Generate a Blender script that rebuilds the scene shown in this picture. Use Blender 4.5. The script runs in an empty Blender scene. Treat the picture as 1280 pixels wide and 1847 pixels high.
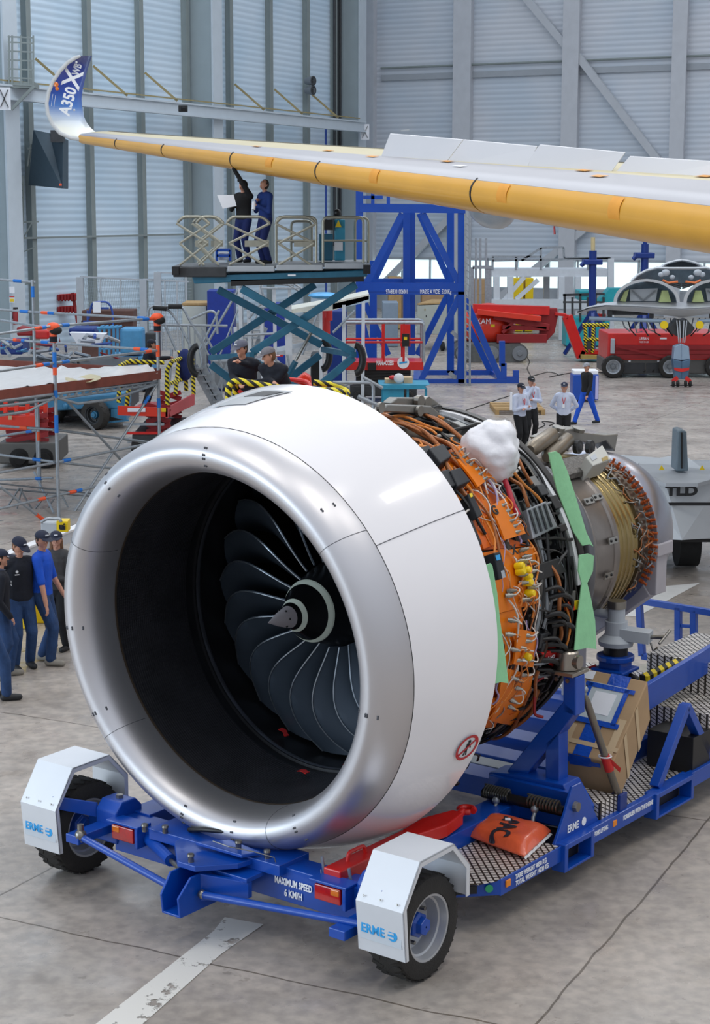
import bpy, math, random
from mathutils import Vector as V, Matrix, noise
for _b in (bpy.data.objects, bpy.data.meshes, bpy.data.materials):
    for _o in list(_b): _b.remove(_o)
SC = bpy.context.scene
COL = SC.collection
R = math.radians
# ------------------------------------------------------------------ camera
F, CX, CY, YH, CAMH = 3170.0, 614.0, 923.5, 380.0, 6.1
PITCH = math.atan((CY - YH) / F)
cam_d = bpy.data.cameras.new('camera'); cam = bpy.data.objects.new('camera', cam_d); COL.objects.link(cam)
cam_d.sensor_fit = 'VERTICAL'; cam_d.sensor_height = 36.0; cam_d.lens = 36.0 * F / 1847.0
cam_d.shift_x = (640.0 - CX) / 1847.0; cam_d.clip_end = 600
cam.location = (0, 0, CAMH); cam.rotation_euler = (math.pi / 2 - PITCH, 0, 0)
SC.camera = cam
# ------------------------------------------------------------------ view / world / lamps
SC.view_settings.view_transform = 'Standard'; SC.view_settings.look = 'None'
SC.view_settings.gamma = 1.0; SC.view_settings.exposure = 0.0; SC.view_settings.use_curve_mapping = False
WD = bpy.data.worlds.new('world'); SC.world = WD; WD.use_nodes = True
_nt = WD.node_tree; _bg = _nt.nodes['Background']
_tc = _nt.nodes.new('ShaderNodeTexCoord'); _sp = _nt.nodes.new('ShaderNodeSeparateXYZ'); _cr = _nt.nodes.new('ShaderNodeValToRGB')
_nt.links.new(_tc.outputs['Generated'], _sp.inputs[0]); _nt.links.new(_sp.outputs['Z'], _cr.inputs[0]); _nt.links.new(_cr.outputs[0], _bg.inputs[0])
_cr.color_ramp.elements[0].position = 0.0; _cr.color_ramp.elements[0].color = (0.50, 0.53, 0.58, 1)
_cr.color_ramp.elements[1].position = 0.55; _cr.color_ramp.elements[1].color = (0.80, 0.86, 0.96, 1)
_bg.inputs[1].default_value = 0.9
def area(name, loc, rot, sx, sy, power, color):
    d = bpy.data.lights.new(name, 'AREA'); d.shape = 'RECTANGLE'; d.size = sx; d.size_y = sy; d.energy = power; d.color = color
    o = bpy.data.objects.new(name, d); COL.objects.link(o); o.location = loc; o.rotation_euler = rot; return o
# rows of roof lamps and the daylight of the skylights of the hangar
for i, (x, y) in enumerate([(-6, 12), (6, 10), (16, 18), (-10, 30), (6, 34), (20, 42)]):
    area('roof_lamp', (x, y, 22), (0, 0, R(-26.3)), 2.2, 9, 650, (1.0, .95, .86))
area('roof_skylight', (2, 62, 30), (0, 0, R(-26.3)), 34, 26, 6000, (.86, .93, 1.0))
area('left_daylight_fill', (-34, 4, 9), (R(82), 0, R(-75)), 26, 14, 6000, (.72, .87, 1.0))  # unseen bluish fill light, strengthened to brighten the left wall

# ------------------------------------------------------------------ positions measured in the photograph, turned into places
_cp, _sp_ = math.cos(PITCH), math.sin(PITCH)
def ray(x, y):
    a, b = (x - CX) / F, (y - CY) / F
    return V((a, _cp - b * _sp_, -_sp_ - b * _cp))
CAMP = V((0, 0, CAMH))
def W(x, y, Y): d = ray(x, y); return CAMP + d * (Y / d.y)          # the point seen at x, y at distance Y
def GZ(x, y, z=0.0): d = ray(x, y); return CAMP + d * ((z - CAMH) / d.z)   # the point seen at x, y at height z
TH = R(37.4)
AX = V((math.sin(TH), math.cos(TH), 0)); BX = V((math.cos(TH), -math.sin(TH), 0))
EO = AX * 14 - BX * 9.65                                              # foot of the engine and of its stand
EM = Matrix.Translation(EO) @ Matrix.Rotation(-TH, 4, 'Z')            # local x = B, local y = A
EMI = EM.inverted()
ZC = 2.53
def CYL(x, y, r, zc=ZC):                                             # point of the engine's cylinder of radius r -> (s, phi in degrees)
    d = EMI.to_3x3() @ ray(x, y); o = EMI @ CAMP - V((0, 0, zc))
    a = d.x * d.x + d.z * d.z; b = 2 * (d.x * o.x + d.z * o.z); c = o.x * o.x + o.z * o.z - r * r
    D = max(b * b - 4 * a * c, 0); t = (-b - math.sqrt(D)) / 2 / a; p = o + d * t
    return p.y, math.degrees(math.atan2(p.x, p.z))
def CP(s, phi, r, zc=ZC): return V((r * math.sin(R(phi)), s, zc + r * math.cos(R(phi))))
def BZ(x, y, b):                                                      # point on the plane local x = b
    d = EMI.to_3x3() @ ray(x, y); o = EMI @ CAMP; return o + d * ((b - o.x) / d.x)
def SZ(x, y, s):
    d = EMI.to_3x3() @ ray(x, y); o = EMI @ CAMP; return o + d * ((s - o.y) / d.y)

# ------------------------------------------------------------------ materials
def srgb(h):
    if isinstance(h, str):
        h = h.lstrip('#'); c = [int(h[i:i + 2], 16) / 255 for i in (0, 2, 4)]
    else: c = h
    return [(v / 12.92 if v <= .04045 else ((v + .055) / 1.055) ** 2.4) for v in c] + [1]
MATS = {}
def mat(name, color=None, rough=.5, metal=0, var=.08, scale=6, bump=0, bscale=40, coat=0, alpha=1, trans=0, emit=0, spec=.5):
    if name in MATS: return MATS[name]
    m = bpy.data.materials.new(name); m.use_nodes = True; nt = m.node_tree; b = nt.nodes['Principled BSDF']
    c = srgb(color); tc = nt.nodes.new('ShaderNodeTexCoord')
    if var:
        n = nt.nodes.new('ShaderNodeTexNoise'); n.inputs['Scale'].default_value = scale; n.inputs['Detail'].default_value = 4
        r = nt.nodes.new('ShaderNodeValToRGB'); r.color_ramp.elements[0].position = .3; r.color_ramp.elements[1].position = .7
        r.color_ramp.elements[0].color = [max(0, v * (1 - var)) for v in c[:3]] + [1]; r.color_ramp.elements[1].color = [min(1, v * (1 + var)) for v in c[:3]] + [1]
        nt.links.new(tc.outputs['Object'], n.inputs['Vector']); nt.links.new(n.outputs['Fac'], r.inputs[0]); nt.links.new(r.outputs[0], b.inputs['Base Color'])
    else: b.inputs['Base Color'].default_value = c
    b.inputs['Roughness'].default_value = rough; b.inputs['Metallic'].default_value = metal; b.inputs['Coat Weight'].default_value = coat
    b.inputs['Alpha'].default_value = alpha; b.inputs['Transmission Weight'].default_value = trans; b.inputs['Specular IOR Level'].default_value = spec
    if coat: b.inputs['Coat Roughness'].default_value = .04
    if emit: b.inputs['Emission Color'].default_value = c; b.inputs['Emission Strength'].default_value = emit
    if bump:
        n2 = nt.nodes.new('ShaderNodeTexNoise'); n2.inputs['Scale'].default_value = bscale; n2.inputs['Detail'].default_value = 3
        bp = nt.nodes.new('ShaderNodeBump'); bp.inputs['Strength'].default_value = bump; bp.inputs['Distance'].default_value = .02
        nt.links.new(tc.outputs['Object'], n2.inputs['Vector']); nt.links.new(n2.outputs['Fac'], bp.inputs['Height']); nt.links.new(bp.outputs[0], b.inputs['Normal'])
    MATS[name] = m; return m
def nodes(m): return m.node_tree.nodes, m.node_tree.links, m.node_tree.nodes['Principled BSDF']

# ------------------------------------------------------------------ mesh builder
class MB:
    def __init__(s, M=None): s.v = []; s.f = []; s.M = M
    def add(s, vs, fs):
        o = len(s.v); s.v += [V(p) for p in vs]; s.f += [tuple(i + o for i in f) for f in fs]; return s
    def box(s, c, d, rot=None, bev=0):
        c = V(c); h = [x / 2 for x in d]
        vs = [V((x * h[0], y * h[1], z * h[2])) for x in (-1, 1) for y in (-1, 1) for z in (-1, 1)]
        if rot is not None:
            q = rot if isinstance(rot, Matrix) else Matrix.Rotation(rot, 3, 'Z'); vs = [q @ p for p in vs]
        return s.add([p + c for p in vs], [(0, 1, 3, 2), (4, 6, 7, 5), (0, 4, 5, 1), (2, 3, 7, 6), (0, 2, 6, 4), (1, 5, 7, 3)])
    def bx(s, x0, x1, y0, y1, z0, z1): return s.box(((x0 + x1) / 2, (y0 + y1) / 2, (z0 + z1) / 2), (abs(x1 - x0), abs(y1 - y0), abs(z1 - z0)))
    def beam(s, a, b, w, h=None, up=(0, 0, 1)):                      # rectangular bar from a to b
        a, b = V(a), V(b); h = h or w; d = (b - a); L = d.length
        if L < 1e-6: return s
        d.normalize(); u = V(up)
        if abs(d.dot(u)) > .98: u = V((1, 0, 0)) if abs(d.x) < .9 else V((0, 1, 0))
        x = d.cross(u).normalized(); y = x.cross(d)
        vs = [p + x * (i * w / 2) + y * (j * h / 2) for p in (a, b) for i, j in ((-1, -1), (1, -1), (1, 1), (-1, 1))]
        return s.add(vs, [(3, 2, 1, 0), (4, 5, 6, 7), (0, 1, 5, 4), (1, 2, 6, 5), (2, 3, 7, 6), (3, 0, 4, 7)])
    def tube(s, pts, r, n=8, cap=True):
        pts = [V(p) for p in pts]; m = len(pts); rs = r if isinstance(r, (list, tuple)) else [r] * m
        t0 = (pts[1] - pts[0]).normalized(); u = V((0, 0, 1)) if abs(t0.z) < .9 else V((1, 0, 0)); x = t0.cross(u).normalized(); vs = []
        for i, p in enumerate(pts):
            t = (pts[min(i + 1, m - 1)] - pts[max(i - 1, 0)])
            t = t.normalized() if t.length > 1e-9 else t0
            x = (x - t * x.dot(t)); x = x.normalized() if x.length > 1e-6 else t.orthogonal().normalized(); y = t.cross(x)
            vs += [p + (x * math.cos(k * 2 * math.pi / n) + y * math.sin(k * 2 * math.pi / n)) * rs[i] for k in range(n)]
        fs = [(i * n + k, i * n + (k + 1) % n, (i + 1) * n + (k + 1) % n, (i + 1) * n + k) for i in range(m - 1) for k in range(n)]
        if cap: fs += [tuple(range(n - 1, -1, -1)), tuple((m - 1) * n + k for k in range(n))]
        return s.add(vs, fs)
    def lathe(s, prof, c=(0, 0, 0), axis=(0, 1, 0), n=32, cap=True, a0=0, a1=360):   # profile of (along, radius)
        ax = V(axis).normalized(); u = V((0, 0, 1)) if abs(ax.z) < .9 else V((1, 0, 0)); x = ax.cross(u).normalized(); z = x.cross(ax); c = V(c)
        full = abs(a1 - a0 - 360) < 1e-6; k_ = n if full else n + 1; vs = []
        for (h, r) in prof:
            for k in range(k_):
                a = R(a0 + (a1 - a0) * k / n); vs.append(c + ax * h + (z * math.cos(a) + x * math.sin(a)) * r)
        fs = []
        for i in range(len(prof) - 1):
            for k in range(n): fs.append((i * k_ + k, i * k_ + (k + 1) % k_, (i + 1) * k_ + (k + 1) % k_, (i + 1) * k_ + k))
        if cap and full:
            if prof[0][1] > 1e-4: fs.append(tuple(range(n - 1, -1, -1)))
            if prof[-1][1] > 1e-4: fs.append(tuple((len(prof) - 1) * n + k for k in range(n)))
        return s.add(vs, fs)
    def prism(s, poly, e):                                           # polygon (3D points) swept by vector e
        n = len(poly); poly = [V(p) for p in poly]; e = V(e)
        return s.add(poly + [p + e for p in poly], [tuple(range(n)), tuple(range(2 * n - 1, n - 1, -1))] + [(i, i + n, (i + 1) % n + n, (i + 1) % n) for i in range(n)])
    def ball(s, c, r, n=12, m=8):
        c = V(c); rr = r if isinstance(r, (tuple, list)) else (r, r, r); vs = []; fs = []
        for i in range(m + 1):
            t = math.pi * i / m
            for k in range(n):
                a = 2 * math.pi * k / n; vs.append(c + V((rr[0] * math.sin(t) * math.cos(a), rr[1] * math.sin(t) * math.sin(a), rr[2] * math.cos(t))))
        for i in range(m):
            for k in range(n): fs.append((i * n + k, (i + 1) * n + k, (i + 1) * n + (k + 1) % n, i * n + (k + 1) % n))
        return s.add(vs, fs)
    def grid(s, P, th=0, dirn=None):                                 # P[i][j] points; optional thickness along dirn(i,j) or fixed vector
        m, n = len(P), len(P[0]); o = len(s.v)
        top = [V(P[i][j]) for i in range(m) for j in range(n)]
        q = lambda i, j: i * n + j
        fs = [(q(i, j), q(i, j + 1), q(i + 1, j + 1), q(i + 1, j)) for i in range(m - 1) for j in range(n - 1)]
        if not th: return s.add(top, fs)
        e = V(dirn) * th if not callable(dirn) else None
        bot = [top[q(i, j)] + (e if e is not None else dirn(i, j) * th) for i in range(m) for j in range(n)]
        N = m * n; fs += [tuple(N + k for k in reversed(f)) for f in fs]
        bd = [q(0, j) for j in range(n)] + [q(i, n - 1) for i in range(1, m)] + [q(m - 1, j) for j in range(n - 2, -1, -1)] + [q(i, 0) for i in range(m - 2, 0, -1)]
        L = len(bd); fs += [(bd[k], bd[k] + N, bd[(k + 1) % L] + N, bd[(k + 1) % L]) for k in range(L)]
        return s.add(top + bot, fs)
WM = {}                                                              # world matrix of every thing
def wm(o): return WM.get(o.name, Matrix.Identity(4))
def put(o, parent, M): 
    COL.objects.link(o); WM[o.name] = M
    if parent: o.parent = parent
def tag(o, label=None, cat=None, group=None, kind=None):
    for k, v in (('label', label), ('category', cat), ('group', group), ('kind', kind)):
        if v: o[k] = v
    return o
def thing(name, label, cat, loc=(0, 0, 0), rz=0, group=None):
    o = bpy.data.objects.new(name, None); o.empty_display_size = .2
    M = Matrix.Translation(V(loc)) @ Matrix.Rotation(rz, 4, 'Z'); o.location = loc; o.rotation_euler = (0, 0, rz)
    put(o, None, M); return tag(o, label, cat, group)
def build(name, mb, m, parent=None, smooth=False, bevel=0, label=None, kind=None, cat=None, group=None):
    me = bpy.data.meshes.new(name); M = mb.M or Matrix.Identity(4); pts = [M @ p for p in mb.v]
    if parent: PM = wm(parent)
    else:
        xs = [p.x for p in pts]; ys = [p.y for p in pts]; zs = [p.z for p in pts]
        PM = Matrix.Translation(((min(xs) + max(xs)) / 2, (min(ys) + max(ys)) / 2, min(zs)))
    I = PM.inverted(); me.from_pydata([I @ p for p in pts], [], mb.f); me.update()
    import bmesh
    b = bmesh.new(); b.from_mesh(me); bmesh.ops.recalc_face_normals(b, faces=b.faces)
    if smooth:
        for f in b.faces: f.smooth = True
        for e in b.edges:
            if len(e.link_faces) == 2 and e.calc_face_angle(0) > R(smooth if smooth > 1 else 40): e.smooth = False
    b.to_mesh(me); b.free(); me.materials.append(m)
    o = bpy.data.objects.new(name, me)
    if not parent: o.location = PM.translation
    put(o, parent, PM)
    if bevel:
        md = o.modifiers.new('bevel', 'BEVEL'); md.width = bevel; md.segments = 2; md.limit_method = 'ANGLE'; md.angle_limit = R(40); md.use_clamp_overlap = True
    return tag(o, label, cat, group, kind)
def struct(name, mb, m, parent=None, **k): return build(name, mb, m, parent, kind=None if parent else 'structure', **k)
def text(name, body, m, O, X, Y, size, parent, align='CENTER', ext=.002, bold=0, spacing=1.0, fit=None, M=None):
    cu = bpy.data.curves.new('t', 'FONT'); cu.body = body; cu.size = size; cu.align_x = align; cu.align_y = 'CENTER'; cu.extrude = ext; cu.offset = bold; cu.space_character = spacing; cu.resolution_u = 3
    t = bpy.data.objects.new('t', cu); COL.objects.link(t)
    dg = bpy.context.evaluated_depsgraph_get(); me = bpy.data.meshes.new_from_object(t.evaluated_get(dg)); bpy.data.objects.remove(t)
    X = V(X).normalized(); Y = V(Y).normalized(); Z = X.cross(Y); Y = Z.cross(X)
    xs = [v.co.x for v in me.vertices]; wd = max(xs) - min(xs); kx = fit / wd if fit else 1
    Tm = Matrix((( X.x, Y.x, Z.x, O[0]), (X.y, Y.y, Z.y, O[1]), (X.z, Y.z, Z.z, O[2]), (0, 0, 0, 1)))
    mb = MB(M); mb.add([Tm @ V((v.co.x * kx, v.co.y, v.co.z)) for v in me.vertices], [tuple(p.vertices) for p in me.polygons])
    return build(name, mb, m, parent)
def copy_tree(o, M2, label=None, group=None):                        # copy a thing with its parts to the world matrix M2
    c = o.copy(); COL.objects.link(c); c.matrix_world = M2; c.location = M2.translation; c.rotation_euler = M2.to_euler(); WM[c.name] = M2
    if label: c['label'] = label
    if group: c['group'] = group
    for ch in o.children:
        d = ch.copy(); COL.objects.link(d); d.parent = c
        for g in ch.children:
            h = g.copy(); COL.objects.link(h); h.parent = d
    return c
def arc(p0, p1, p2, n=6):                                            # quadratic bend
    p0, p1, p2 = V(p0), V(p1), V(p2); return [p0 * (1 - t) ** 2 + p1 * 2 * t * (1 - t) + p2 * t * t for t in [i / n for i in range(n + 1)]]
def rounded(pts, r=.08, n=4):                                        # polyline with rounded corners
    pts = [V(p) for p in pts]; out = [pts[0]]
    for i in range(1, len(pts) - 1):
        a, b, c = pts[i - 1], pts[i], pts[i + 1]; q = min(r, (b - a).length / 2.1, (c - b).length / 2.1)
        out += arc(b + (a - b).normalized() * q, b, b + (c - b).normalized() * q, n)
    return out + [pts[-1]]
# ================================================================== shared materials
BLUE = mat('blue_paint', '#0345a6', .36, 0, .06, 3, coat=.2)
BLUED = mat('dark_blue_paint', '#08307c', .4, 0, .08, 4)
WHITE = mat('white_gloss', '#e9e9ee', .18, 0, .012, 2, coat=.6)
WHT = mat('white_paint', '#dcdde0', .45, 0, .03, 3)
LTXT = mat('white_lettering', '#f2f4f8', .5, 0, 0)
BTXT = mat('black_lettering', '#16181c', .5, 0, 0)
CTXT = mat('cyan_lettering', '#2c9fe0', .4, 0, 0)
BLK = mat('black_rubber', '#161617', .75, 0, .25, 9, bump=.15, bscale=60)
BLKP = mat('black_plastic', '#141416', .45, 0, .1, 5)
DGREY = mat('dark_grey_metal', '#3b3d40', .5, .3, .15, 6)
MGREY = mat('mid_grey_paint', '#767b80', .5, 0, .08, 4)
LGREY = mat('light_grey_paint', '#a9afb6', .5, 0, .05, 3)
GALV = mat('galvanised_steel', '#9aa1a8', .42, .55, .12, 12)
STEEL = mat('bare_steel', '#8d8a84', .32, .9, .1, 8)
SHEET = mat('folded_aluminium_sheet', '#dcdfe4', .38, .25, .03, 2)
RED = mat('red_paint', '#c9201c', .35, 0, .08, 3, coat=.2)
REDO = mat('orange_red_paint', '#d8341c', .38, 0, .08, 3, coat=.2)
REDD = mat('dark_red_paint', '#8f1b20', .5, 0, .1, 3)
TEAL = mat('teal_machine_paint', '#23647f', .45, 0, .12, 4)
TEALL = mat('light_teal_paint', '#2f8fae', .45, 0, .08, 4)
YEL = mat('yellow_paint', '#e6c512', .45, 0, .05, 4)
ORG = mat('orange_composite', '#e57a08', .42, 0, .07, 5)
ORGP = mat('orange_reflector', '#f08a1a', .3, 0, 0)
NAVY = mat('navy_cloth', '#101522', .85, 0, .2, 20, bump=.2, bscale=120)
PANTK = mat('black_cloth', '#15161a', .85, 0, .2, 20, bump=.2)
JEANS = mat('blue_denim', '#23406b', .85, 0, .22, 9, bump=.25, bscale=90)
ROYAL = mat('royal_blue_cloth', '#0b4fc4', .8, 0, .12, 10, bump=.2, bscale=60)
WORKB = mat('dark_blue_cloth', '#10235f', .8, 0, .15, 10, bump=.2)
SHIRT = mat('pale_blue_shirt', '#c3cbe0', .8, 0, .08, 12, bump=.2)
GREYC = mat('charcoal_cloth', '#3a393b', .85, 0, .2, 14, bump=.2)
SKIN = mat('skin', '#c48f78', .55, 0, .07, 12)
HAIRD = mat('dark_hair', '#2a1d17', .7, 0, .2, 40)
HAIRB = mat('brown_hair', '#6b4a30', .7, 0, .2, 40)
EYE = mat('eye', '#1c1512', .3, 0, 0)
SHOE = mat('dark_shoe', '#1e2024', .6, 0, .1)
SHOEG = mat('grey_shoe', '#8b867d', .7, 0, .1)
CARD = mat('corrugated_cardboard', '#a98c6a', .8, 0, .07, 4)
CARDL = mat('pale_cardboard', '#c2aa88', .8, 0, .06, 4)
PAPER = mat('white_paper', '#e8eaf0', .6, 0, .02)
WOOD = mat('pine_boards', '#a98a5c', .7, 0, .12, 7)
BROWN = mat('brown_toe_board', '#7a3f33', .7, 0, .12, 5)
PLAST = mat('clear_plastic_film', '#e6e8ea', .3, 0, .04, 5, bump=.3, bscale=14, alpha=.72)
LENSR = mat('red_lamp_lens', '#b8120e', .2, 0, .15, 30, coat=.5)
LENSO = mat('amber_lamp_lens', '#e0761a', .2, 0, .1, 30, coat=.5)
TAPEB = mat('blue_tape', '#1670c8', .5, 0, .05)
TAPEO = mat('orange_tape', '#ee5a2e', .5, 0, .05)
GREEN = mat('green_masking_tape', '#93d3a0', .6, 0, .06, 8, bump=.2, bscale=25)
def stripes(name, c1, c2, sc, axis=(1, 1, 1), rough=.5):
    m = mat(name, c1, rough, 0, 0); ns, lk, b = nodes(m); tc = ns.new('ShaderNodeTexCoord'); vm = ns.new('ShaderNodeVectorMath'); vm.operation = 'DOT_PRODUCT'
    vm.inputs[1].default_value = axis; lk.new(tc.outputs['Object'], vm.inputs[0]); mm = ns.new('ShaderNodeMath'); mm.operation = 'MULTIPLY'; mm.inputs[1].default_value = sc
    lk.new(vm.outputs['Value'], mm.inputs[0]); fr = ns.new('ShaderNodeMath'); fr.operation = 'FRACT'; lk.new(mm.outputs[0], fr.inputs[0])
    cr = ns.new('ShaderNodeValToRGB'); cr.color_ramp.interpolation = 'CONSTANT'; cr.color_ramp.elements[0].color = srgb(c1); cr.color_ramp.elements[1].position = .5; cr.color_ramp.elements[1].color = srgb(c2)
    lk.new(fr.outputs[0], cr.inputs[0]); lk.new(cr.outputs[0], b.inputs['Base Color']); return m
HAZ = stripes('yellow_and_black_wrap', '#e3cf22', '#17160f', 7.0, (1, .4, 1.2))
CHEV = stripes('yellow_and_black_chevron', '#e8cc10', '#14140f', 6.0, (1.2, 1.0, .2))
# diamond tread plate
TREAD = mat('diamond_tread_plate', '#a7a09a', .35, .45, 0)
_n, _l, _b = nodes(TREAD); _tc = _n.new('ShaderNodeTexCoord'); _mp = _n.new('ShaderNodeMapping'); _mp.inputs['Rotation'].default_value = (0, 0, R(45)); _sx = _n.new('ShaderNodeSeparateXYZ'); _cx = _n.new('ShaderNodeCombineXYZ'); _a1 = _n.new('ShaderNodeMath'); _a2 = _n.new('ShaderNodeMath'); _l.new(_tc.outputs['Object'], _sx.inputs[0]); _l.new(_sx.outputs['X'], _a1.inputs[0]); _l.new(_sx.outputs['Z'], _a1.inputs[1]); _l.new(_sx.outputs['Y'], _a2.inputs[0]); _l.new(_sx.outputs['Z'], _a2.inputs[1]); _l.new(_a1.outputs[0], _cx.inputs[0]); _l.new(_a2.outputs[0], _cx.inputs[1]); _l.new(_cx.outputs[0], _mp.inputs[0])
_ck = _n.new('ShaderNodeTexBrick'); _ck.offset = 0; _ck.inputs['Scale'].default_value = 1; _ck.inputs['Brick Width'].default_value = .058; _ck.inputs['Row Height'].default_value = .058; _ck.inputs['Mortar Size'].default_value = .010; _ck.inputs['Mortar Smooth'].default_value = .3
_l.new(_mp.outputs[0], _ck.inputs['Vector']); _cr = _n.new('ShaderNodeValToRGB'); _cr.color_ramp.elements[0].color = srgb('#efe9e3'); _cr.color_ramp.elements[1].color = srgb('#3f3833'); _l.new(_ck.outputs['Fac'], _cr.inputs[0]); _l.new(_cr.outputs[0], _b.inputs['Base Color'])
_bp = _n.new('ShaderNodeBump'); _bp.inputs['Strength'].default_value = .6; _bp.inputs['Distance'].default_value = .004; _bp.invert = True; _l.new(_ck.outputs['Fac'], _bp.inputs['Height']); _l.new(_bp.outputs[0], _b.inputs['Normal'])
# ================================================================== the hangar
WALL_L = mat('pale_blue_white_cladding', '#c3ced8', .55, 0, 0)
WALL_B = mat('grey_blue_cladding', '#93a1ae', .5, 0, 0)
for m_, c1, c2 in ((WALL_L, '#c8deef', '#d8e8f5'), (WALL_B, '#c4cfdb', '#d4d8df')):
    n_, l_, b_ = nodes(m_); tc_ = n_.new('ShaderNodeTexCoord'); wv = n_.new('ShaderNodeTexWave'); wv.bands_direction = 'Z'; wv.inputs['Scale'].default_value = 1.0; wv.inputs['Distortion'].default_value = 0
    l_.new(tc_.outputs['Object'], wv.inputs['Vector']); bp_ = n_.new('ShaderNodeBump'); bp_.inputs['Strength'].default_value = .4; bp_.inputs['Distance'].default_value = .05; l_.new(wv.outputs['Fac'], bp_.inputs['Height']); l_.new(bp_.outputs[0], b_.inputs['Normal'])
    nz = n_.new('ShaderNodeTexNoise'); nz.inputs['Scale'].default_value = .25; nz.inputs['Detail'].default_value = 3; l_.new(tc_.outputs['Object'], nz.inputs['Vector']); cr_ = n_.new('ShaderNodeValToRGB')
    cr_.color_ramp.elements[0].position = .35; cr_.color_ramp.elements[0].color = srgb(c1); cr_.color_ramp.elements[1].position = .65; cr_.color_ramp.elements[1].color = srgb(c2)
    l_.new(nz.outputs['Fac'], cr_.inputs[0])
    mx = n_.new('ShaderNodeMix'); mx.data_type = 'RGBA'; mx.blend_type = 'MULTIPLY'; mx.inputs[0].default_value = 1; cr2 = n_.new('ShaderNodeValToRGB'); cr2.color_ramp.elements[0].color = (.90, .91, .92, 1); cr2.color_ramp.elements[0].position = .05; cr2.color_ramp.elements[1].position = .35; cr2.color_ramp.elements[1].color = (1, 1, 1, 1)
    l_.new(wv.outputs['Fac'], cr2.inputs[0]); l_.new(cr_.outputs[0], mx.inputs[6]); l_.new(cr2.outputs[0], mx.inputs[7]); l_.new(mx.outputs[2], b_.inputs['Base Color'])
POSTL = mat('grey_post_paint', '#87908f', .5, 0, .05, 2)
COLM = mat('column_grey_paint', '#9aa7ac', .55, 0, .04, 1.5)
COLL = mat('pale_column_paint', '#c4ced6', .5, 0, .03, 2)
# floor
CONC = mat('polished_concrete', '#8f8a80', .28, 0, 0)
n_, l_, b_ = nodes(CONC); tc_ = n_.new('ShaderNodeTexCoord')
mp = n_.new('ShaderNodeMapping'); mp.inputs['Rotation'].default_value = (0, 0, R(26.3)); mp.inputs['Location'].default_value = (1.3, 2.2, 0); l_.new(tc_.outputs['Object'], mp.inputs[0])
def _noise(sc, det, c0, c1, p0=.35, p1=.65, src=None):
    n = n_.new('ShaderNodeTexNoise'); n.inputs['Scale'].default_value = sc; n.inputs['Detail'].default_value = det; l_.new((src or tc_).outputs['Object' if not src else 0], n.inputs['Vector'])
    r = n_.new('ShaderNodeValToRGB'); r.color_ramp.elements[0].position = p0; r.color_ramp.elements[1].position = p1; r.color_ramp.elements[0].color = c0; r.color_ramp.elements[1].color = c1; l_.new(n.outputs['Fac'], r.inputs[0]); return r
def _mul(a, b, f=1):
    m = n_.new('ShaderNodeMix'); m.data_type = 'RGBA'; m.blend_type = 'MULTIPLY'; m.inputs[0].default_value = f; l_.new(a, m.inputs[6]); l_.new(b, m.inputs[7]); return m.outputs[2]
base = _noise(.6, 6, srgb('#99918a'), srgb('#b1a8a0')); fine = _noise(9, 6, (.80, .80, .80, 1), (1.08, 1.07, 1.05, 1)); blot = _noise(1.7, 8, (.62, .60, .57, 1), (1, 1, 1, 1), .33, .47)
spot = _noise(5.5, 3, (.45, .44, .42, 1), (1, 1, 1, 1), .27, .31)
br = n_.new('ShaderNodeTexBrick'); br.offset = 0; br.inputs['Scale'].default_value = 1; br.inputs['Brick Width'].default_value = 5.2; br.inputs['Row Height'].default_value = 5.2; br.inputs['Mortar Size'].default_value = .012; br.inputs['Mortar Smooth'].default_value = .2
nzv = n_.new('ShaderNodeTexNoise'); nzv.inputs['Scale'].default_value = 1.2; nzv.inputs['Detail'].default_value = 4; l_.new(mp.outputs[0], nzv.inputs['Vector']); vmx = n_.new('ShaderNodeVectorMath'); vmx.operation = 'MULTIPLY_ADD'; vmx.inputs[1].default_value = (.12, .12, 0); l_.new(nzv.outputs['Color'], vmx.inputs[0]); l_.new(mp.outputs[0], vmx.inputs[2]); l_.new(vmx.outputs[0], br.inputs['Vector'])
jr = n_.new('ShaderNodeValToRGB'); jr.color_ramp.elements[0].color = (1, 1, 1, 1); jr.color_ramp.elements[1].color = (.38, .36, .33, 1); l_.new(br.outputs['Fac'], jr.inputs[0])
o_ = _mul(_mul(_mul(_mul(base.outputs[0], fine.outputs[0]), blot.outputs[0], .3), jr.outputs[0]), spot.outputs[0], .5); l_.new(o_, b_.inputs['Base Color'])
rg = _noise(2.2, 5, (.22, .22, .22, 1), (.5, .5, .5, 1)); l_.new(rg.outputs[0], b_.inputs['Roughness'])
mb = MB(); mb.bx(-60, 90, -6, 150, -.3, 0); struct('floor', mb, CONC)
WH = R(26.3); WD_ = V((math.sin(WH), math.cos(WH), 0)); WE = V((math.cos(WH), -math.sin(WH), 0)); CORN = V((1.78, 112, 0))
ML = Matrix.Translation(CORN) @ Matrix.Rotation(-WH, 4, 'Z')   # local x = along the back wall, local y = outwards
HW = 27.0
mb = MB(ML); mb.bx(-.3, 0, -104, .3, 0, HW); struct('wall_left', mb, WALL_L)
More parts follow.
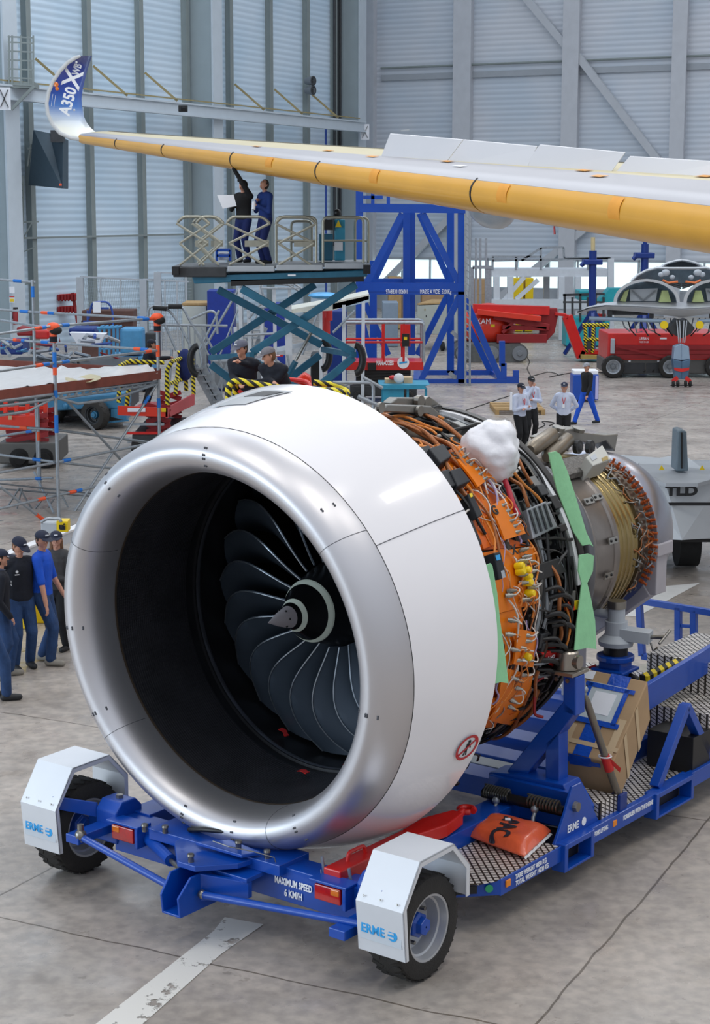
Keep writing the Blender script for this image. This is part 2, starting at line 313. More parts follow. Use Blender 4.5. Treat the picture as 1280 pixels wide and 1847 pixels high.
# back wall: a low sill, a window band, cladding above
mb = MB(ML); mb.bx(0, 70, 0, .3, 3.25, HW); struct('wall_back', mb, WALL_B)
mb = MB(ML); mb.bx(0, 70, 0, .3, 0, 1.35); struct('wall_back.001', mb, LGREY)
PANE = mat('daylight_window_pane', '#dff6fa', .2, 0, .04, .6, emit=1.0)
for i in range(12):
    x0 = .4 + i * 5.75
    wn = thing('window_%d' % (i + 1), None, None, ML @ V((x0 + 2.8, 0, 1.35)), -WH); wn['kind'] = 'structure'
    mb = MB(ML)
    for a, b, c, d in ((x0, x0 + 5.7, 1.35, 1.5), (x0, x0 + 5.7, 3.1, 3.25), (x0, x0 + .12, 1.35, 3.25), (x0 + 5.58, x0 + 5.7, 1.35, 3.25), (x0 + 1.85, x0 + 1.95, 1.35, 3.25), (x0 + 3.75, x0 + 3.85, 1.35, 3.25)): mb.bx(a, b, -.02, .2, c, d)
    build('window_frame', mb, LGREY, wn)
    mb = MB(ML); mb.bx(x0, x0 + 5.7, .1, .13, 1.35, 3.25); build('pane', mb, PANE, wn)
def LWu(px):                                                          # distance along the left wall (from the corner) seen at column px
    k = (px - CX) / (F / math.cos(PITCH)); return (CORN.x - k * CORN.y) / (WD_.x - k * WD_.y)
tn = [0]
def trim(mb, m, **k): tn[0] += 1; return struct('trim_%d' % tn[0], mb, m, **k)
for px in (50, 158, 251, 333, 411, 482, 548, 597):                    # posts of the left wall
    u = LWu(px); mb = MB(ML); w = .22; mb.bx(.0, .3, -u - w / 2, -u + w / 2, 0, HW); mb.bx(.3, .34, -u - w / 2 - .06, -u + w / 2 + .06, 0, HW); trim(mb, POSTL)
for pl_, xd, wd, col in ((340, 1.5, .85, COLM), (610, 1.35, .8, COLM), (-38, 1.5, .9, COLM)):   # big columns: grey web, pale flange
    u = LWu(pl_); mb = MB(ML); mb.bx(0, xd, -u, -u + wd, 0, HW); trim(mb, col); mb = MB(ML); mb.bx(xd, xd + .1, -u - .05, -u + wd + .05, 0, HW); trim(mb, COLL)
# crane beam along the left wall with its raking struts
mb = MB(ML); mb.bx(1.7, 1.9, -60, -4.6, 10.75, 11.3); mb.bx(1.6, 2.0, -60, -4.6, 10.7, 10.78); mb.bx(1.6, 2.0, -60, -4.6, 11.25, 11.33); trim(mb, COLL)
OCH = mat('ochre_walkway_rail', '#9a8c62', .6, 0, .1)
mb = MB(ML); mb.beam((1.75, -60, 11.5), (1.75, -5, 11.5), .06); trim(mb, OCH)
for px in (60, 163, 255, 415, 486, 552):
    u = LWu(px); mb = MB(ML); mb.beam((.35, -u, 12.75), (1.75, -u + .7, 11.4), .11); trim(mb, OCH)
mb = MB(ML); mb.beam((.42, -66, 4.9), (.42, -20, 4.9), .09, .09); mb.beam((.42, -17, 19.5), (.42, -5, 19.5), .08); trim(mb, POSTL)
BR = mat('blue_pipe_paint', '#2b4c9c', .5, 0, .05)
u = LWu(574); mb = MB(ML); mb.tube([(.5, -u, 0), (.5, -u, 10.9)], .07); trim(mb, BR)
mb = MB(ML); [mb.tube([(.3, -LWu(595 + i * 5), 4), (.3, -LWu(595 + i * 5), HW)], .09) for i in range(3)]; trim(mb, DGREY)
# back wall posts, girts and the long diagonal bracing
def BWt(px):
    k = (px - CX) / (F / math.cos(PITCH)); return (k * CORN.y - CORN.x) / (WE.x - k * WE.y)
for px, w in ((672, .5), (838, .9), (1030, .75), (1222, .6)):
    t = BWt(px); mb = MB(ML); mb.bx(t - w / 2, t + w / 2, -.7, 0, 0, HW); mb.bx(t - w / 2 - .12, t + w / 2 + .12, -.78, -.7, 0, HW); trim(mb, mat('back_post_paint', '#c2c5cb', .5, 0, .04, 2))
mb = MB(ML); mb.bx(.9, 60, -.18, 0, 14.0, 14.35); trim(mb, mat('back_girt_paint', '#a3a9b0', .5, 0, .04, 2))
mb = MB(ML); mb.tube([(.9, -.25, 14.75), (60, -.25, 14.75)], .07); trim(mb, POSTL)
def bw(px, py, off=-.5):
    t = BWt(px); p = ML @ V((t, off, 0)); h = W(px, py, p.y).z; return V((t, off, h))
for a, b in (((900, -60), (1027, 92)), ((1040, 100), (1245, 360)), ((1100, 380), (880, 560)), ((880, 330), (690, 520))):
    mb = MB(ML); mb.beam(bw(*a), bw(*b), .42, .3, up=(0, 1, 0)); trim(mb, mat('brace_paint', '#bcc0c6', .5, 0, .04, 2))
# worn white floor lines
WORN = mat('worn_white_floor_paint', '#d9d6d0', .55, 0, 0); n2_, l2_, b2_ = nodes(WORN)
t_ = n2_.new('ShaderNodeTexCoord'); z_ = n2_.new('ShaderNodeTexNoise'); z_.inputs['Scale'].default_value = 3.2; z_.inputs['Detail'].default_value = 9; z_.inputs['Roughness'].default_value = .72; l2_.new(t_.outputs['Object'], z_.inputs['Vector'])
r_ = n2_.new('ShaderNodeValToRGB'); r_.color_ramp.elements[0].position = .46; r_.color_ramp.elements[1].position = .5; r_.color_ramp.elements[0].color = (0, 0, 0, 1); r_.color_ramp.elements[1].color = (1, 1, 1, 1); r_.color_ramp.elements[0].position = .40; r_.color_ramp.elements[1].position = .43; l2_.new(z_.outputs['Fac'], r_.inputs[0]); l2_.new(r_.outputs[0], b2_.inputs['Alpha'])
def flat(pts, m, z=.004):
    mb = MB(); mb.prism([V((p.x, p.y, z)) for p in pts], (0, 0, .001)); return trim(mb, m)
flat([GZ(170, 1850), GZ(255, 1850), GZ(398, 1722), GZ(475, 1668), GZ(405, 1655), GZ(385, 1680)], WORN)
flat([GZ(1195, 1058), GZ(1262, 1052), GZ(1150, 1112), GZ(1085, 1110)], mat('white_floor_paint', '#dcdcda', .4, 0, .05))
flat([GZ(560, 1475), GZ(700, 1418), GZ(760, 1450), GZ(640, 1500)], mat('faded_floor_paint', '#9d9a90', .5, 0, .15))
flat([GZ(1085, 1232), GZ(1270, 1150), GZ(1290, 1175), GZ(1120, 1262)], mat('faded_floor_paint', '#9d9a90', .5, 0, .15))
# ================================================================== the engine
rnd = random.Random(7)
eng = thing('turbofan_engine', 'huge uncowled jet engine with white intake cowl and polished lip on blue transport stand', 'jet engine', EO, -TH)
LIP = mat('satin_aluminium_lip', '#cfcdd0', .42, .9, .03, .5)
COWL = mat('white_cowl_gloss', '#f3f0f2', .16, 0, .012, 1, coat=.5)
LINER = mat('dark_acoustic_liner', '#26262a', .45, .1, .3, 3)
_n, _l, _b = nodes(LINER); _t = _n.new('ShaderNodeTexCoord'); _v = _n.new('ShaderNodeTexVoronoi'); _v.inputs['Scale'].default_value = 38; _v.inputs['Randomness'].default_value = 0; _l.new(_t.outputs['Object'], _v.inputs['Vector'])
_bp = _n.new('ShaderNodeBump'); _bp.inputs['Strength'].default_value = .8; _bp.inputs['Distance'].default_value = .01; _l.new(_v.outputs['Distance'], _bp.inputs['Height']); _l.new(_bp.outputs[0], _b.inputs['Normal'])
TT = math.tan(.089)
def ring(st, n=128):                                                 # stations (s, r, tilt, zc) -> rows of points
    return [[V((r * math.sin(2 * math.pi * k / n), s - r * math.cos(2 * math.pi * k / n) * t, z + r * math.cos(2 * math.pi * k / n))) for k in range(n)] for s, r, t, z in st]
def rings(mb, st, n=128):
    P = ring(st, n); mb.add([p for row in P for p in row], [(i * n + k, i * n + (k + 1) % n, (i + 1) * n + (k + 1) % n, (i + 1) * n + k) for i in range(len(P) - 1) for k in range(n)]); return mb
p_, rh, n1, n2, sb, ri, ro, zl = .365, 1.675, 2.32, 1.87, -2.86, 1.487, 1.864, 2.45
st = [(sb + .06, ri - .002, TT, zl)] + [(sb - p_ * math.sin(a) ** (2 / n1), rh - (rh - ri) * math.cos(a) ** (2 / n1), TT, zl) for a in [i * math.pi / 40 for i in range(20)]]
st += [(sb - p_ * math.sin(a) ** (2 / n2), rh + (ro - rh) * math.cos(a) ** (2 / n2), TT, zl) for a in [i * math.pi / 40 for i in range(20, -1, -1)]]
build('intake_lip', rings(MB(EM), st), LIP, eng, smooth=70)
# white outer cowl: from the lip to its rear edge, turned in and back for thickness
st = []
for i in range(17):
    t = i / 16; s = sb + .004 + (-1.97 - sb) * t; q = 1 - t
    st.append((s, ro + .004 + (2.083 - ro) * (1 - q * q * .55 - q * .45), TT * q, zl + (2.505 - zl) * t))
st += [(-1.965, 2.06, 0, 2.505), (-2.3, 1.98, 0, 2.49), (-2.3, 1.64, 0, 2.5), (-1.98, 1.62, 0, 2.5)]
build('intake_cowl', rings(MB(EM), st), COWL, eng, smooth=50)
SEAM = mat('panel_seam', '#4b4c52', .6, 0, 0)
def outer(t):                                                        # radius, shift and centre of the white cowl at t of its length
    q = 1 - t; return sb + .004 + (-1.97 - sb) * t, ro + .006 + (2.083 - ro) * (1 - q * q * .55 - q * .45), TT * q, zl + (2.505 - zl) * t
def onc(t, phi, lift=.0):
    s, r, k, z = outer(t); r += lift; a = R(phi); return V((r * math.sin(a), s - r * math.cos(a) * k, z + r * math.cos(a)))
for phi in (56.5, 205, 330):
    mb = MB(EM); mb.tube([onc(i / 12, phi) for i in range(13)], .0035, 4); build('cowl_seam', mb, SEAM, eng)
def onlip(u, phi, lift=0.0, inner=False):
    a = u * math.pi / 2
    if inner: s, r = sb - p_ * math.sin(a) ** (2 / n1), rh - (rh - ri) * math.cos(a) ** (2 / n1)
    else: s, r = sb - p_ * math.sin(a) ** (2 / n2), rh + (ro - rh) * math.cos(a) ** (2 / n2)
    r += lift * math.cos(a) * (-1 if inner else 1); s -= lift * math.sin(a); b = R(phi); return V((r * math.sin(b), s - r * math.cos(b) * TT, zl + r * math.cos(b)))
for phi in (52, 232, 296, 162):
    mb = MB(EM); mb.tube([onlip(i / 8, phi, .001) for i in range(9)], .003, 4); mb.tube([onlip(i / 8, phi, .001, True) for i in range(9)], .003, 4); build('lip_seam', mb, SEAM, eng)
for phi, us in ((43, (.25, .5)), (322, (.9, .6)), (4, (.95, .75)), (268, (.9, .6)), (240, (.95, .6)), (176, (.9, .6)), (150, (.95, .6)), (100, (.98, .7)), (196, (.95, .7))):
    for u in us:
        for inner in (False, True):
            mb = MB(EM)
            for d in (-.25, .25): mb.ball(onlip(u, phi + d * 1.2, .0, inner), .011, 6, 4)
            build('lip_fastener', mb, SEAM, eng)
# top air scoop recess
FL = mat('scoop_grey', '#a5a8ab', .4, .2, .05)
mb = MB(EM); P = [[onc(.42 + .36 * i / 4, -13 + 11 * j / 4 + (6 if i else 0) * (i / 4) - 1, .004) for j in range(5)] for i in range(5)]; mb.grid(P, .004, (0, 0, 1)); build('air_scoop', mb, FL, eng, smooth=30)
mb = MB(EM); P = [[onc(.60 + .13 * i / 3, -8 + 6.5 * j / 3 + 3 * i / 3, .009) for j in range(4)] for i in range(4)]; mb.grid(P, .003, (0, 0, 1)); build('scoop_opening', mb, BLKP, eng)
# no-step disc on the cowl
c0 = CYL(840, 1347, 2.07, 2.505); S0 = V((0, 0, 0))
def cowl_pt(px, py, lift=.006):
    s, f = CYL(px, py, 2.0); t = .5
    for _ in range(6):
        r = outer(min(max(t, 0), 1))[1]; s, f = CYL(px, py, r, outer(min(max(t, 0), 1))[3]); t = min(1, max(0, (s + outer(t)[2] * r * math.cos(R(f)) - (sb + .004)) / (-1.97 - sb)))
    return t, f
t0, f0 = cowl_pt(840, 1347)
O = onc(t0, f0, .004); Xd = (onc(t0, f0 - 1) - onc(t0, f0 + 1)).normalized(); Yd = (onc(t0 - .05, f0) - onc(t0 + .05, f0)).normalized(); Nn = onc(t0, f0, .1) - onc(t0, f0)
Up = (onc(t0, f0 - 1) - onc(t0, f0 + 1)).normalized(); Rt = (onc(min(1, t0 + .03), f0) - onc(t0 - .03, f0)).normalized(); Nn.normalize()
def disc(mb, r0, r1, lift, n=24):
    P = [O + (Rt * math.cos(a) + Up * math.sin(a)) * r + Nn * lift for r in (r0, r1) for a in [2 * math.pi * k / n for k in range(n)]]
    mb.add(P, [(k, (k + 1) % n, n + (k + 1) % n, n + k) for k in range(n)]); return mb
LR = mat('red_sign_paint', '#c02a30', .4, 0, 0)
mb = disc(MB(EM), .0, .125, .006); build('no_step_sign', mb, WHT, eng)
mb = disc(MB(EM), .1, .128, .009); mb.beam(O + (Rt * .09 + Up * .075) + Nn * .011, O - (Rt * .09 + Up * .075) + Nn * .011, .018, .004, up=Nn); build('no_step_sign.001', mb, LR, eng)
mb = MB(EM); q = lambda x, y: O + Rt * x + Up * y + Nn * .008
mb.beam(q(0, -.03), q(0, .045), .035, .003, up=Nn); mb.beam(q(-.012, -.08), q(-.005, -.02), .016, .003, up=Nn); mb.beam(q(.02, -.08), q(.006, -.02), .016, .003, up=Nn); mb.box(q(0, .065), (.02, .02, .02)); mb.beam(q(.02, .03), q(.045, -.01), .012, .003, up=Nn); build('walking_figure_pictogram', mb, BTXT, eng)
# ---- intake duct, fan track, fan
st = [(sb + .055, ri, TT, zl), (sb + .35, 1.475, TT * .8, 2.46), (sb + .8, 1.49, TT * .45, 2.49), (-1.84, 1.51, 0, ZC)]
build('acoustic_liner', rings(MB(EM), st), LINER, eng, smooth=60)
mb = rings(MB(EM), [(sb + .04, ri - .006, TT, zl), (sb + .06, ri - .008, TT, zl), (sb + .075, ri + .002, TT, zl)]); build('liner_edge_ring', mb, mat('bronze_edge', '#5a4d40', .5, .4, .05), eng, smooth=60)
mb = rings(MB(EM), [(-1.84, 1.51, 0, ZC), (-1.83, 1.53, 0, ZC), (-1.72, 1.53, 0, ZC), (-1.715, 1.505, 0, ZC), (-1.68, 1.505, 0, ZC), (-1.675, 1.525, 0, ZC), (-.9, 1.525, 0, ZC)]); build('fan_track', mb, mat('fan_track_dark', '#25262a', .35, .5, .15, 6), eng, smooth=40)
mb = rings(MB(EM), [(-1.70, 1.503, 0, ZC), (-1.67, 1.495, 0, ZC), (-1.64, 1.507, 0, ZC)]); build('track_ring', mb, mat('track_ring_metal', '#70737c', .3, .8, .05), eng, smooth=60)
BLADE = mat('fan_blade_titanium', '#4d5967', .4, .55, .06, 4)
BEDGE = mat('blade_edge_metal', '#a9b4be', .3, .9, .03)
NB = 22
def blade_pt(u, v, k):                                               # u along the span, v along the chord
    r = .40 + (1.495 - .40) * u
    sweep = -.10 * math.sin(math.pi * min(1, u * 1.05)) + .16 * u ** 4          # leading edge bulges forward at mid span, back at the tip
    lean = R(9) * math.sin(math.pi * u * .9) - R(13) * u ** 2.2
    stag = R(18 + 42 * u); ch = .36 + .20 * math.sin(math.pi * (.15 + .6 * u))
    da = ch * math.sin(stag) / r; ds = ch * math.cos(stag)
    cam_ = .05 * math.sin(math.pi * v)
    a = lean - (v - .15) * da; s = -1.52 + sweep + ds * v
    a -= cam_ * math.cos(stag) / r; s -= cam_ * math.sin(stag)
    th = k * 2 * math.pi / NB + a
    return V((r * math.sin(th), s, ZC + r * math.cos(th)))
for k in range(NB):
    mb = MB(EM); P = [[blade_pt(i / 14, j / 7, k) for j in range(8)] for i in range(15)]; a = 2 * math.pi * k / NB; mb.grid(P, .012, V((math.cos(a), .3, -math.sin(a)))); bl = build('fan_blade', mb, BLADE, eng, smooth=50)
    mb = MB(EM); mb.tube([blade_pt(i / 14, -.003, k) for i in range(15)], .0075, 5); build('leading_edge', mb, BEDGE, bl, smooth=60)
mb = MB(EM); mb.lathe([(-1.86, .275), (-1.5, .385), (-1.2, .46), (-.9, .5)], (0, 0, ZC), n=48, cap=False); build('fan_hub', mb, mat('hub_black', '#0d0e11', .4, 0, .1), eng, smooth=50)
SPB = mat('spinner_black', '#0b0c0e', .22, 0, .1, coat=.3)
mb = MB(EM); mb.lathe([(-2.14, .098), (-2.02, .165), (-1.86, .275)], (0, 0, ZC), n=48, cap=False); sp = build('spinner', mb, SPB, eng, smooth=50)
RINGW = mat('spinner_mark_white', '#c9d3c6', .4, 0, .03)
mb = MB(EM); mb.lathe([(-2.10, .125), (-2.055, .151), (-2.05, .149)], (0, 0, ZC), n=48, cap=False, a0=-80, a1=190); build('spinner_mark', mb, RINGW, sp)
mb = MB(EM); mb.lathe([(-1.895, .2565), (-1.855, .283), (-1.84, .29)], (0, 0, ZC), n=48, cap=False, a0=-80, a1=215); build('spinner_mark', mb, RINGW, sp)
mb = MB(EM); mb.lathe([(-2.43, .001), (-2.38, .02), (-2.28, .06), (-2.2, .083), (-2.14, .1)], (0, 0, ZC), n=32, cap=False); nc = build('nose_cone', mb, mat('nose_cone_metal', '#c9c3c8', .35, .5, .03), eng, smooth=50)
for a in range(6):
    mb = MB(EM); mb.ball(CP(-2.22, a * 60 + 25, .078), .011, 8, 5); build('screw_recess', mb, BLKP, nc)
mb = MB(EM)
for k in range(44):
    a = k * 360 / 44; mb.add([CP(-.45, a, .6), CP(-.45, a, 1.5), CP(-.2, a + 5, 1.5), CP(-.2, a + 5, .6)], [(0, 1, 2, 3)])
mb.lathe([(-.9, .5), (-.2, .62), (-.1, 1.53)], (0, 0, ZC), n=40, cap=False); build('vanes_and_light_stop', mb, mat('vane_and_disc_dark', '#191b20', .5, .5, .1), eng)  # vanes, with a dark disc added behind them to stop light
# ---- fan case and rear
CASE = mat('fan_case_metal', '#4a4642', .42, .6, .2, 7)
mb = MB(EM); mb.lathe([(-2.3, 1.58), (-2.0, 1.60), (-1.9, 1.62), (-1.0, 1.60), (-.95, 1.66), (-.9, 1.66), (-.85, 1.56), (-.4, 1.5), (-.1, 1.42), (.24, 1.36)], (0, 0, ZC), n=96, cap=False); build('fan_case', mb, CASE, eng, smooth=30)
mb = MB(EM); mb.lathe([(.17, 1.34), (.17, 1.675), (.20, 1.68), (.26, 1.675), (.27, 1.64), (.26, 1.33)], (0, 0, ZC), n=120, cap=False); build('rear_frame_ring', mb, mat('rear_ring_black', '#201d1c', .45, .2, .2), eng, smooth=30)
mb = MB(EM); mb.lathe([(.12, 1.60), (.12, 1.65), (.17, 1.655)], (0, 0, ZC), n=120, cap=False, a0=-8, a1=86); build('rear_seal_strip', mb, WHT, eng, smooth=30)
mb = MB(EM); mb.lathe([(.3, 1.4), (.45, 1.22), (.7, 1.16), (1.0, 1.1), (1.3, 1.05), (1.45, .98)], (0, 0, ZC), n=80, cap=False); build('core_front_casing', mb, mat('core_dark_metal', '#3a3735', .45, .7, .2, 8), eng, smooth=35)
BAR = mat('core_casing_metal', '#8c8580', .36, .85, .12, 5)
mb = MB(EM); mb.lathe([(1.35, .90), (1.35, 1.02), (1.42, 1.03), (1.46, .99), (1.62, .985), (1.66, 1.0), (1.7, .985), (2.08, .965), (2.1, .985), (2.16, .985), (2.18, .955)], (0, 0, ZC), n=96, cap=False); build('core_casing', mb, BAR, eng, smooth=30)
GOLD = mat('gold_tinted_ring', '#a08c5e', .25, .9, .1, 3)
SILV = mat('bright_ring', '#a4a29c', .2, .95, .08, 3)
prof = [(2.18, .94)]
for i in range(5): prof += [(2.2 + i * .11, .94 - i * .006), (2.205 + i * .11, .95 - i * .006), (2.225 + i * .11, .95 - i * .006), (2.23 + i * .11, .935 - i * .006), (2.3 + i * .11, .93 - i * .006)]
mb = MB(EM); mb.lathe(prof, (0, 0, ZC), n=96, cap=False); build('turbine_case_rings', mb, GOLD, eng, smooth=30)
mb = MB(EM); mb.lathe([(2.74, .90), (2.74, .93), (2.78, .93), (2.79, .89), (3.08, .865)], (0, 0, ZC), n=96, cap=False); build('turbine_rear_case', mb, mat('turbine_rear_metal', '#6d6255', .4, .85, .15, 8), eng, smooth=30)
mb = MB(EM); mb.lathe([(3.08, .85), (3.12, .84), (3.13, .80)], (0, 0, ZC), n=96, cap=False); build('nozzle_gap_ring', mb, BLKP, eng, smooth=30)
NOZ = mat('exhaust_nozzle_metal', '#9a9ba6', .3, .85, .08, 3)
mb = MB(EM); mb.lathe([(3.13, .80), (3.16, .9), (3.2, .915), (3.4, .905), (3.6, .86), (3.72, .81), (3.7, .78), (3.5, .78)], (0, 0, ZC), n=96, cap=False); build('exhaust_nozzle', mb, NOZ, eng, smooth=40)
mb = MB(EM); mb.lathe([(3.6, .62), (4.0, .6), (4.4, .45), (4.8, .22), (5.0, .10), (5.08, .09), (5.1, .02)], (0, 0, ZC), n=48, cap=False); build('exhaust_cone', mb, mat('exhaust_cone_metal', '#86a0b8', .35, .7, .06), eng, smooth=50)
# flange bolts
for s_, r_, n_b, nm in ((1.39, 1.035, 40, 'flange_bolt'), (2.76, .935, 44, 'flange_bolt')):
    for k in range(n_b):
        a = 360 * k / n_b
        if 20 < a < 150:
            mb = MB(EM); c = CP(s_, a, r_); mb.lathe([(-.02, .014), (.02, .014)], c, axis=(c - V((0, c.y, ZC))), n=6); build(nm, mb, STEEL, eng)
for (px, py) in ((1075, 898), (1103, 975), (1095, 1037), (1060, 905)):
    s_, f_ = CYL(px, py, .985); mb = MB(EM); P = [[CP(s_ - .09 + .18 * i / 3, f_ - 2 + 4 * j / 2, .992) for j in range(3)] for i in range(4)]; mb.grid(P, .015, P[0][0] - V((0, P[0][0].y, ZC))); bp = build('borescope_port', mb, SILV, eng)
    for q in (-.05, .05):
        mb = MB(EM); c = CP(s_ + q, f_, 1.005); mb.ball(c, .018, 8, 5); build('port_screw', mb, BLKP, bp)
mb = MB(EM); mb.tube([CP(1.46, a, 1.05) for a in range(55, 118, 6)], .045, 10); build('air_duct', mb, BAR, eng, smooth=60)
mb = MB(EM); mb.tube([CP(1.3 + .02 * math.sin(a), a, 1.12) for a in range(30, 125, 7)], .06, 10); build('air_duct', mb, mat('grey_duct', '#6b6c70', .4, .6, .1), eng, smooth=60)
# ---- orange panels on the fan case, each placed by the four corners seen in the photograph
def patch(name, corners, r, m, th=.02, n=6, parent=eng, dr=0):
    C4 = [CYL(x, y, r) for x, y in corners]
    mb = MB(EM); P = []
    for i in range(n + 1):
        row = []
        for j in range(n + 1):
            u, v = i / n, j / n
            s = (1 - u) * (1 - v) * C4[0][0] + (1 - u) * v * C4[1][0] + u * v * C4[2][0] + u * (1 - v) * C4[3][0]
            f = (1 - u) * (1 - v) * C4[0][1] + (1 - u) * v * C4[1][1] + u * v * C4[2][1] + u * (1 - v) * C4[3][1]
            row.append(CP(s, f, r + dr))
        P.append(row)
    mb.grid(P, th, lambda i, j: (V((0, P[i][j].y, ZC)) - P[i][j]).normalized())
    return build(name, mb, m, parent, smooth=40)
OR2 = mat('orange_composite_deep', '#d9620c', .4, 0, .08, 5)
PAN = [([(775, 826), (822, 806), (860, 880), (818, 880)], 1.66, ORG), ([(812, 817), (832, 800), (888, 858), (862, 878)], 1.73, ORG), ([(884, 912), (914, 897), (948, 962), (910, 974)], 1.73, ORG),
       ([(818, 894), (862, 878), (912, 975), (864, 992)], 1.66, ORG), ([(862, 950), (905, 968), (960, 985), (872, 992)], 1.64, OR2), ([(866, 998), (905, 990), (960, 1000), (880, 1010)], 1.66, ORG), ([(872, 1000), (962, 984), (970, 1088), (892, 1108)], 1.67, ORG),
       ([(892, 1109), (940, 1096), (940, 1196), (905, 1203)], 1.66, ORG), ([(932, 1134), (967, 1141), (961, 1204), (926, 1198)], 1.72, ORG), ([(900, 1206), (928, 1198), (920, 1262), (886, 1262)], 1.64, OR2),
       ([(905, 1203), (961, 1219), (922, 1308), (884, 1300)], 1.7, ORG), ([(858, 878), (884, 862), (912, 900), (884, 914)], 1.65, OR2), ([(870, 1262), (905, 1258), (892, 1312), (868, 1312)], 1.67, ORG), ([(846, 886), (858, 882), (880, 930), (868, 938)], 1.685, OR2), ([(850, 938), (868, 932), (888, 984), (872, 990)], 1.685, OR2)]
for c, r, m in PAN: patch('orange_panel', c, r, m)
# black control boxes standing on the panels
def lump(name, corners, r0, r1, m, parent=eng, bevel=.01):
    mb = MB(EM); q = [CYL(x, y, r1) for x, y in corners]; a = [CP(s, f, r1) for s, f in q]; b = [CP(s, f, r0) for s, f in q]
    mb.add(a + b, [(0, 1, 2, 3), (7, 6, 5, 4), (0, 4, 5, 1), (1, 5, 6, 2), (2, 6, 7, 3), (3, 7, 4, 0)]); return build(name, mb, m, parent, bevel=bevel)
BOXM = mat('black_box_fabric', '#1f2228', .6, 0, .15, 20)
for c, r0, r1 in (([(773, 808), (800, 800), (815, 822), (795, 835)], 1.62, 1.80), ([(757, 806), (773, 802), (796, 828), (778, 832)], 1.62, 1.76), ([(792, 850), (810, 845), (828, 874), (812, 878)], 1.62, 1.78), ([(812, 848), (830, 842), (849, 867), (826, 877)], 1.62, 1.80), ([(843, 891), (851, 887), (871, 928), (862, 934)], 1.66, 1.78), ([(846, 940), (852, 938), (870, 980), (864, 986)], 1.66, 1.76), ([(891, 997), (903, 995), (914, 1040), (901, 1046)], 1.67, 1.80), ([(898, 1163), (911, 1161), (911, 1172), (900, 1174)], 1.66, 1.72)):
    lump('control_box', c, r0, r1, BOXM)
lump('box_label', [(893, 1002), (901, 1000), (903, 1009), (896, 1011)], 1.80, 1.803, CTXT, bevel=0); lump('box_label', [(903, 1030), (909, 1028), (912, 1041), (906, 1043)], 1.80, 1.803, LGREY, bevel=0); lump('box_label', [(846, 890), (851, 889), (853, 895), (849, 897)], 1.78, 1.783, YEL, bevel=0)
for t_, px, py in (('5', 822, 821), ('G', 893, 920), ('X', 928, 992)):
    s_, f_ = CYL(px, py, 1.74); O2 = CP(s_, f_, 1.735); text('panel_letter', t_, BTXT, O2, V((0, 1, 0)), CP(s_, f_ - 1, 1.735) - CP(s_, f_ + 1, 1.735), .12, eng, bold=.004, M=EM)
# connectors on the panels
WC_ = [mat('cable_white', '#d8d3cc', .5, 0, .1, 30), mat('cable_orange', '#e08a3c', .55, 0, .1, 30)]; CONN = mat('connector_nickel', '#a7a59d', .3, .85, .1, 20); CAPY = mat('yellow_cap', '#f2cf10', .35, 0, .03)
cons = [(830, 811), (836, 820), (843, 829), (850, 835), (858, 843), (866, 852), (874, 860), (908, 909), (915, 919), (921, 928), (924, 938), (929, 948), (934, 958), (878, 1075), (925, 1074), (947, 1010), (950, 990), (955, 1003), (960, 1012), (948, 1035), (949, 1050), (965, 1060), (962, 1082), (952, 1083), (956, 1148), (955, 1160), (950, 1177), (945, 1172), (958, 1195), (946, 1195), (938, 1196), (932, 1228), (940, 1232), (949, 1224), (938, 1248), (930, 1270), (925, 1282), (965, 1030), (840, 815), (928, 1066), (930, 1120), (925, 1147), (934, 1175)]
for x, y in cons:
    s_, f_ = CYL(x, y, 1.76); c = CP(s_, f_, 1.68); d = (c - V((0, c.y, ZC))).normalized(); d = (d + V((rnd.uniform(-.15, .15), rnd.uniform(.3, .9), rnd.uniform(-.15, .15)))).normalized()
    mb = MB(EM); mb.lathe([(0, .02), (.02, .02), (.02, .026), (.04, .026), (.04, .02), (.065, .02), (.065, .013), (.09, .013)], c, axis=d, n=10); build('cable_connector', mb, CONN, eng, smooth=30)
    e1 = c + d * .085; q1 = CP(s_ + rnd.uniform(.05, .22), f_ + rnd.uniform(-7, 7), 1.70); mb = MB(EM); mb.tube(arc(e1, e1 + d * .07 + V((0, .03, rnd.uniform(-.06, .06))), q1, 7), .0065, 6); build('connector_cable', mb, rnd.choice([WC_[0], WC_[0], WC_[1]]), eng, smooth=60)
for x, y in ((942, 1020), (955, 1028), (944, 1030), (956, 1039), (957, 1050), (961, 1070), (955, 1186)):
    s_, f_ = CYL(x, y, 1.76); c = CP(s_, f_, 1.69); d = c - V((0, c.y, ZC)); mb = MB(EM); mb.lathe([(0, .035), (.07, .035), (.085, .025), (.085, .001)], c, axis=d, n=14); build('protective_cap', mb, CAPY, eng, smooth=40)
# wiring: wandering cables over the case
WC = [mat('cable_orange', '#e08a3c', .55, 0, .1, 30), mat('cable_copper', '#a5663a', .5, .2, .2, 40), mat('cable_white', '#d8d3cc', .5, 0, .1, 30), mat('cable_lilac', '#a79bc4', .5, 0, .1), mat('cable_grey', '#7f8489', .5, .1, .1), mat('cable_black', '#1a1a1b', .45, 0, .1)]
def wander(s0, f0, s1, f1, r, amp, n=14, lift=.03):
    out = []; a1, a2, p1_, p2_ = rnd.uniform(.5, 1), rnd.uniform(.3, .8), rnd.uniform(0, 6), rnd.uniform(0, 6)
    for i in range(n + 1):
        t = i / n; e_ = math.sin(math.pi * t) ** .5
        out.append(CP(s0 + (s1 - s0) * t + amp * e_ * a1 * math.sin(p1_ + 7 * t), f0 + (f1 - f0) * t + amp * 25 * e_ * a2 * math.sin(p2_ + 9 * t), r + lift * e_ * (1 + math.sin(5 * t + p1_)) * .7))
    return out
